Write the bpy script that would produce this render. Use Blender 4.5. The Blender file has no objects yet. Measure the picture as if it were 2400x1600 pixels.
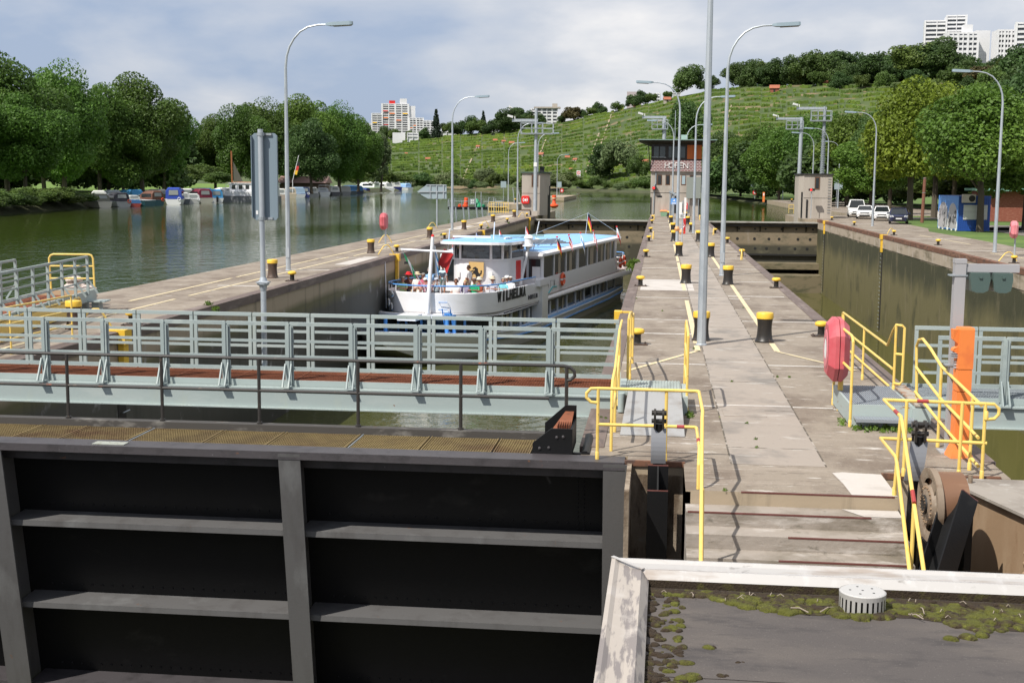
import bpy,math,random
import numpy as np
from mathutils import Vector,Matrix,Euler,Quaternion
from math import radians,sin,cos,pi
S=bpy.context.scene
COL=S.collection
# ------------------------------------------------------------------ camera
CAM_H=3.8
FPX,PITCH,YAW,ROLL=3000.0,0.1251,0.1134,0.0080
FW=Vector((-sin(YAW)*cos(PITCH),cos(YAW)*cos(PITCH),-sin(PITCH)))
_r=FW.cross(Vector((0,0,1))).normalized()
_u=_r.cross(FW)
RT=_r*cos(ROLL)+_u*sin(ROLL)
UP=-_r*sin(ROLL)+_u*cos(ROLL)
CP=Vector((0,0,CAM_H))
cd=bpy.data.cameras.new('camera')
cd.sensor_width=36.0
cd.lens=FPX/2400.0*36.0
cd.clip_start=0.1
cd.clip_end=20000
cam=bpy.data.objects.new('camera',cd)
COL.objects.link(cam)
cam.matrix_world=Matrix((
 (RT.x,UP.x,-FW.x,CP.x),(RT.y,UP.y,-FW.y,CP.y),
 (RT.z,UP.z,-FW.z,CP.z),(0,0,0,1)))
S.camera=cam
# ------------------------------------------------------------------ light
SUN_DIR=Vector((-0.52,-0.60,1.0)).normalized()
EL=math.asin(SUN_DIR.z)
AZ=math.atan2(SUN_DIR.x,SUN_DIR.y)
sl=bpy.data.lights.new('sun','SUN')
sl.energy=4.2
sl.angle=radians(0.55)
sl.color=(1.0,0.95,0.87)
so=bpy.data.objects.new('sun',sl)
COL.objects.link(so)
so.rotation_euler=SUN_DIR.to_track_quat('Z','Y').to_euler()
wd=bpy.data.worlds.new('World')
S.world=wd
wd.use_nodes=True
nt=wd.node_tree
nt.nodes.clear()
N=nt.nodes.new
Lk=nt.links.new
out=N('ShaderNodeOutputWorld')
sky=N('ShaderNodeTexSky')
sky.sky_type='NISHITA'
sky.sun_disc=False
sky.sun_elevation=EL
sky.sun_rotation=AZ%(2*pi)
sky.altitude=200
sky.air_density=1.0
sky.dust_density=2.0
sky.ozone_density=1.5
bg1=N('ShaderNodeBackground')
bg1.inputs[1].default_value=0.10
Lk(sky.outputs[0],bg1.inputs[0])
tc=N('ShaderNodeTexCoord')
sep=N('ShaderNodeSeparateXYZ')
Lk(tc.outputs['Generated'],sep.inputs[0])
def wmath(op,a,b=None):
 n=N('ShaderNodeMath')
 n.operation=op
 for i,v in enumerate((a,b)):
  if v is None:
   continue
  if isinstance(v,(int,float)):
   n.inputs[i].default_value=v
  else:
   Lk(v,n.inputs[i])
 return n.outputs[0]
zz=wmath('ADD',wmath('MAXIMUM',sep.outputs[2],0.0),0.30)
cx=wmath('DIVIDE',sep.outputs[0],zz)
cy=wmath('DIVIDE',sep.outputs[1],zz)
comb=N('ShaderNodeCombineXYZ')
Lk(cx,comb.inputs[0])
Lk(cy,comb.inputs[1])
n1=N('ShaderNodeTexNoise')
n1.inputs['Scale'].default_value=1.75
n1.inputs['Detail'].default_value=9
n1.inputs['Roughness'].default_value=0.50
n1.inputs['Distortion'].default_value=0.15
mp=N('ShaderNodeMapping')
mp.inputs['Location'].default_value=(3.1,7.7,0.4)
Lk(comb.outputs[0],mp.inputs[0])
Lk(mp.outputs[0],n1.inputs['Vector'])
r1=N('ShaderNodeValToRGB')       # overcast veil: slate blue to warm white
r1.color_ramp.elements[0].position=0.36
r1.color_ramp.elements[0].color=(0.310,0.378,0.510,1)
r1.color_ramp.elements[1].position=0.66
r1.color_ramp.elements[1].color=(0.80,0.77,0.75,1)
e=r1.color_ramp.elements.new(0.52)
e.color=(0.50,0.525,0.585,1)
Lk(n1.outputs[0],r1.inputs[0])
bg2=N('ShaderNodeBackground')
bg2.inputs[1].default_value=1.0
Lk(r1.outputs[0],bg2.inputs[0])
mx=N('ShaderNodeMixShader')
mx.inputs[0].default_value=0.88
Lk(bg1.outputs[0],mx.inputs[1])
Lk(bg2.outputs[0],mx.inputs[2])
Lk(mx.outputs[0],out.inputs[0])
vs=S.view_settings
vs.view_transform='Standard'
vs.look='None'
vs.exposure=0.38
vs.gamma=1.0
S.render.engine='CYCLES'
S.cycles.max_bounces=6
S.cycles.diffuse_bounces=3
S.cycles.glossy_bounces=3
S.cycles.transmission_bounces=4
S.cycles.transparent_max_bounces=6
S.cycles.caustics_reflective=False
S.cycles.caustics_refractive=False
S.cycles.use_denoising=True
random.seed(7)
RNG=np.random.default_rng(11)
# ------------------------------------------------------------------ helpers
def ray(x,y):
 return FW+RT*((x-1200)/FPX)-UP*((y-800)/FPX)
def gz(x,y,z=0.0):
 """the point of height z seen along a line of sight of the photo"""
 d=ray(x,y)
 return CP+d*((z-CAM_H)/d.z)
def gy(x,y,Y):
 d=ray(x,y)
 return CP+d*(Y/d.y)
def gx(x,y,X):
 d=ray(x,y)
 return CP+d*(X/d.x)
def _sock(n,name):
 return n.inputs[name]
def mat(name,base,rough=0.6,metal=0.0,layers=(),bump=0.0,bscale=25.0,coat=0.0,
  trans=0.0,emit=None,spec=None,zlayers=(),alpha=None):
 """layers: (colour, scale or (sx,sy,sz), lo, hi) noise patches; zlayers: (colour, z_lo, z_hi, wobble, strength) bands by height"""
 m=bpy.data.materials.new(name)
 m.use_nodes=True
 t=m.node_tree
 b=t.nodes['Principled BSDF']
 b.inputs['Base Color'].default_value=(*base,1)
 b.inputs['Roughness'].default_value=rough
 b.inputs['Metallic'].default_value=metal
 if spec is not None:
  b.inputs['Specular IOR Level'].default_value=spec
 if coat:
  b.inputs['Coat Weight'].default_value=coat
  b.inputs['Coat Roughness'].default_value=0.05
 if trans:
  b.inputs['Transmission Weight'].default_value=trans
 if alpha is not None:
  b.inputs['Alpha'].default_value=alpha
 if emit:
  b.inputs['Emission Color'].default_value=(*emit[0],1)
  b.inputs['Emission Strength'].default_value=emit[1]
 if layers or bump or zlayers:
  co=t.nodes.new('ShaderNodeTexCoord')
 cur=None
 def noise(scale,detail=7,off=0.0):
  mp=t.nodes.new('ShaderNodeMapping')
  s=scale if isinstance(scale,(tuple,list))else(scale,)*3
  mp.inputs['Scale'].default_value=s
  mp.inputs['Location'].default_value=(off,off*1.7,off*0.6)
  t.links.new(co.outputs['Object'],mp.inputs[0])
  n=t.nodes.new('ShaderNodeTexNoise')
  n.inputs['Scale'].default_value=1.0
  n.inputs['Detail'].default_value=detail
  n.inputs['Roughness'].default_value=0.62
  t.links.new(mp.outputs[0],n.inputs['Vector'])
  return n.outputs[0]
 def mixin(fac,col):
  nonlocal cur
  mx=t.nodes.new('ShaderNodeMix')
  mx.data_type='RGBA'
  if cur is None:
   mx.inputs[6].default_value=(*base,1)
  else:
   t.links.new(cur,mx.inputs[6])
  mx.inputs[7].default_value=(*col,1)
  t.links.new(fac,mx.inputs[0])
  cur=mx.outputs[2]
 for i,(c,z0,z1,wob,stg)in enumerate(zlayers):
  sp=t.nodes.new('ShaderNodeSeparateXYZ')
  t.links.new(co.outputs['Object'],sp.inputs[0])
  nz=noise((0.35,0.35,0.12)if wob>0 else 1.0,5,3.3+i)
  ma=t.nodes.new('ShaderNodeMath')
  ma.operation='MULTIPLY_ADD'
  t.links.new(nz,ma.inputs[0])
  ma.inputs[1].default_value=wob
  t.links.new(sp.outputs[2],ma.inputs[2])
  mr=t.nodes.new('ShaderNodeMapRange')
  t.links.new(ma.outputs[0],mr.inputs[0])
  mr.inputs[1].default_value=z0+wob*0.5
  mr.inputs[2].default_value=z1+wob*0.5
  mr.inputs[3].default_value=0
  mr.inputs[4].default_value=stg
  mixin(mr.outputs[0],c)
 for i,ly in enumerate(layers):
  c,sc,lo,hi=ly[:4]
  nz=noise(sc,8,i*5.1+1.3)
  mr=t.nodes.new('ShaderNodeMapRange')
  t.links.new(nz,mr.inputs[0])
  mr.inputs[1].default_value=lo
  mr.inputs[2].default_value=hi
  mr.inputs[4].default_value=ly[4]if len(ly)>4 else 1.0
  mixin(mr.outputs[0],c)
 if cur is not None:
  t.links.new(cur,b.inputs['Base Color'])
 if bump:
  bp=t.nodes.new('ShaderNodeBump')
  bp.inputs['Strength'].default_value=bump
  bp.inputs['Distance'].default_value=0.02
  t.links.new(noise(bscale,6,9.0),bp.inputs['Height'])
  t.links.new(bp.outputs[0],b.inputs['Normal'])
 return m
WM={}
def wmat(o):
 if o is None:
  return Matrix.Identity(4)
 return WM.get(o.name,Matrix.Identity(4))
def tag(o,label=None,cat=None,group=None,kind=None):
 if label:
  o['label']=label
 if cat:
  o['category']=cat
 if group:
  o['group']=group
 if kind:
  o['kind']=kind
 return o
def thing(name,label,cat,loc=(0,0,0),rotz=0.0,group=None):
 o=bpy.data.objects.new(name,None)
 o.empty_display_size=0.2
 COL.objects.link(o)
 o.location=loc
 o.rotation_euler=(0,0,rotz)
 WM[o.name]=Matrix.Translation(Vector(loc))@Matrix.Rotation(rotz,4,'Z')
 return tag(o,label,cat,group)
class MB:
 def __init__(self):
  self.v=[]
  self.f=[]
  self.mi=[]
 def add(self,vs,fs,mi=0):
  k=len(self.v)
  self.v.extend([tuple(p)for p in vs])
  for f in fs:
   self.f.append(tuple(i+k for i in f))
   self.mi.append(mi)
  return self
 def hexa(self,p,mi=0):
  """8 points: bottom 0-3, top 4-7 (same order)"""
  return self.add(p,[(3,2,1,0),(4,5,6,7),(0,1,5,4),(1,2,6,5),(2,3,7,6),(3,0,4,7)],mi)
 def box(self,x0,x1,y0,y1,z0,z1,mi=0):
  return self.hexa([(x0,y0,z0),(x1,y0,z0),(x1,y1,z0),(x0,y1,z0),
       (x0,y0,z1),(x1,y0,z1),(x1,y1,z1),(x0,y1,z1)],mi)
 def bar(self,p,q,w,h,mi=0,up=(0,0,1)):
  p,q=Vector(p),Vector(q)
  d=(q-p).normalized()
  u=Vector(up)
  if abs(d.dot(u))>0.98:
   u=Vector((0,1,0))
  s=d.cross(u).normalized()
  u=s.cross(d).normalized()
  a,b=s*(w/2),u*(h/2)
  return self.hexa([p-a-b,p+a-b,q+a-b,q-a-b,p-a+b,p+a+b,q+a+b,q-a+b],mi)
 def tube(self,pts,r,n=8,mi=0,caps=True):
  pts=[Vector(p)for p in pts]
  m=len(pts)
  rs=r if isinstance(r,(list,tuple))else[r]*m
  vs=[]
  ref=None
  for i,p in enumerate(pts):
   d=(pts[min(i+1,m-1)]-pts[max(i-1,0)])
   d=d.normalized()if d.length>1e-9 else Vector((0,0,1))
   if ref is None:
    ref=Vector((0,0,1))if abs(d.z)<0.9 else Vector((1,0,0))
   s=d.cross(ref)
   if s.length<1e-4:
    s=d.cross(Vector((0,1,0)))
   s.normalize()
   u=s.cross(d).normalized()
   ref=u
   for k in range(n):
    a=2*pi*k/n
    vs.append(p+(s*cos(a)+u*sin(a))*rs[i])
  fs=[]
  for i in range(m-1):
   for k in range(n):
    k2=(k+1)%n
    fs.append((i*n+k,i*n+k2,(i+1)*n+k2,(i+1)*n+k))
  if caps:
   fs.append(tuple(range(n-1,-1,-1)))
   fs.append(tuple((m-1)*n+k for k in range(n)))
  return self.add(vs,fs,mi)
 def lathe(self,c,prof,n=16,mi=0,axis='Z',caps=True,a0=0.0):
  c=Vector(c)
  vs=[]
  for r,z in prof:
   for k in range(n):
    a=2*pi*k/n+a0
    if axis=='Z':
     vs.append(c+Vector((r*cos(a),r*sin(a),z)))
    elif axis=='X':
     vs.append(c+Vector((z,r*cos(a),r*sin(a))))
    else:
     vs.append(c+Vector((r*sin(a),z,r*cos(a))))
  m=len(prof)
  fs=[]
  for i in range(m-1):
   for k in range(n):
    k2=(k+1)%n
    fs.append((i*n+k,i*n+k2,(i+1)*n+k2,(i+1)*n+k))
  if caps:
   fs.append(tuple(range(n-1,-1,-1)))
   fs.append(tuple((m-1)*n+k for k in range(n)))
  return self.add(vs,fs,mi)
 def prism(self,poly,ext,mi=0):
  poly=[Vector(p)for p in poly]
  e=Vector(ext)
  n=len(poly)
  vs=poly+[p+e for p in poly]
  fs=[tuple(range(n-1,-1,-1)),tuple(range(n,2*n))]
  for i in range(n):
   j=(i+1)%n
   fs.append((i,j,n+j,n+i))
  return self.add(vs,fs,mi)
 def quad(self,a,b,c,d,mi=0):
  return self.add([a,b,c,d],[(0,1,2,3)],mi)
 def poly(self,pts,mi=0):
  return self.add(pts,[tuple(range(len(pts)))],mi)
 def loft(self,rings,mi=0,closed=True,caps=True):
  """rings: lists of equal length"""
  n=len(rings[0])
  vs=[p for r in rings for p in r]
  fs=[]
  for i in range(len(rings)-1):
   for k in range(n if closed else n-1):
    k2=(k+1)%n
    fs.append((i*n+k,i*n+k2,(i+1)*n+k2,(i+1)*n+k))
  if caps and closed:
   fs.append(tuple(range(n-1,-1,-1)))
   fs.append(tuple((len(rings)-1)*n+k for k in range(n)))
  return self.add(vs,fs,mi)
 def xf(self,M):
  self.v=[tuple(M@Vector(p))for p in self.v]
  return self
 def build(self,name,mats,parent=None,smooth=False,world=True,kind=None):
  me=bpy.data.meshes.new(name)
  if parent is not None and world:
   inv=wmat(parent).inverted()
   vs=[tuple(inv@Vector(p))for p in self.v]
  else:
   vs=[tuple(p)for p in self.v]
  me.from_pydata(vs,[],self.f)
  if not isinstance(mats,(list,tuple)):
   mats=[mats]
  for m in mats:
   me.materials.append(m)
  if len(mats)>1:
   me.polygons.foreach_set('material_index',self.mi)
  o=bpy.data.objects.new(name,me)
  COL.objects.link(o)
  import bmesh
  bm=bmesh.new()
  bm.from_mesh(me)
  bmesh.ops.recalc_face_normals(bm,faces=bm.faces)
  bm.to_mesh(me)
  bm.free()
  if smooth:
   me.polygons.foreach_set('use_smooth',[True]*len(me.polygons))
   try:
    me.set_sharp_from_angle(angle=radians(38))
   except Exception:
    pass
  if parent is not None:
   o.parent=parent
   WM[o.name]=wmat(parent)
  if kind:
   o['kind']=kind
  return o
def structure(name,mb,m,smooth=False):
 return mb.build(name,m,None,smooth,kind='structure')
def dup(root,loc,rotz=0.0,label=None,group=None,scale=None):
 """a thing with copies of its parts and sub-parts"""
 r=root.copy()
 COL.objects.link(r)
 r.location=loc
 r.rotation_euler=(0,0,rotz)
 if scale:
  r.scale=scale
 WM[r.name]=Matrix.Translation(Vector(loc))@Matrix.Rotation(rotz,4,'Z')
 if label:
  r['label']=label
 if group:
  r['group']=group
 for ch in list(root.children):
  c=ch.copy()
  COL.objects.link(c)
  c.parent=r
  for g in list(ch.children):
   d=g.copy()
   COL.objects.link(d)
   d.parent=c
 return r
ORD=('first second third fourth fifth sixth seventh eighth ninth tenth eleventh twelfth thirteenth fourteenth fifteenth '
  'sixteenth seventeenth eighteenth nineteenth twentieth').split()
def nth(i):
 if i<20:
  return ORD[i]
 tens=['','','twenty','thirty','forty','fifty','sixty','seventy','eighty','ninety']
 n=i+1
 if n>99:
  return 'hundredth' if n==100 else 'hundred-'+nth(n-101)
 if n%10==0:
  return{20:'twentieth',30:'thirtieth',40:'fortieth',50:'fiftieth',60:'sixtieth',70:'seventieth',80:'eightieth'}.get(n,str(n)+'th')
 return tens[n//10]+'-'+ORD[n%10-1]
def text_mb(txt,size,bold=0.0,depth=0.01,xscale=1.0):
 """lettering as mesh data in the XY plane, baseline at y=0: returns verts, faces"""
 c=bpy.data.curves.new('lettering','FONT')
 c.body=txt
 c.size=size
 c.offset=bold
 c.extrude=depth/2
 c.resolution_u=3
 o=bpy.data.objects.new('lettering',c)
 COL.objects.link(o)
 dg=bpy.context.evaluated_depsgraph_get()
 me=bpy.data.meshes.new_from_object(o.evaluated_get(dg))
 vs=[(v.co.x*xscale,v.co.y,v.co.z)for v in me.vertices]
 fs=[tuple(p.vertices)for p in me.polygons]
 bpy.data.objects.remove(o)
 bpy.data.curves.remove(c)
 bpy.data.meshes.remove(me)
 return vs,fs
# ------------------------------------------------------------------ materials
C_={}
C_['deck']=mat('deck_concrete',(0.258,0.217,0.172),0.92,layers=[
 ((0.165,0.13,0.10),(0.9,0.5,1),0.44,0.62),((0.33,0.28,0.23),(0.25,2.2,1),0.55,0.68,0.6),((0.10,0.08,0.062),(2.2,9,3),0.58,0.68,0.5),
 ((0.56,0.53,0.49),(1.6,5.0,3),0.60,0.68,0.75),((0.12,0.095,0.075),(5,11,9),0.56,0.68,0.6),((0.47,0.43,0.38),(24,30,30),0.60,0.68,0.65)],bump=0.35,bscale=14)
C_['path']=mat('path_concrete',(0.315,0.272,0.232),0.92,layers=[
 ((0.20,0.18,0.16),(1.1,0.8,1),0.48,0.66),((0.48,0.455,0.42),(1.5,3.5,3),0.57,0.72,0.8),((0.15,0.13,0.115),(16,9,9),0.60,0.72,0.5)],bump=0.35,bscale=14)
C_['pale_conc']=mat('pale_new_concrete',(0.50,0.465,0.43),0.9,layers=[((0.37,0.335,0.30),(1.2,2.5,1),0.5,0.7),((0.56,0.53,0.5),12,0.55,0.7,0.6)],bump=0.2)
C_['conc_wall']=mat('building_concrete',(0.42,0.375,0.325),0.9,layers=[((0.30,0.265,0.225),(0.7,0.7,0.3),0.5,0.75),((0.48,0.44,0.39),(2,2,0.4),0.52,0.7,0.7)],bump=0.2)
C_['step_conc']=mat('step_concrete',(0.31,0.272,0.235),0.92,layers=[((0.17,0.145,0.11),(1.0,1.0,4),0.46,0.64),((0.46,0.425,0.39),(1.4,3,6),0.55,0.68),((0.11,0.10,0.075),(4,3,9),0.60,0.72,0.8)],bump=0.5,bscale=12)
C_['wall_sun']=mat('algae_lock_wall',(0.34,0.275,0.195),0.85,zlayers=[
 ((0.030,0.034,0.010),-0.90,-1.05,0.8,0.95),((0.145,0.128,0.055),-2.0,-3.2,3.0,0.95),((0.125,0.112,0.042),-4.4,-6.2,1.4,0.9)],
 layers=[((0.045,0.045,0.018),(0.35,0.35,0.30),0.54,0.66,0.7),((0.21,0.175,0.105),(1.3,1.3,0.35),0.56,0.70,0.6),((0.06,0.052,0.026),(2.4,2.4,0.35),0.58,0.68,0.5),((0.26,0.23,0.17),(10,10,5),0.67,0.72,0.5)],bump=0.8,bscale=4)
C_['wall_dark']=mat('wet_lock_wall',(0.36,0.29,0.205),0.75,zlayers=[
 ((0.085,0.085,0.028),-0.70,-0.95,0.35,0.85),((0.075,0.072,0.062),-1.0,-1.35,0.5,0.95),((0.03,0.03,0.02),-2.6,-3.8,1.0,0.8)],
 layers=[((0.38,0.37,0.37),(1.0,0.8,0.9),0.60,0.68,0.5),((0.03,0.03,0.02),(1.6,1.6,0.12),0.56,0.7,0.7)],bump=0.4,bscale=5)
C_['coping']=mat('brown_coping_steel',(0.135,0.10,0.085),0.7,layers=[((0.22,0.175,0.155),(3,0.7,3),0.5,0.68),((0.07,0.055,0.05),(5,1.2,5),0.55,0.7)],bump=0.2)
C_['rusty_coping']=mat('rusty_coping_steel',(0.17,0.078,0.045),0.8,layers=[((0.26,0.15,0.10),(4,0.9,3),0.52,0.68),((0.075,0.045,0.035),(6,2,5),0.5,0.65)],bump=0.3)
C_['yellow']=mat('yellow_paint',(0.80,0.50,0.05),0.45,layers=[((0.62,0.38,0.05),6,0.55,0.75),((0.28,0.16,0.05),22,0.66,0.72)])
C_['yellow_rail']=mat('yellow_rail_paint',(0.80,0.57,0.15),0.4,layers=[((0.66,0.43,0.07),5,0.55,0.75),((0.24,0.13,0.06),16,0.69,0.73)])
C_['yellow_bright']=mat('fresh_yellow_paint',(0.86,0.70,0.015),0.38,layers=[((0.75,0.55,0.03),9,0.6,0.75)])
C_['pale_yellow']=mat('faded_line_paint',(0.64,0.54,0.34),0.8,layers=[((0.40,0.34,0.25),(6,3,3),0.55,0.68)])
C_['white_line']=mat('joint_sealant',(0.62,0.60,0.57),0.8,layers=[((0.40,0.37,0.33),(2,2,2),0.52,0.66)])
C_['red_paint']=mat('worn_red_paint',(0.36,0.045,0.04),0.5)
C_['boll']=mat('black_bollard_iron',(0.022,0.019,0.016),0.42,layers=[((0.11,0.068,0.042),(7,7,1.5),0.58,0.75,0.9)],bump=0.25,bscale=12)
C_['boll_rust']=mat('rusty_bollard_iron',(0.085,0.052,0.036),0.6,layers=[((0.035,0.026,0.02),(7,7,1.5),0.45,0.65)],bump=0.25,bscale=12)
C_['galv']=mat('galvanised_steel',(0.46,0.50,0.535),0.42,0.35,layers=[((0.37,0.41,0.45),(6,6,2),0.48,0.65),((0.56,0.59,0.62),14,0.62,0.7)])
C_['galv_dull']=mat('dull_galvanised_steel',(0.31,0.345,0.37),0.55,0.2,layers=[((0.24,0.27,0.29),(4,4,2),0.48,0.68)])
C_['lamp_head']=mat('lamp_head_blue_grey',(0.26,0.335,0.385),0.45)
C_['lamp_glass']=mat('lamp_glass',(0.18,0.15,0.12),0.25)
C_['greygreen']=mat('grey_green_paint',(0.345,0.405,0.395),0.5,layers=[((0.40,0.45,0.435),(0.8,0.8,3),0.5,0.7),((0.37,0.42,0.38),(3,3,0.8),0.58,0.72),((0.20,0.085,0.03),(8,8,5),0.70,0.735)],bump=0.05)
C_['greygreen_d']=mat('grey_green_rail_paint',(0.31,0.365,0.362),0.5,layers=[((0.42,0.475,0.45),(2,2,2),0.5,0.7),((0.22,0.085,0.035),(11,11,7),0.70,0.73)])
C_['black_steel']=mat('black_gate_steel',(0.0055,0.0055,0.006),0.5,spec=.3,layers=[((0.03,0.029,0.027),(0.8,0.8,1.4),0.60,0.74,0.8),((0.006,0.006,0.007),(2,2,0.5),0.5,0.7)],bump=0.1)
C_['grey_steel']=mat('weathered_gate_steel',(0.105,0.103,0.103),0.6,layers=[((0.08,0.076,0.075),(3,3,0.5),0.5,0.70),((0.17,0.172,0.172),(1.2,1.2,0.5),0.57,0.72,0.8),((0.16,0.075,0.035),(6,6,4),0.68,0.74)],bump=0.1)
C_['beam_steel']=mat('dark_beam_steel',(0.062,0.056,0.060),0.5,layers=[((0.035,0.032,0.034),(3,3,3),0.5,0.7),((0.2,0.185,0.185),(18,18,18),0.66,0.72,0.6),((0.18,0.075,0.035),(4,4,6),0.69,0.74)],bump=0.15)
C_['black_pipe']=mat('black_pipe_paint',(0.035,0.032,0.03),0.42,layers=[((0.27,0.068,0.022),(3.2,6,6),0.66,0.70),((0.09,0.07,0.055),(9,9,9),0.62,0.7)])
C_['maroon']=mat('maroon_primer',(0.125,0.042,0.034),0.55,layers=[((0.19,0.08,0.075),(5,5,5),0.55,0.7)])
C_['brown_steel']=mat('brown_girder_steel',(0.29,0.195,0.118),0.65,layers=[((0.36,0.26,0.17),(1.5,1.5,0.5),0.48,0.68),((0.20,0.115,0.06),(3,3,1),0.56,0.72)],bump=0.1)
C_['wheel_steel']=mat('brown_wheel_steel',(0.24,0.185,0.135),0.6,layers=[((0.17,0.115,0.075),(6,6,6),0.5,0.66),((0.32,0.27,0.21),9,0.58,0.7)],bump=0.15)
C_['rust']=mat('rusty_plate',(0.20,0.062,0.026),0.85,layers=[((0.28,0.10,0.05),(3,3,3),0.5,0.68),((0.12,0.04,0.02),(9,9,9),0.55,0.7)])
C_['chrome']=mat('shiny_rod_steel',(0.55,0.55,0.55),0.25,0.9)
C_['white']=mat('white_boat_paint',(0.82,0.82,0.84),0.28,coat=0.2,layers=[((0.74,0.74,0.75),(0.6,0.6,2),0.5,0.7)])
C_['white_matt']=mat('white_matt',(0.78,0.78,0.77),0.6)
C_['blue_roof']=mat('light_blue_paint',(0.215,0.46,0.80),0.5,layers=[((0.27,0.52,0.85),(1,1,1),0.5,0.7)])
C_['blue_rail']=mat('blue_rail_paint',(0.085,0.29,0.66),0.4)
C_['glass']=mat('dark_window_glass',(0.018,0.022,0.024),0.06,spec=0.6)
C_['glass_green']=mat('greenish_window_glass',(0.035,0.05,0.04),0.05,spec=0.9)
C_['black']=mat('black_rubber',(0.012,0.012,0.012),0.6)
C_['dark_in']=mat('dark_interior',(0.02,0.017,0.014),0.8)
C_['orange']=mat('orange_plastic',(0.83,0.235,0.055),0.45,layers=[((0.74,0.19,0.05),4,0.55,0.7)])
C_['orange_red']=mat('orange_red_lifebuoy',(0.78,0.105,0.03),0.45)
C_['pink']=mat('faded_red_plastic',(0.52,0.085,0.105),0.45,layers=[((0.58,0.15,0.165),(2,2,2),0.45,0.7)])
C_['pink_pale']=mat('faded_pink_plastic',(0.66,0.20,0.23),0.45,layers=[((0.72,0.27,0.29),(2,2,2),0.45,0.7)])
C_['red']=mat('red_plastic',(0.66,0.025,0.022),0.4)
C_['alu']=mat('weathered_aluminium',(0.45,0.435,0.42),0.6,0.15,layers=[((0.33,0.285,0.25),(1.2,6,6),0.52,0.66),((0.25,0.235,0.22),(5,9,9),0.62,0.70),((0.52,0.51,0.50),(8,2,8),0.55,0.7)])
C_['alu_stain']=mat('stained_aluminium',(0.42,0.375,0.33),0.6,0.1,layers=[((0.23,0.205,0.195),(12,1.6,12),0.50,0.56),((0.47,0.43,0.39),(3,3,3),0.55,0.7)])
C_['bitumen']=mat('bitumen_felt',(0.078,0.068,0.064),0.9,layers=[((0.105,0.09,0.08),(0.8,1.6,1),0.46,0.66),((0.052,0.046,0.045),(2.2,5,1),0.52,0.68),((0.16,0.145,0.13),70,0.60,0.68,0.6),((0.03,0.027,0.026),45,0.62,0.70,0.5)],bump=0.3,bscale=70)
C_['moss']=mat('green_moss',(0.085,0.088,0.010),0.95,layers=[((0.042,0.028,0.012),(7,7,7),0.47,0.60),((0.17,0.175,0.03),(16,16,16),0.58,0.7)],bump=0.9,bscale=70)
C_['moss_dark']=mat('brown_moss',(0.036,0.023,0.012),0.95,layers=[((0.07,0.062,0.013),(10,10,10),0.52,0.66)],bump=0.9,bscale=70)
C_['brick']=mat('red_brick',(0.24,0.072,0.045),0.85,layers=[((0.32,0.13,0.09),(4,4,12),0.5,0.66)])
C_['roof_tile']=mat('red_roof_tile',(0.34,0.115,0.06),0.8,layers=[((0.24,0.08,0.05),1.5,0.5,0.7)])
C_['roof_orange']=mat('orange_roof_tile',(0.42,0.15,0.07),0.8)
C_['wood']=mat('brown_wood',(0.15,0.075,0.04),0.8,layers=[((0.09,0.045,0.028),(6,6,1),0.5,0.68)])
C_['bark']=mat('tree_bark',(0.085,0.07,0.05),0.95,layers=[((0.15,0.135,0.10),(3,3,1),0.5,0.66),((0.04,0.034,0.026),(8,8,2),0.54,0.68)],bump=0.6,bscale=9)
C_['grass']=mat('grass_ground',(0.075,0.135,0.022),0.95,layers=[((0.115,0.18,0.03),(0.15,0.15,0.15),0.45,0.65),((0.045,0.085,0.02),(0.7,0.7,0.7),0.5,0.68),((0.17,0.16,0.06),(1.6,1.6,1.6),0.62,0.74,0.7)],bump=0.5,bscale=6)
C_['soil']=mat('bank_soil',(0.06,0.065,0.025),0.95,layers=[((0.035,0.045,0.016),(0.4,0.4,0.4),0.45,0.62)])
C_['asphalt']=mat('park_asphalt',(0.17,0.15,0.13),0.95,layers=[((0.25,0.22,0.19),(0.5,0.5,0.5),0.48,0.66),((0.11,0.10,0.09),(1.5,1.5,1.5),0.55,0.7)])
C_['bed']=mat('river_bed',(0.05,0.05,0.03),0.95)
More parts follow.
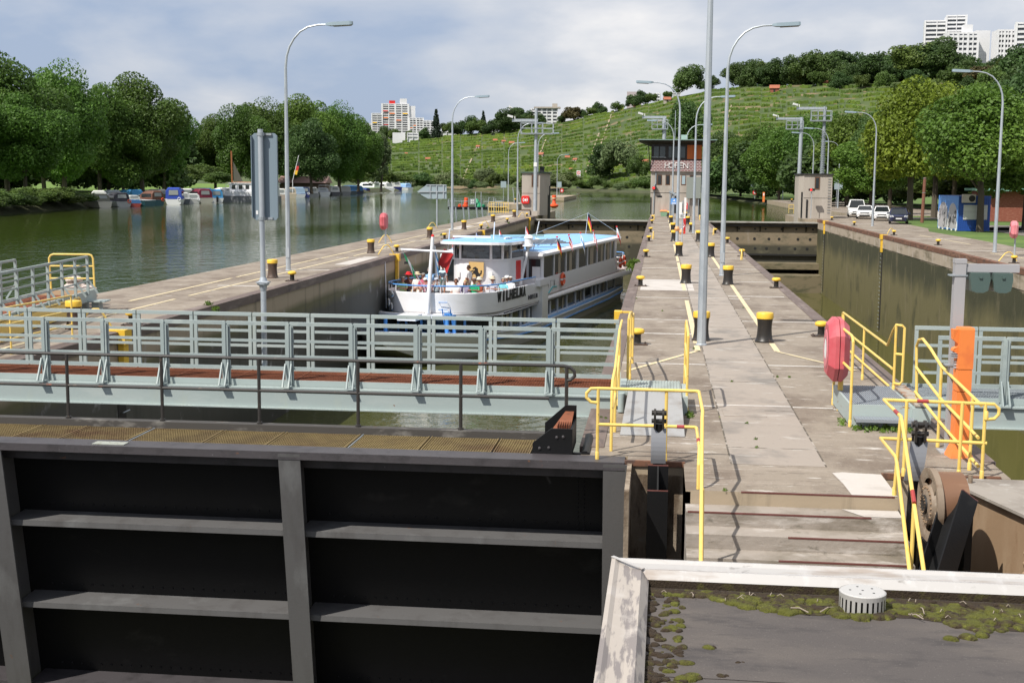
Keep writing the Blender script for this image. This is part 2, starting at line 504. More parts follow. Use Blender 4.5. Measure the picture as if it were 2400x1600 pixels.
# ------------------------------------------------------------------ leaf and water materials
def leafmat(name,c1,c2,c3,rough=0.55,big=0.25):
 m=bpy.data.materials.new(name)
 m.use_nodes=True
 t=m.node_tree
 b=t.nodes['Principled BSDF']
 b.inputs['Roughness'].default_value=rough
 b.inputs['Specular IOR Level'].default_value=0.35
 g=t.nodes.new('ShaderNodeNewGeometry')
 r=t.nodes.new('ShaderNodeValToRGB')
 r.color_ramp.elements[0].color=(*c1,1)
 r.color_ramp.elements[1].color=(*c2,1)
 e=r.color_ramp.elements.new(0.55)
 e.color=(*c3,1)
 ob=t.nodes.new('ShaderNodeTexCoord')
 nz=t.nodes.new('ShaderNodeTexNoise')
 nz.inputs['Scale'].default_value=big
 nz.inputs['Detail'].default_value=3
 t.links.new(ob.outputs['Object'],nz.inputs['Vector'])
 mm=t.nodes.new('ShaderNodeMath')
 mm.operation='MULTIPLY_ADD'
 t.links.new(g.outputs['Random Per Island'],mm.inputs[0])
 mm.inputs[1].default_value=0.34
 m2=t.nodes.new('ShaderNodeMath')
 m2.operation='MULTIPLY_ADD'
 t.links.new(nz.outputs[0],m2.inputs[0])
 m2.inputs[1].default_value=1.6
 m2.inputs[2].default_value=-0.46
 t.links.new(m2.outputs[0],mm.inputs[2])
 t.links.new(mm.outputs[0],r.inputs[0])
 oi=t.nodes.new('ShaderNodeObjectInfo')
 hs=t.nodes.new('ShaderNodeHueSaturation')
 mr=t.nodes.new('ShaderNodeMapRange')
 mr.inputs[3].default_value=0.78
 mr.inputs[4].default_value=1.22
 t.links.new(oi.outputs['Random'],mr.inputs[0])
 t.links.new(mr.outputs[0],hs.inputs['Value'])
 mh=t.nodes.new('ShaderNodeMapRange')
 mh.inputs[3].default_value=0.485
 mh.inputs[4].default_value=0.512
 mq=t.nodes.new('ShaderNodeMath')
 mq.operation='FRACT'
 mk=t.nodes.new('ShaderNodeMath')
 mk.operation='MULTIPLY'
 mk.inputs[1].default_value=7.31
 t.links.new(oi.outputs['Random'],mk.inputs[0])
 t.links.new(mk.outputs[0],mq.inputs[0])
 t.links.new(mq.outputs[0],mh.inputs[0])
 t.links.new(mh.outputs[0],hs.inputs['Hue'])
 t.links.new(r.outputs[0],hs.inputs['Color'])
 t.links.new(hs.outputs[0],b.inputs['Base Color'])
 tr=t.nodes.new('ShaderNodeBsdfTranslucent')
 t.links.new(hs.outputs[0],tr.inputs[0])
 ms=t.nodes.new('ShaderNodeMixShader')
 ms.inputs[0].default_value=0.38
 t.links.new(b.outputs[0],ms.inputs[1])
 t.links.new(tr.outputs[0],ms.inputs[2])
 t.links.new(ms.outputs[0],t.nodes['Material Output'].inputs[0])
 return m
LEAF=dict(
 plane=leafmat('plane_tree_leaves',(0.045,0.095,0.014),(0.165,0.285,0.045),(0.10,0.185,0.028)),
 maple=leafmat('maple_leaves',(0.055,0.11,0.014),(0.215,0.33,0.05),(0.12,0.215,0.03)),
 lime=leafmat('yellow_green_leaves',(0.10,0.145,0.014),(0.32,0.35,0.035),(0.19,0.245,0.025)),
 wood=leafmat('dark_wood_leaves',(0.034,0.070,0.020),(0.125,0.205,0.055),(0.07,0.125,0.034)),
 willow=leafmat('pale_willow_leaves',(0.105,0.145,0.06),(0.23,0.285,0.13),(0.16,0.21,0.09)),
 russet=leafmat('russet_leaves',(0.075,0.055,0.028),(0.17,0.125,0.05),(0.115,0.10,0.035)),
 bush=leafmat('bush_leaves',(0.055,0.095,0.02),(0.165,0.23,0.055),(0.10,0.155,0.034)),
 fir=leafmat('fir_needles',(0.012,0.028,0.016),(0.05,0.085,0.04),(0.026,0.05,0.025)),
 vine=leafmat('vine_leaves',(0.055,0.115,0.022),(0.26,0.37,0.055),(0.145,0.245,0.036),big=0.018),
 weed=leafmat('weed_leaves',(0.08,0.14,0.02),(0.20,0.29,0.05),(0.13,0.21,0.03)),
)
def watermat(name,deep,bump,scale,rough=0.03,fine=0.35,tint=None):
 m=bpy.data.materials.new(name)
 m.use_nodes=True
 t=m.node_tree
 b=t.nodes['Principled BSDF']
 b.inputs['Base Color'].default_value=(*deep,1)
 b.inputs['Roughness'].default_value=rough
 b.inputs['IOR'].default_value=1.33
 b.inputs['Specular IOR Level'].default_value=0.5
 co=t.nodes.new('ShaderNodeTexCoord')
 def nz(s,d,off):
  mp=t.nodes.new('ShaderNodeMapping')
  mp.inputs['Scale'].default_value=s
  mp.inputs['Location'].default_value=(off,off,0)
  t.links.new(co.outputs['Object'],mp.inputs[0])
  n=t.nodes.new('ShaderNodeTexNoise')
  n.inputs['Scale'].default_value=1
  n.inputs['Detail'].default_value=d
  n.inputs['Roughness'].default_value=0.55
  n.inputs['Distortion'].default_value=0.3
  t.links.new(mp.outputs[0],n.inputs['Vector'])
  return n.outputs[0]
 a=nz((scale,scale*0.8,1),3,0)
 c=nz((scale*5,scale*4,1),3,4)
 patch=nz((0.02,0.011,1),4,9)
 mr=t.nodes.new('ShaderNodeMapRange')
 t.links.new(patch,mr.inputs[0])
 mr.inputs[1].default_value=0.40
 mr.inputs[2].default_value=0.62
 mr.inputs[3].default_value=0.35
 mr.inputs[4].default_value=1.0
 ad=t.nodes.new('ShaderNodeMath')
 ad.operation='MULTIPLY_ADD'
 t.links.new(c,ad.inputs[0])
 ad.inputs[1].default_value=fine
 t.links.new(a,ad.inputs[2])
 bp=t.nodes.new('ShaderNodeBump')
 bp.inputs['Distance'].default_value=bump
 t.links.new(mr.outputs[0],bp.inputs['Strength'])
 t.links.new(ad.outputs[0],bp.inputs['Height'])
 t.links.new(bp.outputs[0],b.inputs['Normal'])
 if tint:
  mx=t.nodes.new('ShaderNodeMix')
  mx.data_type='RGBA'
  mx.inputs[6].default_value=(*deep,1)
  mx.inputs[7].default_value=(*tint,1)
  t.links.new(patch,mx.inputs[0])
  t.links.new(mx.outputs[2],b.inputs['Base Color'])
 return m
RIVER_Z=-1.0
WATER_L=-4.6
WATER_R=-7.3
M_river=watermat('river_water',(0.036,0.056,0.007),0.085,0.75,tint=(0.050,0.070,0.012))
M_lock=watermat('lock_water',(0.060,0.066,0.020),0.11,0.42,fine=0.25)
M_lockr=watermat('still_lock_water',(0.085,0.082,0.022),0.014,0.5,rough=0.04)
# ------------------------------------------------------------------ quay lines
LIN,LOUT,IL,IR,RIN=-13.25,-18.32,-1.02,4.62,16.44
g=MB()
g.box(-9000,9000,-3000,12000,-14,-12)
structure('ground',g,C_['bed'])
w=MB()
w.add([(-420,-80,RIVER_Z),(LOUT+.3,-80,RIVER_Z),(LOUT+.3,137,RIVER_Z),(-420,137,RIVER_Z)],[(0,1,2,3)])
w.add([(-420,137,RIVER_Z),(LIN+1,137,RIVER_Z),(LIN+1,137.2,RIVER_Z),(IL,137.2,RIVER_Z),(IL,137.6,RIVER_Z),(IR,137.6,RIVER_Z),(IR,137.2,RIVER_Z),(40,137.2,RIVER_Z),
  (320,300,RIVER_Z),(320,900,RIVER_Z),(-420,900,RIVER_Z)],[tuple(range(11))])
structure('river_water',w,M_river)
w=MB()
w.quad((LIN,16,WATER_L),(IL,16,WATER_L),(IL,137.1,WATER_L),(LIN,137.1,WATER_L))
structure('lock_water',w,M_lock)
w=MB()
w.quad((IR,12,WATER_R),(RIN,12,WATER_R),(RIN,152,WATER_R),(IR,152,WATER_R))
structure('lock_water',w,M_lockr)
# ------------------------------------------------------------------ quay bodies
COPE_H,COPE_W=0.26,0.34
def quay_wall(name,x0,x1,y0,y1,top_mat,wall_mat,z0=-12):
 b=MB()
 b.box(x0,x1,y0,y1,z0,-0.001,1)
 o=b.build(name,[top_mat,wall_mat],kind='structure')
 me=o.data
 for p in me.polygons:
  p.material_index=0 if p.normal.z>0.9 else 1
 return o
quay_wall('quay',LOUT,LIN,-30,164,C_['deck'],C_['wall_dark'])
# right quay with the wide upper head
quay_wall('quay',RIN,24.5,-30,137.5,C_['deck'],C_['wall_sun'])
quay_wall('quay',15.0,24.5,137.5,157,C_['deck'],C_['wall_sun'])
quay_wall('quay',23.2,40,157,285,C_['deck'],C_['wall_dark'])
# middle island with recess for the gate strut and a flight of steps at its near end
def island():
 b=MB()
 z0=-12
 GX0,GX1,GY1=-0.36,0.40,17.25         # recess of the gate strut
 ST=15.72                                 # top edge of the steps
 b.box(IL,IR,20.5,168,z0,-0.001)
 b.box(GX0,IR,GY1,20.5,z0,-0.001)
 b.box(IL,GX0,17.58,19.4,-0.32,-0.001)
 b.box(IL,GX0,19.4,20.5,z0,-0.001)
 b.box(GX1,2.98,ST,GY1,z0,-0.001)
 b.box(2.98,IR,16.95,GY1,z0,-0.001)
 b.box(GX0,GX1,14.0,GY1,z0,-2.4)
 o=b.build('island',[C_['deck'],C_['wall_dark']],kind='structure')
 for p in o.data.polygons:
  p.material_index=0 if p.normal.z>0.9 else 1
 c=MB()
 c.quad((IL+.004,165,-.3),(IL+.004,17,-.3),(IL+.004,17,-3),(IL+.004,165,-3))
 s=MB()
 for i in range(7):
  y1,y0=ST-i*0.385,ST-(i+1)*0.385
  s.box(GX1,2.98,y0,y1-(0 if i else 0.002),z0,-0.172*(i+1))
 structure('steps',s,C_['step_conc'])
 n=MB()
 spans=[(1.08,2.93),(0.42,2.6),(1.59,2.96),(1.45,2.96),(0.8,2.96)]
 for i,(xa,xb)in enumerate(spans):
  y=ST-i*0.385
  z=-0.172*i
  n.box(xa,xb,y-0.004,y+0.016,z-0.014,z+0.005)
 structure('step_nosing',n,C_['maroon'])
island()
# steel copings along the chamber edges
for nm,xa,xb,ya,yb,mm in(('coping',LIN-COPE_W,LIN+.05,-10,137,'coping'),('coping',IL-.05,IL+.30,18.1,137,'coping'),
        ('coping',IR-.30,IR+.05,17.9,137,'coping'),('coping',RIN-.05,RIN+.30,-10,137,'rusty_coping')):
 b=MB()
 b.box(xa,xb,ya,yb,-COPE_H,0.012)
 structure(nm,b,C_[mm])
# pale concrete band under the right coping and the left one
b=MB()
b.box(RIN-.03,RIN+.2,-10,137,-0.95,-COPE_H-.003)
structure('wall_band',b,mat('pale_wall_band',(0.40,0.33,0.25),0.9,layers=[((0.20,0.165,0.11),(2,0.35,1.5),0.5,0.66),((0.48,0.42,0.35),(1.2,1.2,.5),0.52,0.7)],bump=0.3))
# walkway of paler slabs along the middle of the island, new concrete patches
b=MB()
b.box(1.05,2.30,17.3,130,0.0,0.004)
structure('slab_path',b,C_['path'])
b=MB()
for x in(1.035,2.30):
 b.box(x,x+.022,17.3,130,.004,.007)
for k in range(26):
 y=18.4+k*3.1
 b.box(1.06,2.3,y,y+.018,.004,.007)
structure('slab_joint',b,mat('dark_joint',(.10,.085,.065),.95,layers=[((.22,.25,.06),(1.2,1.2,1),.62,.7),((.36,.32,.28),(3,3,3),.5,.6)]))
b=MB()
b.box(-0.62,1.28,45.3,50.3,0,0.005)
structure('concrete_patch',b,C_['pale_conc'])
b=MB()
b.poly([(2.42,15.74,.006),(2.97,15.74,.006),(2.97,16.93,.006),(2.5,16.98,.006),(2.34,16.93,.006),(2.40,16.3,.006)])
b.poly([(2.52,15.36,-.166),(2.97,15.36,-.166),(2.97,15.69,-.166),(2.3,15.69,-.166)])
structure('concrete_patch',b,C_['pale_conc'])
b=MB()
for x0,x1,y0,y1 in((-16.4,-15.3,98,106),(-16.2,-15.5,112,120),(-14.4,-13.7,56,62),(-16.9,-15.6,132,140)):
 b.box(x0,x1,y0,y1,0,.005)
structure('concrete_patch',b,C_['pale_conc'])
# manhole cover slab in the path
b=MB()
b.box(1.12,1.82,20.9,21.7,0.004,0.012)
structure('cover_slab',b,C_['path'])
# white joints across the island deck
b=MB()
rj=random.Random(3)
y=21.9
while y<135:
 segs=[(IL+.3,-.1),(-.1,1.02),(2.33,3.0),(3.0,IR-.32)]
 off=0
 for xa,xb in segs:
  if rj.random()<.86:
   oy=rj.choice((0,0,.12,-.1))
   b.box(xa,xb,y+oy,y+oy+.045+.0006*y,0,.005)
 if rj.random()<.8:
  b.box(1.05,2.3,y+.05,y+.09,.004,.008)
 y+=rj.choice((4.4,5.6,7.3))*(1+y/150)
for xa,xb,yy in((-.62,1.25,32.2),(2.35,4.2,43.4)):
 b.box(xa,xb,yy,yy+.1,0,.007)
structure('joint_line',b,C_['white_line'])
# faint joints on the left quay and the right apron
b=MB()
for y in(44,52.5,61,70,79,88.5,99,110):
 b.box(-15.6,-13.75,y,y+.12,0,.005)
for y in(60,76,92,108,124):
 b.box(17,21.5,y,y+.13,0,.005)
structure('joint_line',b,C_['white_line'])
def dashes(mb,x0,y0,x1,y1,w,breaks=(),z=.008):
 p=Vector((x0,y0,0))
 q=Vector((x1,y1,0))
 L=(q-p).length
 d=(q-p)/L
 s=Vector((d.y,-d.x,0))*(w/2)
 cuts=[0]+[v for bb in breaks for v in bb]+[L]
 for a,c in zip(cuts[::2],cuts[1::2]):
  A,B_=p+d*a,p+d*c
  mb.add([A-s+Vector((0,0,z)),A+s+Vector((0,0,z)),B_+s+Vector((0,0,z)),B_-s+Vector((0,0,z))],[(0,1,2,3)])
b=MB()
# island: the two painted lines with their diagonal near ends
dashes(b,0.93,29.0,0.93,128,0.13,[(1.0,1.4),(12.5,16.4),(32,33),(50,53)])
dashes(b,0.95,29.1,-0.62,25.6,0.10)
dashes(b,2.72,29.2,2.72,128,0.13,[(1.5,3.1),(21,22),(24.5,27)])
dashes(b,2.72,29.2,4.05,26.5,0.08)
structure('painted_line',b,C_['pale_yellow'])
b=MB()
pA,pB=gz(303,706),gz(1150,516)
dashes(b,pA.x,pA.y,-16.0,140,0.12,[(9.5,10.1),(22,22.6),(34,35),(50,51),(64,66)])
pC=gz(190,752)
dashes(b,pC.x+.1,pC.y,-14.9,132,0.11,[(6.4,7.6),(16.0,16.4),(29,30),(46,48),(60,63),(76,78)])
dashes(b,-14.35,24,-14.5,28.8,0.13)
structure('painted_line',b,C_['pale_yellow'])
b=MB()
dashes(b,19.6,84,19.2,98,0.12,[(9,10)])
dashes(b,18.3,73.8,19.0,66,0.12)
structure('painted_line',b,C_['pale_yellow'])
# the sliding coloured mooring line on the upper left wall
# ------------------------------------------------------------------ right bank
b=MB()
b.add([(24.5,-30,-.02),(300,-30,-.02),(300,420,-.02),(60,470,-.02),(14,440,-.02),(23.2,300,-.02),(23.2,157,-.02)],[tuple(range(7))])
structure('lawn',b,C_['grass'])
b=MB()     # shore slope down to the water
pts=[(23.2,285),(23.2,300),(14,440),(3,520),(-30,600),(-60,640),(-110,655),(-180,640),(-300,620)]
for(xa,ya),(xb,yb)in zip(pts,pts[1:]):
 b.quad((xa-1.5,ya-1,RIVER_Z-.3),(xb-1.5,yb-1,RIVER_Z-.3),(xb+3,yb+8,.0),(xa+3,ya+2,.0))
structure('river_bank',b,C_['soil'])
b=MB()     # strips of grass between apron and garage yard
b.add([(21.6,60,.004),(24.6,60,.004),(24.6,112,.004),(22.6,112,.004),(21.5,106,.004),(21.8,92,.004)],[tuple(range(6))])
b.add([(22.9,112.5,.004),(24.6,112.5,.004),(24.6,136,.004),(23.4,136,.004)],[(0,1,2,3)])
structure('grass_strip',b,C_['grass'])
b=MB()     # yard and lane behind
b.add([(27,60,.0),(60,60,.0),(60,124,.0),(30,124,.0),(27,112,.0)],[tuple(range(5))])
b.add([(24.5,143,.0),(70,143,.0),(70,150,.0),(24.5,150,.0)],[(0,1,2,3)])
b.add([(24.5,111,.0),(30,111,.0),(33,118,.0),(24.5,118,.0)],[(0,1,2,3)])
structure('yard',b,C_['asphalt'])
# ------------------------------------------------------------------ left bank
LS=[(-74,20),(-78,100),(-80.8,150),(-88.6,193),(-94,260),(-97,330),(-99,420),(-103,490),(-112,560),(-150,640),(-300,760),(-420,800)]
b=MB()
for(xa,ya),(xb,yb)in zip(LS,LS[1:]):
 b.quad((xa,ya,RIVER_Z-.4),(xb,yb,RIVER_Z-.4),(xb-4,yb,.5),(xa-4,ya,.5))
structure('river_bank',b,C_['soil'])
b=MB()
b.poly([(x-4,y,.5)for x,y in LS]+[(-900,900,.5),(-900,20,.5)])
structure('meadow',b,mat('sunny_meadow',(0.115,0.20,0.022),0.95,layers=[((0.07,0.13,0.02),(.1,.1,.1),.45,.65),((.15,.22,.03),(.5,.5,.5),.5,.7)]))
# ------------------------------------------------------------------ hills: a height for each bearing and distance
HX=[-1200,-600,0,400,560,700,800,1000,1200,1350,1500,1600,1700,1850,2050,2200,2400,2900,3600,4500]
FOOT=[900,900,900,850,800,700,660,655,655,660,590,540,480,430,400,380,360,300,260,240]
CRD=[1700,1700,1700,1600,1500,1350,1250,1150,1080,1020,960,900,850,800,760,740,720,640,560,520]
CRY=[390,380,372,362,352,345,333,322,306,280,247,224,206,200,196,186,168,160,160,170]
def hill_profile(px):
 return(np.interp(px,HX,FOOT),np.interp(px,HX,CRD),np.interp(px,HX,CRY))
def bearing(px):
 d=ray(px,425)
 v=Vector((d.x,d.y))
 return v/v.length
def hill_z(px,t):
 """t 0 at the foot, 1 at the crest, beyond 1 the plateau"""
 f_,c_,y_=hill_profile(px)
 d=ray(px,y_)
 h=math.hypot(d.x,d.y)
 zc=CAM_H+d.z/h*c_
 # a slope that shows evenly: image height grows linearly with t
 if t<=1:
  dist=f_+(c_-f_)*t
  e0=(-0.6-CAM_H)/f_
  e1=(zc-CAM_H)/c_
  s=t**0.82
  z=CAM_H+(e0+(e1-e0)*s)*dist
  return dist,z
 dist=c_*t
 return dist,zc+(dist-c_)*0.02
def hill_pt(px,t):
 dist,z=hill_z(px,t)
 v=bearing(px)
 return Vector((v.x*dist,v.y*dist,z))
b=MB()
pxs=np.linspace(-1200,4500,230)
ts=np.concatenate([[-0.12,0.0],np.linspace(0.02,1.0,40),[1.04,1.12,1.3,1.6,2.2]])
rows=[]
for px in pxs:
 r=[]
 for t in ts:
  if t<0:
   p=hill_pt(px,0)
   v=bearing(px)
   f_=hill_profile(px)[0]
   p=Vector((v.x*f_*.93,v.y*f_*.93,-1.8))
  else:
   p=hill_pt(px,t)
  r.append(p)
 rows.append(r)
n=len(ts)
vs=[p for r in rows for p in r]
fs=[]
for i in range(len(rows)-1):
 for k in range(n-1):
  fs.append((i*n+k,(i+1)*n+k,(i+1)*n+k+1,i*n+k+1))
b.add(vs,fs)
M_hill=mat('terraced_hillside_soil',(0.070,0.098,0.026),0.95,layers=[
 ((0.045,0.072,0.018),(0.03,0.03,0.06),0.42,0.58),((0.22,0.15,0.09),(0.03,0.03,0.14),0.57,0.64,0.75),((0.10,0.13,0.035),(0.12,0.12,0.4),0.6,0.7)],bump=0.0)
structure('hill',b,M_hill,smooth=True)
# ------------------------------------------------------------------ foliage
def quads_mesh(name,cen,nrm,size,m,aspect=1.3,rng=RNG):
 """many small leaf-shaped faces: centres, normals, sizes"""
 k=len(cen)
 nrm=nrm/np.maximum(np.linalg.norm(nrm,axis=1,keepdims=True),1e-6)
 ref=rng.normal(size=(k,3))
 a=np.cross(nrm,ref)
 a/=np.maximum(np.linalg.norm(a,axis=1,keepdims=True),1e-6)
 c=np.cross(nrm,a)
 size=np.broadcast_to(np.asarray(size,float),(k,))[:,None]
 sh=rng.uniform(.75,1.25,size=(k,1))
 p0=cen-a*size*aspect*.5
 p1=cen+c*size*.42*sh
 p2=cen+a*size*aspect*.5
 p3=cen-c*size*.42
 V=np.stack([p0,p1,p2,p3],1).reshape(-1,3)
 me=bpy.data.meshes.new(name)
 me.vertices.add(4*k)
 me.loops.add(4*k)
 me.polygons.add(k)
 me.vertices.foreach_set('co',V.astype(np.float32).ravel())
 me.loops.foreach_set('vertex_index',np.arange(4*k,dtype=np.int32))
 me.polygons.foreach_set('loop_start',np.arange(0,4*k,4,dtype=np.int32))
 me.polygons.foreach_set('loop_total',np.full(k,4,dtype=np.int32))
 me.update(calc_edges=True)
 me.materials.append(m)
 return me
def crown_data(seed,n,leaf,lobes=26,flat=0.0,droop=0.0,low=-0.75,shape='round'):
 """a crown of unit radius: leaf clumps on many lobes of different size"""
 r=np.random.default_rng(seed)
 cen,nor=[],[]
 L=[]
 for i in range(lobes):
  for _ in range(50):
   d=r.normal(size=3)
   d/=np.linalg.norm(d)
   if d[2]>low:
    break
  rad=r.uniform(.36,.80)
  if shape=='cone':
   zz=r.uniform(-1,.95)
   rr=(1-(zz+1)/2)*.8*r.uniform(.5,1)
   an=r.uniform(0,2*pi)
   L.append((np.array([rr*cos(an),rr*sin(an),zz]),.16+.22*(1-(zz+1)/2)))
  elif shape=='tall':
   L.append((d*rad*np.array([.75,.75,1.05]),r.uniform(.22,.38)))
  else:
   L.append((d*rad,r.uniform(.13,.36)if i>8 else .42))
 vol=np.array([q[1]**2 for q in L])
 cnt=(n*vol/vol.sum()).astype(int)
 for(c,s),k in zip(L,cnt):
  d=r.normal(size=(k,3))
  d/=np.linalg.norm(d,axis=1,keepdims=True)
  # clumps on the lobe: gather the leaves towards a few tufts
  tufts=r.normal(size=(14,3))
  tufts/=np.linalg.norm(tufts,axis=1,keepdims=True)
  tt=tufts[r.integers(0,14,k)]
  d=d*.6+tt*.62
  d/=np.linalg.norm(d,axis=1,keepdims=True)
  rad=s*(1.05-.55*r.random((k,1))**2.2)
  p=c+d*rad*np.array([1,1,.82])
  if droop:
   p[:,2]-=droop*(np.hypot(p[:,0],p[:,1]))**1.5*r.uniform(.3,1.3,k)
  cen.append(p)
  nn=d*.6+r.normal(size=(k,3))*.55
  nn[:,2]+=.35
  nor.append(nn)
 return np.concatenate(cen),np.concatenate(nor),r
def crown_mesh(name,m,seed,n,leaf,**kw):
 c,nn,r=crown_data(seed,n,leaf,**kw)
 return quads_mesh(name,c,nn,leaf*r.uniform(.6,1.35,len(c)),m,rng=r)
def trunk_mesh(name,seed,h,r0,limbs=4,spread=.5,fork=.45,top=None):
 rr=random.Random(seed)
 b=MB()
 top=top or h
 pts=[(0,0,-.03),(0,0,.015),(rr.uniform(-.02,.02),rr.uniform(-.02,.02),h*.3),(rr.uniform(-.04,.04),rr.uniform(-.04,.04),h*.6),(rr.uniform(-.05,.05),rr.uniform(-.05,.05),top*.85)]
 b.tube(pts,[r0*1.5,r0*1.12,r0*.92,r0*.7,r0*.2],8)
 for i in range(limbs):
  a=2*pi*i/limbs+rr.uniform(-.5,.5)
  z=h*(fork+.22*rr.random())
  q=spread*h*rr.uniform(.55,1.0)
  b.tube([(0,0,z),(q*.35*cos(a),q*.35*sin(a),z+h*.12),(q*.8*cos(a),q*.8*sin(a),z+h*.26),(q*cos(a),q*sin(a),z+h*.34)],
    [r0*.5,r0*.42,r0*.26,r0*.08],6)
 me_o=b.build(name,C_['bark'],None,smooth=True)
 me=me_o.data
 bpy.data.objects.remove(me_o)
 return me
CR={}
for k,(mk,seed,n,leaf,kw)in dict(
  plane_a=('plane',1,42000,.040,dict(lobes=52,low=-1)),plane_b=('plane',2,42000,.040,dict(lobes=44,low=-1)),plane_c=('plane',3,42000,.039,dict(lobes=60,low=-1)),
  maple_a=('maple',4,34000,.047,dict(lobes=58,low=-.7)),maple_b=('maple',5,30000,.049,dict(lobes=50,low=-.8)),
  lime_a=('lime',6,30000,.046,dict(lobes=50,shape='tall')),dark_a=('wood',8,28000,.044,dict(lobes=44,low=-1)),
  wood_a=('wood',9,8000,.082,dict(lobes=30)),wood_b=('wood',10,8000,.082,dict(lobes=36)),wood_c=('wood',12,7500,.082,dict(lobes=24,shape='tall')),
  bush_a=('bush',13,4500,.10,dict(lobes=24,low=-.3)),bush_b=('bush',14,4500,.10,dict(lobes=30,low=-.3)),
  willow_a=('willow',15,14000,.06,dict(lobes=24,droop=.35,shape='tall')),willow_b=('willow',16,7000,.085,dict(lobes=18,droop=.25)),
  russet_a=('russet',17,3000,.14,dict(lobes=20)),fir_a=('fir',18,3000,.12,dict(lobes=60,shape='cone'))).items():
 CR[k]=crown_mesh('crown',LEAF[mk],seed,n,leaf,**kw)
TR=[trunk_mesh('trunk',31+i,1.0,.022,5,.26,.30)for i in range(4)]
TRL=[trunk_mesh('trunk',41+i,1.0,.018,6,.20,.22)for i in range(3)]
def tree(kind,loc,h,rx,crown_h=None,label='',group=None,name='tree',cat='tree',rot=None,trunk=True,ry=None,base=None,lean=0):
 """a crown of the given kind set over a trunk; h is the total height"""
 t=thing(name,label,cat,loc,rot if rot is not None else RNG.uniform(0,6.28),group)
 ch=crown_h or h*.8
 c=bpy.data.objects.new('crown',CR[kind])
 COL.objects.link(c)
 c.parent=t
 c.location=(0,0,h-ch*.5)
 c.scale=(rx,ry or rx,ch*.5)
 if trunk:
  k=bpy.data.objects.new('trunk',TR[int(RNG.integers(0,4))]if h<16 else TRL[int(RNG.integers(0,3))])
  COL.objects.link(k)
  k.parent=t
  k.scale=(h*1.0,h*1.0,h*.86)
 return t
def on_land(px,py,z=0.4):
 return gz(px,py,z)
# left bank: the row of plane trees; (bearing px, distance Y, height, crown radius, kind)
LB=[(-150,168,20,8.6,'plane_b'),(20,186,20.8,8.4,'plane_a'),(150,216,23.5,8.4,'plane_c'),(235,232,21.5,7.6,'plane_b'),(105,246,22,8.5,'dark_a'),
  (335,242,22.3,8.4,'plane_a'),(-40,215,21,8.5,'plane_c'),(385,266,20.5,7.4,'plane_b'),(255,268,20,8.4,'plane_c'),(-260,150,20,8.5,'plane_a'),(60,180,16,7.5,'plane_b'),(290,236,16,7.2,'plane_c')]
LB.sort(key=lambda q:q[0])
seen=0
for i,(px,Y,h,rx,kd)in enumerate(LB):
 v=gy(px,470,Y)
 tree(kd,(v.x,Y,.4),h,rx,h*.90,'tall leafy plane tree standing in the dark row on left bank, %s from the left'%nth(i),'plane trees of the left bank row','plane_tree',ry=rx*1.05)
# low dark scrub along the left waterline
for i in range(26):
 Y=104+i*3.5
 v=Vector((float(np.interp(Y,[q[1]for q in LS],[q[0]for q in LS]))-.9+RNG.uniform(-.5,.5),0,0))
 tree('bush_a' if i%2 else 'bush_b',(v.x,Y,-1.0),RNG.uniform(2.0,3.6),RNG.uniform(2.4,3.2),None,'dark overhanging shrub at the foot of plane trees by the water, %s from the left'%nth(i),
   'shrubs along the left waterline','shrub','shrub',trunk=False)
# middle group of planes behind the boats
MG=[(505,330,19,8.0,'plane_a'),(560,322,23,8.6,'plane_b'),(615,340,25,9.5,'plane_c'),(690,355,25.5,9.5,'plane_a'),(745,372,27,10.0,'plane_b'),(795,380,26.5,9.0,'plane_c'),
  (840,395,22.0,8.0,'plane_a'),(662,400,26,10,'plane_b'),(730,325,19,8.0,'dark_a')]
MG.sort(key=lambda q:q[0])
for i,(px,Y,h,rx,kd)in enumerate(MG):
 v=gy(px,445,Y)
 tree(kd,(v.x,Y,.4),h,rx,h*.92,'broad green plane tree in the clump behind the moored boats, %s from the left'%nth(i),'plane trees behind the moored boats','plane_tree')
v=gy(893,440,440)
tree('willow_a',(v.x,440,0),21,6.5,19,'pale grey-green willow at the right end of the clump behind the boats',None,'willow_tree')
v=gy(880,440,470)
for i,(px,Y,h,rx)in enumerate(((850,430,9,5),(905,455,7,6),(935,480,6,6),(820,415,6,5))):
 v=gy(px,440,Y)
 tree('bush_b',(v.x,Y,0),h,rx,None,'light green bush under the pale willow by far moorings, %s from the left'%nth(i),'bushes under the willow','bush','bush',trunk=False)
for i,(px,Y,h,rx,kd)in enumerate(((432,420,13,6,'willow_b'),(462,380,9,6,'bush_a'),(440,300,6.5,5,'bush_b'),(478,310,7.0,5,'bush_a'),(415,290,5,4.5,'bush_b'),(515,290,5,4,'bush_a'))):
 v=gy(px,445,Y)
 tree(kd,(v.x,Y,.3),h,rx,None,('silvery pale tree' if kd=='willow_b' else 'low green bush')+' in the gap between two plane clumps, %s placed'%nth(i),'bushes in the gap of the left bank','bush','bush',trunk=False)
# a second, darker row far behind the plane trees on both banks
for i in range(30):
 px=-330+i*25+RNG.uniform(-8,8)
 Y=RNG.uniform(255,330)if px<400 else RNG.uniform(420,520)
 v=gy(px,470,Y)
 h=RNG.uniform(13,19)
 tree(('wood_a','wood_b','bush_a')[i%3],(v.x,Y,-1),h,h*.55,h*.98,'tree of the shady back row behind the left bank planes, %s from the left'%nth(i),'back row of the left bank','tree',trunk=False)
for i in range(22):
 px=1650+i*38+RNG.uniform(-8,8)
 Y=RNG.uniform(300,400)if px<1950 else RNG.uniform(215,260)
 v=gy(px,470,Y)
 h=RNG.uniform(11,15)
 tree(('wood_b','bush_a','wood_a')[i%3],(v.x,Y,-1),h,h*.6,h*.98,'tree of the back row behind the right bank trees, %s from the left'%nth(i),'back row of the right bank','tree',trunk=False)
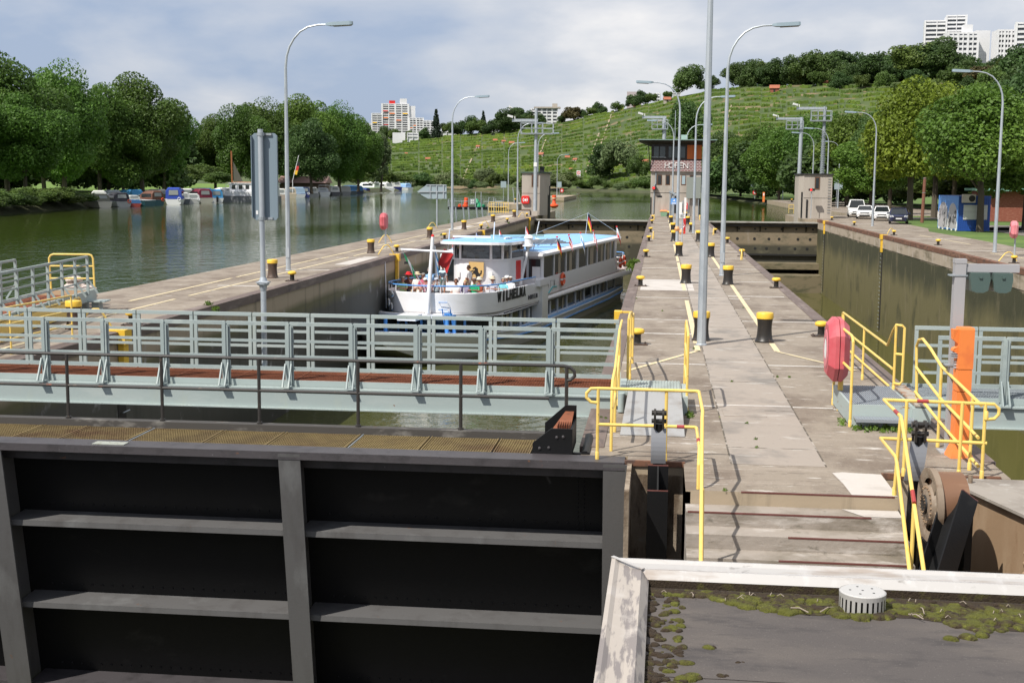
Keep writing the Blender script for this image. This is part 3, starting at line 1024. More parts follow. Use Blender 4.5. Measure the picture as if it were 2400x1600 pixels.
# far wooded ridge in that gap
for i in range(14):
 px=395+i*17+RNG.uniform(-5,5)
 p=hill_pt(px,RNG.uniform(.75,1.0))
 tree(('wood_a','wood_b')[i%2],(p.x,p.y,p.z-3),RNG.uniform(15,22),RNG.uniform(11,15),None,'far blue-green tree on low ridge left of the clump, %s from the left'%nth(i),'trees of the far left ridge','tree',trunk=False)
# right bank trees
maple=gz(2296,543)
tree('maple_a',(maple.x,maple.y,0),11.9,5.3,9.2,'round bright green maple with forked trunk beside the blue container',None,'maple_tree',rot=.6)
RBT=[(2133,138,14.6,5.9,'lime_a','yellow-green tall tree behind the dark blue car','deciduous_tree'),(2190,150,15.0,5.6,'lime_a','yellowish tree between dark blue car and blue container, further back','deciduous_tree'),
  (2040,165,9.5,5.2,'maple_b','fresh green low tree right behind the white van','deciduous_tree'),(2405,112,11.5,5.6,'maple_b','leafy maple above the brick garage at right edge','maple_tree'),
  (2440,150,19,8,'dark_a','tall dark tree rising behind the brick garage','deciduous_tree'),(2370,175,18.0,7,'dark_a','dark crown behind the maple and the garage roof','deciduous_tree'),
  (1985,215,15.5,7,'maple_a','rounded tree behind the right concrete pier house','deciduous_tree'),(1935,240,17.0,7.5,'plane_b','brownish green tree left of right pier house roof','deciduous_tree'),
  (1880,260,17.5,8,'maple_b','large green tree behind the two camera masts','deciduous_tree'),(1825,285,16,8.0,'plane_c','full green tree left of the camera masts','deciduous_tree'),
  (1775,320,17,8.0,'plane_a','olive green tree above the red ring stand on bank','deciduous_tree'),(1735,350,16.5,8,'maple_a','pale olive tree between tower and small far lamp','deciduous_tree'),
  (1692,385,19,8.5,'dark_a','dark rounded tree just right of the control tower','deciduous_tree'),(1655,420,13,7,'plane_b','low tree mostly hidden behind the tall mast','deciduous_tree'),
  (2085,200,16,7,'dark_a','dark tree in the shade behind the parked cars','deciduous_tree'),(2235,185,15,7,'maple_b','green tree in the row behind the blue container','deciduous_tree'),(2300,190,17,7,'plane_a','high tree behind the maple with forked trunk','deciduous_tree')]
for px,Y,h,rx,kd,lab,nm in RBT:
 v=gy(px,480,Y)
 tree(kd,(v.x,Y,0),h,rx,h*.88,lab,None,nm)
# bushes below those trees
for i in range(22):
 px=1660+i*34
 Y=max(170,400-i*14)+RNG.uniform(-8,8)
 v=gy(px,480,Y+18)
 tree(('bush_a','bush_b')[i%2],(v.x,Y+18,-.2),RNG.uniform(3.5,6.0),RNG.uniform(4.5,6),None,'green undergrowth bush below the right bank trees, %s from the left'%nth(i),'bushes under the right bank trees','bush','bush',trunk=False)
# bushes and trees along the far shore at the foot of the vineyard
for i in range(34):
 px=960+i*21+RNG.uniform(-8,8)
 f_=hill_profile(px)[0]
 v=bearing(px)
 dist=f_*RNG.uniform(.955,1.0)
 big=RNG.random()
 h=RNG.uniform(4,7.5)if big>.2 else RNG.uniform(8,11)
 kd=('bush_a','bush_b','wood_a','willow_b','bush_b')[int(RNG.integers(0,5))]
 tree(kd,(v.x*dist,v.y*dist,-1.2),h,h*RNG.uniform(.55,.8),h*.95,'shore tree at the foot of the vineyard hill, %s from the left'%nth(i),'trees along the far shore','tree',trunk=False)
v=gy(1415,440,560)
for px,t,h,kd,lab in((1450,.10,24,'willow_b','big pale grey willow at the hill foot left of control tower'),(1408,.08,20,'wood_c','dark tree beside the big pale willow at hill foot'),
       (1612,.33,27,'wood_b','dark tall tree on the slope behind the control tower roof'),(1500,.06,14,'bush_b','bright green shrub tree touching control tower left side'),
       (1140,.03,12,'willow_b','silvery willow on far shore behind the lifebuoy pier house')):
 p=hill_pt(px,t)
 tree(kd,(p.x,p.y,p.z-1),h,h*.48,h*.95,lab,None,'tree',trunk=False)
# trees along the crest: (px range, density, height) — the wood upper right, hedges further left
CREST=[]
for i in range(64):
 px=1715+i*11.2+RNG.uniform(-4,4)
 row=i%4
 CREST.append((px,1.0+.03*row+RNG.uniform(0,.02),RNG.uniform(13,25)+(5 if 1930<px<2200 and row>1 else 0)-(4 if px<1760 else 0)-(8 if px>2225 else 0),('wood_a','wood_b','wood_c','bush_a','wood_b','wood_a')[int(RNG.integers(0,6))]))
for px,t,h,kd in((1905,.985,11,'bush_a'),(1960,.96,12,'wood_a'),(2060,.93,12,'bush_b'),(2130,.9,13,'wood_b'),(2225,.88,14,'bush_a'),(2290,.86,16,'russet_a'),(2345,.86,17,'willow_b'),(2180,.80,12,'bush_b'),(2010,.95,10,'bush_a'),(2100,.86,9,'bush_a'),(2260,.78,14,'wood_a'),(2320,.74,18,'bush_b'),(2380,.70,20,'wood_b'),(2390,.8,24,'wood_b'),
     (1612,1.0,22,'wood_b'),(1662,1.0,13,'wood_a'),(1500,1.0,14,'wood_a'),(1478,1.0,11,'wood_b'),(1522,1.01,10,'bush_a'),(1445,.99,9,'bush_b'),(1400,1.01,13,'wood_a'),(1385,1.0,9,'bush_a'),(1340,1.0,14,'russet_a'),(1320,1.0,10,'wood_a'),(1365,1.01,9,'wood_b'),(1560,1.0,8,'bush_a'),
     (1022,.97,26,'fir_a'),(1132,1.0,20,'fir_a'),(995,.96,13,'wood_a'),(1050,1.0,14,'bush_a'),(1078,1.0,15,'wood_a'),(1100,.98,18,'wood_b'),(1115,.96,16,'bush_b'),(1150,.95,15,'wood_a'),(1172,.96,20,'wood_c'),(1190,.95,22,'wood_b'),(1205,.97,18,'wood_a'),(1225,.98,15,'wood_a'),(1245,1.0,12,'bush_a'),(1262,1.0,12,'wood_b'),
     (905,.97,15,'wood_b'),(925,.95,13,'bush_a'),(880,.99,11,'wood_a'),(960,.97,10,'bush_b'),(1208,1.02,22,'wood_c'),(1236,1.02,18,'wood_a'),(945,.96,9,'wood_a'),(860,.98,10,'bush_a'),(1064,1.03,12,'bush_b')):
 CREST.append((px,t,h,kd))
CREST.sort(key=lambda q:q[0])
for i,(px,t,h,kd)in enumerate(CREST):
 p=hill_pt(px,t)
 word=dict(fir='dark pointed fir',russet='russet brown tree',willow='pale tree',bush='light green bushy tree',wood='dark green tree')[kd.split('_')[0]]
 tree(kd,(p.x,p.y,p.z-2),h,h*(.24 if 'fir' in kd else RNG.uniform(.46,.62)),h*.96,'%s on the skyline above the vineyard, %s along it from the left'%(word,nth(i)),'trees on the ridge','fir_tree' if 'fir' in kd else 'tree',trunk=False)
# ------------------------------------------------------------------ the vineyard: rows of vines on terraces
def vineyard():
 r=np.random.default_rng(5)
 cen,nor,siz=[],[],[]
 wallv,wallf,hv,hf=[],[],[],[]
 NT=19
 # the slope is cut into plots, each with its own rows
 px=850.0
 while px<2420:
  wpx=r.uniform(34,74)
  for band in range(5):
   off=r.uniform(-.5,.5)
   tilt=r.uniform(-.25,.35)
   lush=r.random()
   gap=.06 if lush>.25 else .22
   for k in range(NT):
    if not(band<=k*5/NT<band+1):
     continue
    t0=.03+.96*(k+.5+off)/NT
    x=px+r.uniform(1.0,3.5)
    while x<px+wpx-1.5:
     f_,c_,y_=hill_profile(x)
     dpx=r.uniform(5,10)
     dpx=min(dpx,px+wpx-1.5-x+.5)
     u0=(x-px)/wpx-.5
     tt=t0+(tilt*u0+.12*math.sin(x*.07+k))/NT
     x0=x
     x+=dpx
     if not(.015<tt<.992)or(px>1950 and tt<.45+(px-1950)/900)or r.random()<gap:
      continue
     A=hill_pt(x0,tt)
     B=hill_pt(x0+dpx,tt+tilt*dpx/wpx/NT)
     L=(B-A).length
     n=int(L*7)
     u=r.random(n)[:,None]
     p=np.array(A)*(1-u)+np.array(B)*u
     p[:,0]+=r.normal(size=n)*.35
     p[:,1]+=r.normal(size=n)*.45
     hh=1.85+.25*math.sin(x0*.3+k)
     ns=max(2,int(L/1.3))
     i1=len(hv)
     v=bearing(x0)
     dn=Vector((v.x,v.y,0))*.55
     for s in range(ns+1):
      C=A+(B-A)*(s/ns)+dn*r.normal()*.3
      h_=Vector((0,0,hh*r.uniform(.72,1.0)))
      hv.extend([C-dn-Vector((0,0,.8)),C-dn*r.uniform(.7,1.1)+h_*.9,C+h_,C+dn+h_*.85,C+dn])
     for s in range(ns):
      for q in range(4):
       a_=i1+s*5+q
       hf.append((a_,a_+5,a_+6,a_+1))
     p[:,2]+=r.random(n)**.8*hh-.2
     cen.append(p)
     q=r.normal(size=(n,3))*.8
     q[:,1]-=.8
     q[:,2]+=.6
     nor.append(q)
     siz.append(r.uniform(.45,.9,n))
     if r.random()<.42:
      v=bearing(x0)
      o=Vector((v.x,v.y,0))*-2.2
      z1=r.uniform(.2,.9)
      i0=len(wallv)
      dn=Vector((0,0,-1.6))
      up_=Vector((0,0,z1-.9))
      wallv.extend([A+o+dn,B+o+dn,B+o+up_,A+o+up_,A+up_,B+up_])
      wallf.extend([(i0,i0+1,i0+2,i0+3),(i0+3,i0+2,i0+5,i0+4)])
  px+=wpx
 me=quads_mesh('vineyard',np.concatenate(cen),np.concatenate(nor),np.concatenate(siz),LEAF['vine'],aspect=1.2,rng=r)
 o=bpy.data.objects.new('vine_leaves',me)
 COL.objects.link(o)
 tag(o,'leaves of the vine rows covering the whole hillside','vineyard',None,'stuff')
 b=MB()
 b.add(hv,hf)
 o=b.build('vine_rows',LEAF['vine'])
 tag(o,'terraced rows of green vines covering the whole hillside','vineyard',None,'stuff')
 b=MB()
 b.add(wallv,wallf)
 o2=b.build('terrace_stones',mat('sandstone_terrace',(0.30,0.205,0.125),.9,layers=[((.20,.13,.085),(.3,.3,.8),.5,.65),((.38,.30,.21),(.8,.8,2),.55,.7)]))
 tag(o2,'low sandstone retaining walls between the vine rows','terrace wall',None,'stuff')
 # stair paths straight up the slope
 b=MB()
 for q,ta,tb in((1085,.1,.5),(1255,.3,.75),(1372,.15,.7),(1405,.5,.95),(1540,.2,.5),(1690,.45,.8)):
  prev=None
  for i in range(24):
   t=ta+(tb-ta)*i/23
   px=q+55*(t-ta)
   A,B=hill_pt(px-1.6,t),hill_pt(px+1.6,t)
   A.z+=.5
   B.z+=.5
   if prev:
    b.add([prev[0],prev[1],B,A],[(0,1,2,3)])
   prev=(A,B)
 structure('stair_path',b,mat('stone_stair_path',(0.33,0.26,0.18),.9,layers=[((.14,.17,.06),(.2,.2,.6),.5,.6)]))
vineyard()
# ------------------------------------------------------------------ street lamps
def make_lamp():
 b=MB()
 pts=[(0,0,0),(0,0,3),(0,0,7.6),(0,0,8.3),(.05,0,8.75),(.17,0,9.12),(.36,0,9.44),(.62,0,9.72),(.95,0,9.9),(1.35,0,9.985),(1.76,0,10.0)]
 b.tube(pts,[.105,.095,.066,.058,.05,.046,.042,.04,.038,.036,.034],8)
 b.box(-.075,.075,-.112,-.06,.55,.95)
 b.lathe((0,0,0),[(.13,0),(.13,.03),(.105,.05)],8)
 pole=b.build('pole',C_['galv'],None,smooth=True)
 b=MB()
 r=[]
 for x,w,z0,z1 in((1.70,.05,-.03,.05),(1.86,.15,-.055,.075),(2.0,.16,-.06,.085),(2.72,.16,-.03,.12),(2.80,.13,-.01,.115)):
  r.append([(x,-w,10.0+z0),(x,w,10.0+z0),(x,w*.9,10.0+z1),(x,-w*.9,10.0+z1)])
 b.loft(r)
 head=b.build('lamp_head',C_['lamp_head'],None)
 b=MB()
 b.hexa([(2.02,-.13,9.915),(2.74,-.13,9.95),(2.74,.13,9.95),(2.02,.13,9.915),(2.02,-.13,9.945),(2.74,-.13,9.975),(2.74,.13,9.975),(2.02,.13,9.945)])
 gl=b.build('lamp_glass',C_['lamp_glass'],None)
 return pole.data,head.data,gl.data,[pole,head,gl]
LP,LH,LG,_old=make_lamp()
for o in _old:
 bpy.data.objects.remove(o)
def lamp(p,arm,label,group):
 t=thing('street_lamp',label,'street lamp',p,0 if arm>0 else pi,group)
 a=bpy.data.objects.new('pole',LP)
 h=bpy.data.objects.new('lamp_head',LH)
 g=bpy.data.objects.new('lamp_glass',LG)
 for o in(a,h):
  COL.objects.link(o)
  o.parent=t
 COL.objects.link(g)
 g.parent=h
 return t
for i,(px,py)in enumerate(((675.9,634),(1059.7,539.3),(1212.5,504))):
 lamp(gz(px,py),1,'grey street lamp with curved arm on the left quay, %s from the near end'%nth(i),'street lamps on the left quay')
lamp((-16.2,171,0),1,'grey street lamp rising from behind the left concrete pier house','street lamps on the left quay')
lamp((-25.2,214,0),1,'grey street lamp standing left of the pier house near the buoy dock','street lamps on the left quay')
lamp((-24.6,309,0),1,'far grey street lamp at the end of the guide pier','street lamps on the left quay')
for i,(px,py,a)in enumerate(((1643.7,809,-1),(1692,646,1),(1586.5,566,-1),(1625,546.5,1),(1575,512,-1),(1604,507,1))):
 lamp(gz(px,py),a,('thick tall lamp pole nearest on the middle island, its arm beyond the picture' if i==0 else 'grey lamp with arm to the %s, %s lamp along the middle island'%('right' if a>0 else 'left',nth(i))),'street lamps on the middle island')
for i,q in enumerate(((2331,591),(2044.7,530),(1935.7,506))):
 lamp(gz(*q),-1,('grey street lamp by the pink lifebuoy box on the right quay','grey street lamp in front of the white parked cars','grey street lamp directly before the right pier house')[i],'street lamps on the right quay')
for i,q in enumerate(((19.1,166),(26.9,200),(29.7,262),(27.2,292),(33.2,432),(31,352))):
 lamp((q[0],q[1],0),-1,'distant grey lamp beyond the right pier house, %s'%('by its roof','with board on it','left of the masts','by the orange pillar','smallest and farthest','before dark trees')[i],'street lamps beyond the right pier house')
# ------------------------------------------------------------------ bollards
def make_bollard(body):
 t=thing('mooring_bollard','x','bollard')
 b=MB()
 b.lathe((0,0,0),[(.225,0),(.225,.03),(.20,.06),(.178,.18),(.168,.34),(.175,.46),(.19,.56)],20)
 b.build('post',body,t,smooth=True)
 b=MB()
 b.lathe((0,0,0),[(.192,.56),(.203,.57),(.205,.685),(.19,.708),(.10,.72)],20)
 b.build('cap',C_['yellow'],t,smooth=True)
 return t
def make_cleat():
 t=thing('mooring_cleat','x','mooring cleat')
 b=MB()
 b.box(-.23,.23,-.17,.17,0,.03)
 for x in(-.18,.18):
  for y in(-.12,.12):
   b.lathe((x,y,.03),[(.02,0),(.02,.02)],6)
 b.build('base_plate',C_['boll_rust'],t)
 b=MB()
 b.lathe((0,0,0),[(.12,.03),(.085,.06),(.08,.22),(.09,.25)],14)
 b.build('neck',C_['boll'],t,smooth=True)
 b=MB()
 b.lathe((0,0,0),[(.09,.25),(.15,.27),(.165,.31),(.15,.355),(.10,.38),(.04,.385)],16)
 b.build('cap',C_['yellow'],t,smooth=True)
 return t
BOL={}
ISL_L=[(1643,798),(1607.5,664),(1591,600),(1579.5,565.5),(1577,544),(1572.5,524),(1568.5,511)]
ISL_R=[(1791,801),(1706,667),(1665.7,602),(1637.6,566),(1621,543.5),(1612,525.5),(1606.5,513)]
LQ=[(174,770),(639,651),(869.4,593),(1007.4,557.9),(1087.6,538),(1155.5,521),(1205.4,508.7),(1237.6,501)]
for nm,lst,body,place in(('island left',ISL_L,'boll','left row of the middle island'),('island right',ISL_R,'boll','right row of the middle island'),('left quay',LQ,'boll_rust','left quay')):
 for i,q in enumerate(lst):
  p=gz(*q)
  lab='%s bollard, %s from near end in the %s'%('black yellow-capped' if body=='boll' else 'rusty yellow-capped',nth(i),place)
  grp='tall bollards on the '+place
  if body not in BOL:
   BOL[body]=make_bollard(C_[body])
   BOL[body].location=p
   tag(BOL[body],lab,None,grp)
  else:
   dup(BOL[body],p,RNG.uniform(0,6),lab,grp)
b0=dup(BOL['boll'],(-24.5,218,0),0,'small far bollard beside the yellow fence of the buoy dock','tall bollards on the left quay')
dup(BOL['boll'],(24.4,160,0),0,'far bollard behind the right pier house near the white van','far bollards on the right bank')
dup(BOL['boll'],(25,250,0),0,'tiny bollard on the far right approach quay','far bollards on the right bank')
CL_LQ=[(309,762),(684.8,659),(930,590.5),(1041.8,560),(1127.8,537),(1189,521),(1235,507.6),(1259,501)]
CL_IL=[(1494,807),(1501,670.5),(1514,602),(1521,566),(1525,544.5),(1528,524.5),(1530,513)]
CL_IR=[(1924,788),(1819,675),(1738.7,601),(1704.7,570),(1676,547.4),(1641.5,513)]
CL_RQ=[(2376.5,617),(2198.6,575),(2095,551.6),(2002,528.7),(1949.5,516.3),(1911,508)]
cl=None
for lst,place in((CL_LQ,'edge of the left quay'),(CL_IL,'left edge of the middle island'),(CL_IR,'right edge of the middle island'),(CL_RQ,'edge of the right quay')):
 for i,q in enumerate(lst):
  p=gz(*q)
  lab='low yellow cleat, %s from near end on %s'%(nth(i),place)
  if cl is None:
   cl=make_cleat()
   cl.location=p
   tag(cl,lab,None,'low cleats on the '+place)
  else:
   dup(cl,p,0,lab,'low cleats on the '+place)
# yellow ladder heads set into the wall edges, hoops on the deck beside them
def ladder_head(x,y,side,label):
 """side +1: wall faces +X"""
 t=thing('wall_ladder',label,'ladder',(x,y,0))
 b=MB()
 s=side
 b.box(min(x,x+.22*s),max(x,x+.22*s),y-.02,y+.40,-.30,.06)
 b.box(min(x+.02*s,x+.16*s),max(x+.02*s,x+.16*s),y+.03,y+.33,-1.25,-.30)
 b.bar((x-.3*s,y+.2,.02),(x+.1*s,y+.2,.02),.22,.05)
 b.build('ladder_head',C_['yellow'],t)
 b=MB()
 for k in range(20):
  b.tube([(x+.12*s,y-.02,-1.4-k*.30),(x+.12*s,y+.38,-1.4-k*.30)],.018,5)
 b.build('rungs',C_['galv_dull'],t)
 b=MB()
 b.box(min(x,x+.014*s),max(x,x+.014*s),y-.06,y+.42,-7,-1.25)
 b.build('recess',C_['dark_in'],t)
 return t
for i,(px,py)in enumerate(((273,782),(925,596),(1129,540.5),(1238.8,510.5))):
 p=gx(px,py,LIN)
 ladder_head(LIN,p.y,1,'yellow topped wall ladder in the left quay edge, %s from the near end'%nth(i))
for i,(px,py)in enumerate(((2071,550),(1935,517))):
 p=gx(px,py,RIN)
 ladder_head(RIN,p.y,-1,'yellow topped wall ladder in the mossy right wall, %s from the near end'%nth(i))
ladder_head(RIN,46.5,-1,'narrow ladder in the mossy right wall beneath the signal lamps')
ladder_head(IL,37.0,-1,'yellow ladder top at the left edge of the island behind the near railing')
def hoop(p,w,h,ang,label):
 t=thing('ladder_hoop',label,'hoop',p,ang)
 b=MB()
 b.tube([(-w,0,0),(-w*.35,0,h*.85),(-.02,0,h),(.1,0,h),(w*.5,0,h*.75),(w,0,0)],.028,6)
 b.build('bent_pipe',C_['yellow_rail'],t,smooth=True,world=False)
 return t
for i,(px,py)in enumerate(((905,596),(903,569),(1013,583-47),(1224/1.0,509),(222,768),(1136,532))):
 hoop(gz(px,py),.42,.48,.5,'bent yellow pipe hoop on the left quay, %s one'%nth(i))
for i,(px,py)in enumerate(((1738,609),(1531,560),(1672,551),(1533,515),(1640,516),(1561,800-300))):
 if py<505:
  continue
 hoop(gz(px,py),.16,.5,1.3,'narrow yellow hoop standing beside a cleat on the island, %s one'%nth(i))
hoop(gz(2362,612),.5,.45,.3,'bent yellow hoop beside the near cleat on right quay')
hoop(gz(2088,548),.3,.4,.3,'bent yellow hoop beside the middle cleat on right quay')
# ------------------------------------------------------------------ lifebuoy boxes
def lifebuoy_box(loc,z0,rotz,label,post_mat,m,group='faded lifebuoy boxes on posts',size=.92,depth=.36,post=True):
 """an octagonal two-part plastic case; its face looks along -Y before turning"""
 t=thing('lifebuoy_box',label,'lifebuoy box',loc,rotz,group)
 a=size/2
 c=a*.52
 def octo(s,y):
  A,Cc=a*s,c*s
  return[(-Cc,y,-A),(Cc,y,-A),(A,y,-Cc),(A,y,Cc),(Cc,y,A),(-Cc,y,A),(-A,y,Cc),(-A,y,-Cc)]
 zc=z0+a
 T=Matrix.Translation((0,0,zc))
 b=MB()
 b.loft([octo(.80,-depth/2),octo(1.0,-depth/2+.10),octo(1.0,-.006)]).xf(T)
 f=b.build('front_shell',m,t,world=False)
 b=MB()
 b.loft([octo(1.0,.006),octo(1.0,depth/2-.10),octo(.80,depth/2)]).xf(T)
 b.build('rear_shell',m,t,world=False)
 b=MB()
 b.lathe((0,-depth/2-.004,zc),[(.17,.0),(.17,-.012),(.30,-.012),(.33,0)],20,axis='Y',caps=False)
 b.build('ring_moulding',C_['pink']if m is C_['pink_pale']else C_['pink_pale'],f,world=False)
 b=MB()
 b.lathe((0,-depth/2-.006,zc),[(.001,-.01),(.20,-.01),(.20,0)],20,axis='Y')
 b.build('white_panel',C_['white_matt'],f,world=False)
 if post:
  b=MB()
  b.tube([(0,depth*.25,0),(0,depth*.25,z0+.2)],.045,8)
  b.build('post',post_mat,t,world=False)
 return t
lifebuoy_box(gz(900,581.6),1.03,-1.52,'faded red lifebuoy box on a post on left quay',C_['galv'],C_['pink'])
lifebuoy_box(gz(2373,600),.95,-1.72,'pale pink lifebuoy box on a post on right quay',C_['galv'],C_['pink_pale'])
# ------------------------------------------------------------------ pier houses and the control tower
def pier_house_left():
 y0=141.0
 x0,x1=gy(1222.7,480,y0).x,gy(1265.7,480,y0).x
 top=gy(1240,406,y0).z
 t=thing('pier_house','beige concrete pier house with red lifebuoy case on the left quay','pier house',(x0,y0,0),0,'pier houses')
 b=MB()
 b.prism([(x0,y0,0),(x1,y0,0),(x1+.62,y0+1.2,0),(x1+.62,y0+5.6,0),(x0,y0+5.6,0)],(0,0,top))
 wall=b.build('wall',C_['conc_wall'],t)
 b=MB()
 b.prism([(x0-.12,y0-.15,top),(x1+.1,y0-.15,top),(x1+.8,y0+1.1,top),(x1+.8,y0+5.8,top),(x0-.12,y0+5.8,top)],(0,0,.14))
 b.build('roof',mat('dark_green_roof_edge',(.07,.10,.085),.6),t)
 b=MB()
 b.box(x0+.02,x1-.01,y0-.006,y0+.0,top*.515,top*.525)
 b.build('joint',C_['dark_in'],wall)
 zA,zB=gy(1240,438,y0).z,gy(1240,410,y0).z
 xa,xb=gy(1246,430,y0).x,gy(1261,430,y0).x
 b=MB()
 b.box(xa,xb,y0-.04,y0+.05,zA,zB)
 wn=b.build('window',C_['wood'],t)
 b=MB()
 b.box(xa+.12,xb-.12,y0-.05,y0-.02,zA+.12,zB-.12)
 b.build('pane',C_['glass'],wn)
 b=MB()
 b.box(x1+.60,x1+.68,y0+2.6,y0+3.5,-1,2.2)
 b.box(x1+.60,x1+.68,y0+4.2,y0+5.5,-1,3.2)
 b.build('gate_slot',C_['black'],t)
 b=MB()
 b.box(x0+1.85,x0+2.3,y0+1,y0+2,top+.14,top+.75)
 b.build('floodlight',C_['black'],t)
 # little cabinet at its foot
 q=thing('cabinet','low concrete cabinet at the foot of left pier house','cabinet',(x0+.5,y0-.5,0))
 b=MB()
 b.box(x0+.0,x0+.95,y0-.62,y0-.1,0,.55)
 b.build('housing',C_['conc_wall'],q)
 b=MB()
 b.box(x0-.04,x0+1.0,y0-.66,y0-.08,.55,.62)
 b.build('lid',C_['wood'],q)
 # red lifebuoy case on the wall
 zc=gy(1232,468.5,y0).z
 xc=gy(1232,468,y0).x
 r=thing('lifebuoy_box','bright red square lifebuoy case with white ring sign on the pier house','lifebuoy box',(xc,y0-.15,zc))
 b=MB()
 s,k=.44,.32
 oc=lambda m_,y:[(xc-k*m_,y,zc-s*m_),(xc+k*m_,y,zc-s*m_),(xc+s*m_,y,zc-k*m_),(xc+s*m_,y,zc+k*m_),(xc+k*m_,y,zc+s*m_),(xc-k*m_,y,zc+s*m_),(xc-s*m_,y,zc+k*m_),(xc-s*m_,y,zc-k*m_)]
 b.loft([oc(.9,y0-.28),oc(1,y0-.22),oc(1,y0-.01)])
 cs=b.build('case',C_['red'],r)
 b=MB()
 b.lathe((xc,y0-.285,zc),[(.001,-.006),(.13,-.006),(.13,0)],18,axis='Y')
 for sg in(1,-1):
  for rr in(.24,):
   pts=[(xc+sg*rr*cos(a),y0-.29,zc+rr*sin(a))for a in np.linspace(-.9,.9,9)]
   b.tube(pts,.045,6)
 b.build('ring_sign',C_['white_matt'],cs)
 # mast with lookout cage
 px=gy(1254,490,y0-.8)
 m=thing('camera_mast','grey ribbed mast with lookout cage before the left pier house','mast',(px.x,y0-.8,0),0,'camera masts')
 X,Y=px.x,y0-.8
 H=gy(1253,254,Y).z
 b=MB()
 b.tube([(X,Y,0),(X+.02,Y,H*.5),(X+.02,Y,H)],[.235,.2,.15],12)
 for i in range(34):
  b.box(X+.15,X+.30,Y-.02,Y+.02,1.5+i*.27,1.53+i*.27)
 b.build('mast_pole',C_['galv'],m,smooth=True)
 cage(m,X,Y,H-2.7,-1.6,1.9,arm=2.6)
 b=MB()
 b.box(X-.17,X+.17,Y-.26,Y-.22,5.3,5.75)
 b.build('notice',C_['white_matt'],m)
 b=MB()
 b.box(X-.35,X+.35,Y-.45,Y+.2,0,.5)
 b.build('pedestal',C_['conc_wall'],m)
 return t
def cage(m,X,Y,z,xa,xb,arm=3.0):
 b=MB()
 for yy in(-.5,.5):
  for zz in(0,.55,1.1):
   b.bar((X+xa,Y+yy,z+zz),(X+xb,Y+yy,z+zz),.06,.06)
  for k in range(4):
   x=X+xa+(xb-xa)*k/3
   b.bar((x,Y+yy,z),(x,Y+yy,z+1.1),.06,.06)
 for x in(xa,xb):
  for zz in(0,.55,1.1):
   b.bar((X+x,Y-.5,z+zz),(X+x,Y+.5,z+zz),.06,.06)
 b.box(X+xa,X+xb,Y-.5,Y+.5,z-.1,z-.03)
 b.build('lookout_cage',C_['galv'],m)
 b=MB()
 b.box(X-arm,X+.2,Y-.13,Y+.13,z+1.25,z+1.55)
 b.build('arm',C_['galv'],m)
 b=MB()
 b.bar((X-arm+.1,Y-.2,z+1.75),(X-arm-.45,Y-.35,z+1.55+.35),.2,.22)
 b.tube([(X-arm+.3,Y,z+1.5),(X-arm+.3,Y,z+1.85)],.05,6)
 b.build('camera_housing',C_['white_matt'],m)
pier_house_left()
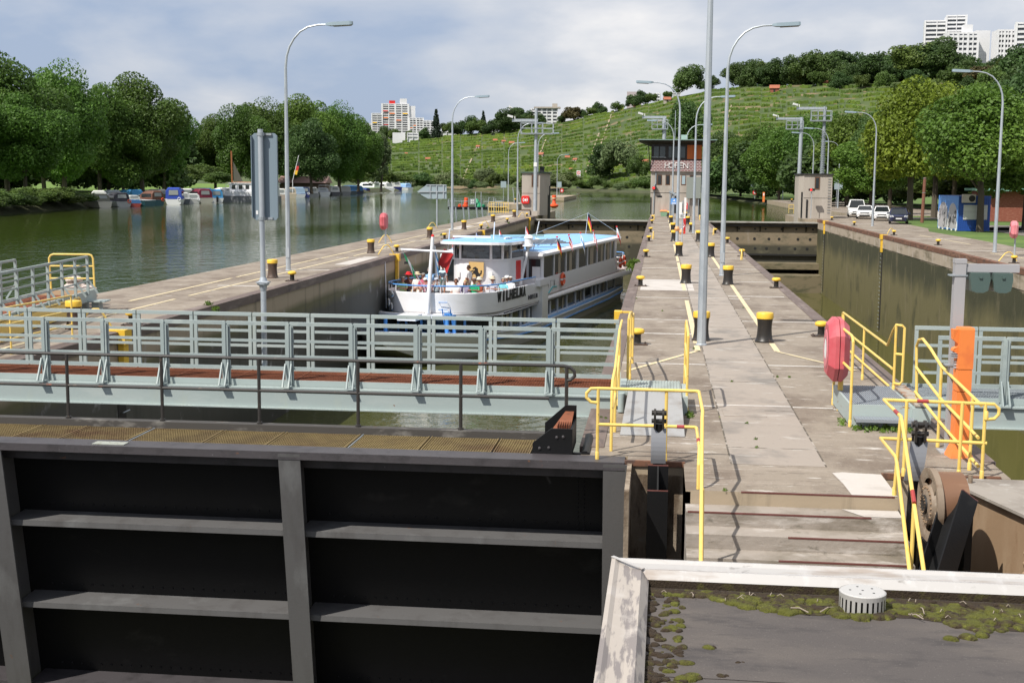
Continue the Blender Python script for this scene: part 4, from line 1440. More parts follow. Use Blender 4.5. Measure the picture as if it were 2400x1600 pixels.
def pier_house_right():
 y0=141.5
 x0,x1,x2=gy(1872.6,480,y0).x,gy(1882,480,y0).x,gy(1949,480,y0).x
 top=gy(1910,410,y0).z
 t=thing('pier_house','beige concrete pier house beside white cars on the right quay','pier house',(x1,y0,0),0,'pier houses')
 b=MB()
 b.prism([(x0,y0+1.2,-1.6),(x1,y0,-1.6),(x2,y0,-1.6),(x2,y0+5,-1.6),(x0,y0+5,-1.6)],(0,0,top+1.6))
 wall=b.build('wall',C_['conc_wall'],t)
 b=MB()
 b.prism([(x0-.1,y0+1.1,top),(x1-.05,y0-.15,top),(x2+.12,y0-.15,top),(x2+.12,y0+5.1,top),(x0-.1,y0+5.1,top)],(0,0,.13))
 b.build('roof',mat('black_roof_edge',(.03,.03,.03),.6),t)
 b=MB()
 b.box(x1+.01,x2-.01,y0-.006,y0+.0,top*.46,top*.47)
 b.build('joint',C_['dark_in'],wall)
 b=MB()
 for px in(1879,1891):
  xx=gy(px,490,y0-.1).x
  b.box(xx-.09,xx+.09,y0-.06+(1 if px<1881 else 0)*.2,y0+.1,-.4,2.8 if px<1881 else 2.0)
 b.build('gate_slot',C_['black'],t)
 xa,xb=gy(1909.5,430,y0).x,gy(1917,430,y0).x
 zA,zB=gy(1910,444,y0).z,gy(1910,415,y0).z
 b=MB()
 b.box(xa,xb+.2,y0-.04,y0+.05,zA,zB)
 wn=b.build('window',C_['wood'],t)
 b=MB()
 b.box(xa+.1,xb+.1,y0-.05,y0-.02,zA+.1,zB-.1)
 b.build('pane',C_['glass'],wn)
 b=MB()
 for k in range(14):
  z=.6+k*.3
  b.box(x2-.45,x2-.15,y0-.06,y0-.02,z,z+.035)
 b.build('rung_ladder',C_['galv_dull'],t)
 # red signal before it
 q=gy(1902.5,445,y0-1.2)
 s=thing('signal_light','red signal light on a thin post before the right pier house','signal light',(q.x,y0-1.2,0),0,'red signal lights')
 b=MB()
 b.tube([(q.x,y0-1.2,0),(q.x,y0-1.2,q.z-.1)],.04,6)
 b.build('post',C_['galv'],s)
 b=MB()
 b.box(q.x-.32,q.x+.32,y0-1.4,y0-1.1,q.z-.12,q.z+.13)
 hd=b.build('signal_head',C_['black'],s)
 b=MB()
 b.lathe((q.x-.08,y0-1.405,q.z),[(.001,-.02),(.11,-.015),(.11,0)],12,axis='Y')
 b.build('red_lens',mat('red_lens',(.6,.02,.02),.3,emit=((1,.02,.02),1.6)),hd)
 # two masts
 mx=gz(1922,505.5)
 m=thing('camera_mast','dark grey ladder mast with lookout cage before right pier house','mast',mx,0,'camera masts')
 X,Y=mx.x,mx.y
 H=gy(1927,250,Y).z
 b=MB()
 b.tube([(X,Y,0),(X+.1,Y,H)],[.27,.17],12)
 for i in range(30):
  b.box(X-.3,X+.32,Y-.3,Y-.26,2+i*.27,2.035+i*.27)
 b.build('mast_pole',C_['galv_dull'],m,smooth=True)
 cage(m,X+.1,Y,gy(1920,283,Y).z,-1.55,.75,arm=3.2)
 mx=gz(1869,493)
 m=thing('camera_mast','smooth blue-grey mast with lookout cage left of right pier house','mast',mx,0,'camera masts')
 X,Y=mx.x,mx.y
 H=gy(1876,275,Y).z
 b=MB()
 b.tube([(X,Y,-1.5),(X+.15,Y,H)],[.30,.24],12)
 b.build('mast_pole',C_['galv'],m,smooth=True)
 cage(m,X,Y,H-1.6,-1.9,.35,arm=3.3)
 # yellow rails of the head
 for(qx,qy,lab)in((1860,500,'yellow pipe railing left of the right pier house'),(1912,506,'yellow pipe railing before the right pier house door')):
  p=gz(qx,qy)
  f=thing('railing',lab,'railing',p)
  b=MB()
  for dx in(-.25,.35,.95):
   b.tube([(p.x+dx-.35,p.y,0),(p.x+dx-.35,p.y,1.05)],.03,5)
  for zz in(.55,1.05):
   b.tube([(p.x-.6,p.y,zz),(p.x+.6,p.y,zz)],.03,5)
  b.build('pipe_frame',C_['yellow_rail'],f)
pier_house_right()
def tower():
 y0=143.0
 zof=lambda py:gy(1585,py,y0).z
 xof=lambda px:gy(px,430,y0).x
 x0,x1=xof(1525),xof(1642.5)
 t=thing('control_tower','lock control tower with glazed cabin and HOFEN lettering on middle island','control tower',((x0+x1)/2,y0,0))
 D_=7.5
 zc,zb,zg,zr=zof(402),zof(376),zof(337),zof(331)
 b=MB()
 b.box(x0,x1,y0,y0+D_,-.2,zc)
 wall=b.build('wall',C_['conc_wall'],t)
 b=MB()
 zz=zof(452.5)
 b.box(x0+.01,x1-.01,y0-.006,y0,zz-.03,zz+.03)
 b.build('joint',C_['dark_in'],wall)
 # tiled band with white patterning
 mt=bpy.data.materials.new('patterned_tile_band')
 mt.use_nodes=True
 nt_=mt.node_tree
 bs=nt_.nodes['Principled BSDF']
 br=nt_.nodes.new('ShaderNodeTexBrick')
 br.inputs['Color1'].default_value=(.17,.055,.05,1)
 br.inputs['Color2'].default_value=(.11,.04,.04,1)
 br.inputs['Mortar'].default_value=(.40,.33,.32,1)
 br.inputs['Scale'].default_value=1.0
 br.inputs['Brick Width'].default_value=.36
 br.inputs['Row Height'].default_value=.17
 br.inputs['Mortar Size'].default_value=.032
 br.offset=.5
 tcn=nt_.nodes.new('ShaderNodeTexCoord')
 mpn=nt_.nodes.new('ShaderNodeMapping')
 mpn.inputs['Rotation'].default_value=(pi/2,0,0)
 nt_.links.new(tcn.outputs['Object'],mpn.inputs[0])
 nt_.links.new(mpn.outputs[0],br.inputs['Vector'])
 nt_.links.new(br.outputs[0],bs.inputs['Base Color'])
 b=MB()
 b.hexa([(x0-.06,y0-.25,zc),(x1+.06,y0-.25,zc),(x1+.06,y0+D_+.2,zc),(x0-.06,y0+D_+.2,zc),
   (x0+.02,y0-.10,zb),(x1-.02,y0-.10,zb),(x1-.02,y0+D_,zb),(x0+.02,y0+D_,zb)])
 b.build('tile_band',mt,t)
 vs_,fs_=text_mb('HOFEN',1.0,-.006,.02)
 xs=[v[0]for v in vs_]
 w_=max(xs)-min(xs)
 zA,zB=zof(395.0),zof(380.5)
 xa,xb=xof(1557),xof(1611.5)
 hs=(zB-zA)/.70
 vs_,fs_=[],[]
 for i,ch in enumerate('HOFEN'):
  v1,f1=text_mb(ch,hs,-.012,.03,.92)
  wch=max(v[0]for v in v1)-min(v[0]for v in v1)
  cxx=xa+(xb-xa)*(i+.5)/5
  k=len(vs_)
  mn=min(v[0]for v in v1)
  vs_+=[(cxx+(v[0]-mn)-wch/2,y0-.27-v[2],zA+v[1])for v in v1]
  fs_+=[tuple(q+k for q in f)for f in f1]
 b=MB()
 b.add(vs_,fs_)
 b.build('lettering',C_['white_matt'],t)
 # glazed cabin
 b=MB()
 b.box(x0,x1,y0+.05,y0+D_,zb,zr)
 b.build('cabin',mat('dark_cabin_frame',(.018,.014,.011),.5),t)
 def pane(pxa,pxb,pya,pyb,m_,name='window',y=y0+.02):
  bb=MB()
  bb.box(xof(pxa),xof(pxb),y-.03,y+.03,zof(pyb),zof(pya))
  return bb.build(name,m_,t)
 for a,c in((1531,1542.5),(1545,1557.5),(1565.5,1577),(1579,1590),(1592,1604)):
  pane(a,c,344,370,C_['glass_green'])
 pane(1608.5,1644-1,340,373,mat('orange_blind',(.52,.125,.018),.6,layers=[((.42,.09,.015),(8,8,.3),.5,.65)]),'orange_blind',y0-.01)
 b=MB()
 b.tube([(xof(1526),y0-.06,zof(369)),(xof(1560),y0-.06,zof(369))],.04,6)
 b.build('guard_bar',C_['galv'],t)
 b=MB()
 xa,xb=xof(1496),xof(1676)
 b.hexa([(xa+1.2,y0+.2,zr-.42),(xb-1.2,y0+.2,zr-.42),(xb-1.2,y0+D_,zr-.42),(xa+1.2,y0+D_,zr-.42),
   (xa,y0-1.3,zr+.06),(xb,y0-1.3,zr+.06),(xb,y0+D_+1,zr+.06),(xa,y0+D_+1,zr+.06)])
 rf=b.build('roof',mat('dark_roof_soffit',(.032,.030,.026),.7),t)
 b=MB()
 b.box(xa-.05,xb+.05,y0-1.4,y0+D_+1.1,zr+.06,zr+.16)
 b.build('roof_sheet',mat('green_roof_sheet',(.19,.28,.25),.5),rf)
 for sx,ex in((x0-.02,xa+1.0),(x1+.02,xb-1.0)):
  b=MB()
  b.tube([(sx,y0-.1,zof(404)),(ex,y0-1.0,zr-.2)],.05,6)
  b.build('strut',C_['black'],t)
 for a,c in((1540,1551.5),(1559.5,1570.5),(1596.5,1607.5),(1616,1626)):
  fr=pane(a,c,410,434.5,C_['wood'],'window')
  bb=MB()
  bb.box(xof(a)+.08,xof(c)-.08,y0-.035,y0-.012,zof(434.5)+.12,zof(410)-.08)
  bb.build('pane',C_['glass']if a!=1596.5 else mat('bright_pane',(.35,.45,.5),.2),fr)
 # door and small fittings
 pane(1574,1586.5,459,500,C_['black'],'door')
 pane(1541,1552.5,459,463.5,C_['black'],'vent')
 b=MB()
 b.tube([(xof(1533),y0-.06,.3),(xof(1534),y0-.06,zof(437)),(xof(1537),y0-.06,zof(430)),(xof(1537),y0-.06,zc)],.07,6)
 b.build('downpipe',C_['galv_dull'],t)
 for a in(1526,1639.5):
  pane(a-.8,a+1.8,463,503,C_['black'],'gate_slot',y0-.02)
 b=MB()
 hx,hy=xof(1602),y0+2
 b.box(hx-.35,hx+.35,hy-.3,hy+.3,zr+.16,zr+.75)
 b.build('roof_hatch',mat('pale_green_hatch',(.33,.46,.42),.6),rf)
 b=MB()
 b.tube([(xof(1580),y0+3,zr),(xof(1580),y0+3,zof(256))],.035,5)
 b.build('antenna',C_['galv'],rf)
 # grey board on the wall
 q=thing('notice_board','large plain grey board hung before the tower wall','board',(xof(1626),y0-.4,2))
 b=MB()
 b.box(xof(1609),xof(1642.5),y0-.5,y0-.42,zof(464.5),zof(415))
 b.build('panel',mat('board_grey',(.245,.27,.245),.6),q)
 b=MB()
 for px in(1614,1638):
  b.tube([(xof(px),y0-.38,0),(xof(px),y0-.38,zof(415))],.05,6)
 b.build('posts',C_['galv_dull'],q)
 # red signal
 q=thing('signal_light','red signal light on the left wall of the control tower','signal light',(xof(1533),y0-.3,3),0,'red signal lights')
 b=MB()
 zs=zof(441)
 b.box(xof(1529),xof(1540),y0-.5,y0-.1,zs-.15,zs+.13)
 hd=b.build('signal_head',C_['black'],q)
 b=MB()
 b.lathe((xof(1532.5),y0-.505,zs),[(.001,-.02),(.13,-.015),(.13,0)],12,axis='Y')
 b.build('red_lens',bpy.data.materials['red_lens'],hd)
 # grit box
 q=thing('grit_box','green grit box with orange lid at the tower foot','grit box',(xof(1557),y0-.6,0))
 gxa,gxb=xof(1548.5),xof(1566)
 b=MB()
 b.hexa([(gxa+.12,y0-.8,0),(gxb-.12,y0-.8,0),(gxb-.12,y0-.2,0),(gxa+.12,y0-.2,0),(gxa,y0-.9,.55),(gxb,y0-.9,.55),(gxb,y0-.1,.55),(gxa,y0-.1,.55)])
 b.build('tub',mat('pale_green_tub',(.25,.42,.27),.6),q)
 b=MB()
 b.hexa([(gxa-.03,y0-.93,.55),(gxb+.03,y0-.93,.55),(gxb+.03,y0-.07,.55),(gxa-.03,y0-.07,.55),(gxa+.05,y0-.85,.68),(gxb-.05,y0-.85,.68),(gxb-.05,y0-.15,.68),(gxa+.05,y0-.15,.68)])
 b.build('lid',C_['orange'],q)
 # red fire box on the wall
 q=thing('red_box','red hydrant box on the tower wall beside the door','box',(xof(1609),y0-.1,1))
 b=MB()
 b.box(xof(1605),xof(1613.5),y0-.25,y0-.01,zof(491),zof(475.5))
 b.build('box_body',C_['red'],q)
 b=MB()
 b.box(xof(1607.8),xof(1610.5),y0-.262,y0-.25,zof(481),zof(477))
 b.build('white_mark',C_['white_matt'],q)
 # mast behind the tower
 p=gy(1556.5,330,158)
 m=thing('camera_mast','grey mast with cage rising from behind the control tower','mast',(p.x,158,0),0,'camera masts')
 H=gy(1556.5,277,158).z
 b=MB()
 b.tube([(p.x,158,-1),(p.x,158,H)],[.28,.22],12)
 b.build('mast_pole',C_['galv'],m,smooth=True)
 cage(m,p.x,158,H-1.3,-1.5,.4,arm=2.7)
tower()
# ------------------------------------------------------------------ furniture in front of the tower
def post_sign(name,loc,h,lab,plate,m,cat='sign',back=False,group=None):
 """plate (x0,x1,z0,z1) relative to the post"""
 t=thing(name,lab,cat,loc,0,group)
 b=MB()
 b.tube([(0,0,0),(0,0,h)],.035,7)
 b.build('post',C_['galv'],t,world=False)
 b=MB()
 y=.05 if back else-.05
 b.box(plate[0],plate[1],y-.012,y+.012,plate[2],plate[3])
 f=b.build('plate',m,t,world=False)
 return t,f
def at(px,py):
 p=gz(px,py)
 return p,(lambda qx,qy:(gy(qx,qy,p.y).x-p.x,gy(qx,qy,p.y).z))
p,L_=at(1578,538)
x0,z0=L_(1572,479)
x1,z1=L_(1586.5,465)
t,f=post_sign('information_sign',p,L_(1580,452)[1],'blue square sign with white drawing on a post before the tower',(x0,x1,z0,z1),mat('sign_blue',(.12,.32,.72),.4))
b=MB()
zc=(z0+z1)/2
b.poly([(x0+.12,-.066,zc+.02),(x1-.12,-.066,zc+.02),(x1-.2,-.066,zc+.2),(x0+.3,-.066,zc+.16)])
b.box(x0+.08,x1-.08,-.068,-.063,zc-.13,zc-.09)
b.box(x0+.08,x1-.08,-.068,-.063,zc-.22,zc-.18)
b.build('pictogram',C_['white_matt'],f,world=False)
p,L_=at(1598,574)
x0,z0=L_(1592,511.5)
x1,z1=L_(1606.5,501.5)
t,f=post_sign('notice_sign',p,L_(1598,498)[1],'small white notice on a post among the island bollards',(x0,x1,z0,z1),C_['white_matt'])
b=MB()
for k in range(4):
 zq=z1-(z1-z0)*(.2+.2*k)
 b.box(x0+.06,x1-.06-.05*(k%2),-.068,-.063,zq-.012,zq+.012)
b.build('text_lines',C_['black'],f,world=False)
p,L_=at(1603,548)
t=thing('fire_hose_post','slim bright red post with sloping foot among the island bollards','post',p)
b=MB()
w0=L_(1601,540)[0]
w1=L_(1607,540)[0]
h=L_(1603,512)[1]
b.hexa([(w0+.02,-.12,0),(w1-.02,-.12,0),(w1-.02,.12,0),(w0+.02,.12,0),(w0,-.12,h),(w1,-.12,h),(w1,.12,h),(w0,.12,h)])
b.build('red_body',C_['red'],t,world=False)
b=MB()
b.box(w0+.02,w1-.02,-.13,-.12,h*.2,h*.9)
b.build('door',mat('deep_red',(.45,.02,.02),.4),t,world=False)
p,L_=at(1570,512)
t=thing('floodlight_mast','grey floodlight mast with sloping arm left of the tower door','mast',p)
b=MB()
hz=L_(1570,449)[1]
b.tube([(0,0,0),(0,0,hz)],.09,8)
b.tube([(.3,0,0),(.3,0,hz*.93)],.05,8)
b.build('mast_pole',C_['galv_dull'],t,world=False)
b=MB()
b.bar((-.1,0,hz),(.7,-.3,hz-.35),.22,.16)
b.build('lamp_arm',C_['galv_dull'],t,world=False)
p,L_=at(1600,515)
t=thing('service_cabinet','white and grey service cabinets on a stand right of tower door','cabinet',p)
b=MB()
b.box(-.42,-.1,-.2,.2,.55,1.75)
b.box(.12,.32,-.2,.2,.6,2.2)
b.build('housing',C_['white_matt'],t,world=False)
b=MB()
b.tube([(0,0,0),(0,0,1.9)],.07,8)
b.box(-.42,.32,-.05,.05,.4,.55)
b.build('stand',C_['galv_dull'],t,world=False)
p,L_=at(1598,566)
t=thing('rope_floats','two orange float balls hanging beside the white notice post','floats',p)
for dx,dz in((-.32,.82),(-.05,.62)):
 b=MB()
 b.lathe((dx,-.1,dz),[(.02,-.17),(.11,-.14),(.17,0),(.11,.14),(.02,.17)],14)
 b.build('float_ball',mat('pale_orange',(.72,.36,.16),.5),t,smooth=True,world=False)
b=MB()
b.tube([(-.05,-.1,.8),(.15,-.05,1.0),(.05,0,1.2)],.02,5)
b.build('cord',C_['galv'],t,world=False)
# ------------------------------------------------------------------ upper gates
def upper_gate(x0,x1,zbot,label,wet):
 Y=137.0
 t=thing('upper_lock_gate',label,'lock gate',((x0+x1)/2,Y,-1),0,'upper lock gates')
 b=MB()
 b.box(x0,x1,Y-.6,Y+.25,-.42,-.28)
 b.build('top_beam',mat('pale_gate_top',(.36,.345,.31),.8,layers=[((.22,.2,.17),(1.2,1,1),.5,.66)]),t)
 mskin=mat('stained_shaded_gate_plate',(.22,.175,.115),.8,zlayers=[((.045,.043,.028),-1.55,-1.85,.25,.95)],layers=[((.11,.10,.065),(.8,.8,1.5),.52,.7),((.30,.26,.21),(.6,.6,.35),.62,.7,.6)],bump=.3)  # noise patches are stains; the dark lower half is shade painted into the colour
 b=MB()
 b.box(x0,x1,Y-.05,Y+.1,zbot,-.42)
 b.build('skin_plate',mskin,t)
 b=MB()
 b.box(x0,x1,Y-.45,Y-.05,-.78,-.66)
 b.build('walkway_girder',C_['black_steel'],t)
 k=0
 n=5
 for i in range(n):
  x=x0+(x1-x0)*(i+.5)/n
  b=MB()
  b.prism([(x-.05,Y-.05,-.78),(x-.05,Y-.45,-.78),(x-.05,Y-.05,-1.35)],(.1,0,0))
  b.build('bracket',C_['black_steel'],t)
 r_=random.Random(int(x0*10))
 for row,z in enumerate((-1.05,-2.1,-3.1)):
  for i in range(8):
   x=x0+(x1-x0)*(i+.5+r_.uniform(-.2,.2))/8
   if z-.2<zbot:
    continue
   b=MB()
   s=.14 if row else .10
   b.lathe((x,Y-.055,z),[(.001,-.01),(s*1.1,-.008),(s*1.1,.0)],12,axis='Y')
   b.build('drain_hole',C_['black'],t)
 b=MB()
 b.box(x0,x1,Y-.15,Y+.1,zbot-.18,zbot)
 b.build('bottom_seal',C_['black'],t)
 return t
upper_gate(LIN,IL,WATER_L+.0,'upper lock gate closing the left chamber behind the white boat',True)
upper_gate(IR,RIN,-3.65,'upper lock gate closing the right chamber under the mossy wall',False)
b=MB()
b.box(LIN-1.3,IL+.3,137.15,139,-12,-.95)
b.box(IR-.3,RIN+.3,137.15,139,-12,-.95)
b.box(IR,RIN,137.5,137.6,-5.05,-3.8)
structure('gate_sill',b,C_['wall_dark'])
b=MB()
b.box(IR,RIN,132.0,137.14,-12,-5.55)
b.box(IR,RIN,134.5,137.13,-5.1,-4.5)
structure('gate_sill',b,mat('wet_sill_concrete',(.17,.14,.085),.8,layers=[((.08,.075,.04),(.8,.8,2),.5,.66)],bump=.3))
# ------------------------------------------------------------------ signs on the left quay, dock of buoys
# boards seen from behind
p=gz(1024,535)
t=thing('direction_board','grey arrow-shaped sign board seen from behind on the left quay','sign board',p)
Lx=lambda qx,qy:Vector((gy(qx,qy,p.y).x-p.x,0,gy(qx,qy,p.y).z))
b=MB()
b.tube([(0,0,0),(0,0,Lx(1024,438).z)],.06,8)
b.build('post',C_['galv'],t,world=False)
b=MB()
out_=[Lx(978,449),Lx(1000,433.5),Lx(1047,434),Lx(1047,466),Lx(1004,466),Lx(988,457)]
b.prism([(v.x,-.09,v.z)for v in out_],(0,.03,0))
bd=b.build('board',mat('sign_back_grey',(.30,.37,.40),.5),t,world=False)
b=MB()
for qx in(1009,1024,1040):
 A,B_=Lx(qx,435),Lx(qx,465)
 b.bar((A.x,-.04-.09,A.z),(B_.x,-.04-.09,B_.z),.08,.06)
A,B_=Lx(982,449.5),Lx(1046,449)
b.bar((A.x,-.15,A.z),(B_.x,-.15,B_.z),.06,.08)
A,B_=Lx(1000,433.5),Lx(1047,434)
b.bar((A.x,-.12,A.z),(B_.x,-.12,B_.z),.06,.07)
b.build('stiffeners',C_['galv'],bd,world=False)
def dock():
 Y=162.0
 P_=lambda qx,qy:gy(qx,qy,Y)
 t=thing('buoy_dock','dark steel dock with davits and white number plates beside left pier','dock',P_(1110,490))
 xa,xb=P_(1050,485).x,P_(1177,485).x
 zd=P_(1100,486).z
 b=MB()
 b.box(xa,xb,Y,Y+5,zd-.22,zd)
 b.box(xa,xb,Y-.1,Y,zd-.3,zd+.06)
 b.build('deck',C_['black_steel'],t)
 for i,qx in enumerate((1055,1068,1086,1098,1117,1130,1145,1158)):
  x=P_(qx,490).x
  b=MB()
  b.tube([(x,Y-.1,zd),(x+.25,Y-.2,-2.0)],.11,6)
  b.build('leg',C_['galv_dull'],t)
 b=MB()
 for k in range(9):
  x=xa+(xb-xa)*k/8
  b.tube([(x,Y+.1,zd),(x,Y+.1,zd+(1.2 if k%2 else .9))],.045,5)
 b.tube([(xa,Y+.1,zd+.75),(xa+(xb-xa)*.4,Y+.1,zd+.75)],.035,5)
 b.tube([(xa+(xb-xa)*.65,Y+.1,zd+.75),(xb,Y+.1,zd+.75)],.035,5)
 b.build('deck_railing',C_['galv_dull'],t)
 for qx,w,h,lean in((1121,13,20,0),(1150,12,19,-3),(1058,10,16,2)):
  b=MB()
  x0_,x1_=P_(qx-w/2,485).x,P_(qx+w/2,485).x
  zt=P_(qx,486-h*1.8 if qx==1121 else 486-h*1.2).z
  b.tube([(x0_,Y,zd),(x0_-lean*.03,Y,zt),(x1_-lean*.03,Y,zt),(x1_,Y,zd)],.05,6)
  b.build('davit',C_['galv'],t)
 for qx,q2,y0_,y1_ in((1101,1113,466,479),):
  b=MB()
  b.box(P_(qx,480).x,P_(q2,480).x,Y-.03,Y,P_(qx,y1_).z,P_(qx,y0_).z)
  pl=b.build('number_plate',C_['galv_dull'],t)
  b=MB()
  for qa,qb in((1104,1106.3),(1108,1110.3)):
   for za,zb_ in((468,471.6),(473.5,477)):
    b.box(P_(qa,480).x,P_(qb,480).x,Y-.05,Y-.03,P_(qa,zb_).z,P_(qa,za).z)
  b.build('numerals',C_['white_matt'],pl)
 b=MB()
 b.box(P_(1158,480).x,P_(1175,480).x,Y+.6,Y+1.4,zd,P_(1165,471).z)
 b.build('locker',C_['galv_dull'],t)
 # buoys on the deck
 for qx,m_,lab,lean in((1089.5,'orange','orange buoy lying tilted on the steel dock',.12),(1121,None,'green cone buoy leaning on the steel dock',-.3)):
  x=P_(qx,485).x
  u=thing('buoy',lab,'buoy',(x,Y+.6,zd),0)
  M_=C_['orange_red']if m_ else mat('buoy_green',(.01,.27,.12),.4)
  b=MB()
  zt=P_(qx,463.5 if m_ else 464.5).z-zd
  if m_:
   pr=[(.42,0),(.44,.25),(.30,.32),(.26,zt*.55),(.30,zt*.6),(.30,zt*.74),(.22,zt*.8),(.30,zt*.84),(.30,zt)]
  else:
   pr=[(.55,0),(.55,.15),(.36,zt*.4),(.16,zt*.85),(.06,zt)]
  b.lathe((0,0,0),pr,14)
  b.xf(Matrix.Rotation(lean,4,'Y'))
  b.build('buoy_body',M_,u,smooth=True,world=False)
  b=MB()
  b.lathe((-.75 if m_ else .55,0,.18),[(.02,-.22),(.22,-.18),(.28,0),(.22,.18),(.02,.22)],12)
  b.build('float',M_,u,smooth=True,world=False)
 f=thing('railing','yellow pipe fence between steel dock and left pier house','railing',P_(1195,490))
 b=MB()
 for k in range(9):
  x=P_(1180+k*5.2,490).x
  b.tube([(x,Y-14,0),(x,Y-14,1.25)],.035,5)
 for z in(.15,.7,1.25):
  b.tube([(P_(1180,490).x,Y-14,z),(P_(1222,490).x,Y-14,z)],.035,5)
 b.build('pipe_frame',C_['yellow_rail'],f)
 f=thing('gangway_ladder','pale leaning ladder frame behind the yellow fence','ladder',P_(1208,470))
 b=MB()
 A,B_,C2,D2=P_(1206,478),P_(1202,440),P_(1214,440),P_(1221,478)
 b.tube([A,B_,C2,D2],.05,6)
 b.build('pipe_frame',C_['galv'],f)
dock()
# orange buoy on the pier head at the left of the upper river
p=gz(1298.5,488)
u=thing('buoy','orange lattice buoy standing at the tip of left pier','buoy',p)
b=MB()
b.lathe((0,0,0),[(.25,.0),(.62,.28),(.62,.48),(.30,.6),(.18,1.15),(.30,1.2),(.30,1.75),(.2,1.8)],14)
b.build('buoy_body',C_['orange_red'],u,smooth=True,world=False)
b=MB()
b.lathe((0,0,0),[(.32,1.3),(.33,1.3),(.33,1.45),(.32,1.45)],14)
b.build('band',C_['pale_yellow'],u,world=False)
for qx,qy,w,h,zt,lab in((1180,478,13,15,425,'grey square board seen from behind on post left of pier house'),(1311,465,9.5,13,426,'grey square board seen from behind beside the far pier lamp')):
 Y=205 if qx<1200 else 305
 c=gy(qx,460,Y)
 x0_,x1_=gy(qx-w/2,460,Y).x-c.x,gy(qx+w/2,460,Y).x-c.x
 post_sign('sign_board',(c.x,Y,-1),gy(qx,zt,Y).z+1,lab,(x0_,x1_,gy(qx,zt+h,Y).z+1,gy(qx,zt,Y).z+1),bpy.data.materials['sign_back_grey'],'sign board',group='sign boards seen from behind')
b=MB()
b.box(-27.6,-22.2,300,345,-3,0)
b.box(-27.6,-22.6,205,224,-3,0)
structure('guide_pier',b,C_['wall_dark'])
# dolphins, signs and rafts along the far shore
for i,(qx,qy,w)in enumerate(((1316,444,12),(1354,443.5,13),(1388,446,13),(1438,448,18),(1487,450,15),(1710,459,30),(1763,462,32))):
 p=gz(qx,qy,RIVER_Z)
 hw=w/2/3000*p.y
 t=thing('mooring_dolphin','dark timber mooring raft on the far shore below the vineyard, %s from the left'%nth(i),'mooring raft',p,0,'mooring rafts along the far shore')
 b=MB()
 b.box(-hw,hw,0,2,.1,.75)
 b.build('fender_beam',C_['black_steel'],t,world=False)
 b=MB()
 for k in range(6):
  x=-hw+2*hw*k/5
  b.tube([(x,-.1,-.5),(x,-.1,1.0)],.16,6)
 b.build('piles',C_['galv_dull'],t,world=False)
p=gz(1355.5,444,-.5)
t,f=post_sign('shipping_sign',p,5.5,'tall white and red shipping sign on the far shore',(-1.0,1.0,.5,9.5),C_['white_matt'])
b=MB()
for k in range(3):
 z=8.3-k*3
 b.lathe((0,-.07,z),[(.55,0),(.55,-.02),(.85,-.02),(.85,0)],14,axis='Y',caps=False)
 b.box(-.12,.12,-.075,-.065,z-.4,z+.4)
b.build('red_symbols',C_['red'],f,world=False)
for i,(qx,Y,lab)in enumerate(((1769,300,'red ring board on a stand on the far right approach quay'),(1330,310,'tiny red lifebuoy box at the far guide pier lamp'))):
 c=gy(qx,450,Y)
 lifebuoy_box((c.x if i==0 else-23.5,Y,0),.95,0,lab,C_['galv'],C_['red'],'far red lifebuoy boxes')
c=gy(1790,455,255)
t=thing('emergency_pillar','thin orange pillar on the far right approach quay','emergency pillar',(c.x,255,0),0,'orange emergency pillars')
b=MB()
b.box(-.2,.2,-.15,.15,0,1.9)
b.build('housing',C_['orange'],t,world=False)
b=MB()
b.box(-.12,.12,-.17,-.15,1.2,1.7)
b.build('panel',C_['white_matt'],t,world=False)
for i,(qx,Y)in enumerate(((1767,330),(1777,335))):
 c=gy(qx,445,Y)
 post_sign('sign_board',(c.x,Y,0),4.2,'grey sign board seen from behind below the small far lamp, %s of two'%nth(i),(-.75,.75,1.9,4.2),bpy.data.materials['sign_back_grey'],'sign board',group='sign boards seen from behind')
c=gy(1961,445,205)
post_sign('sign_board',(c.x,205,0),4.6,'grey sign board on the lamp right of right pier house',(-.4,.9,2.8,4.6),bpy.data.materials['sign_back_grey'],'sign board',group='sign boards seen from behind')
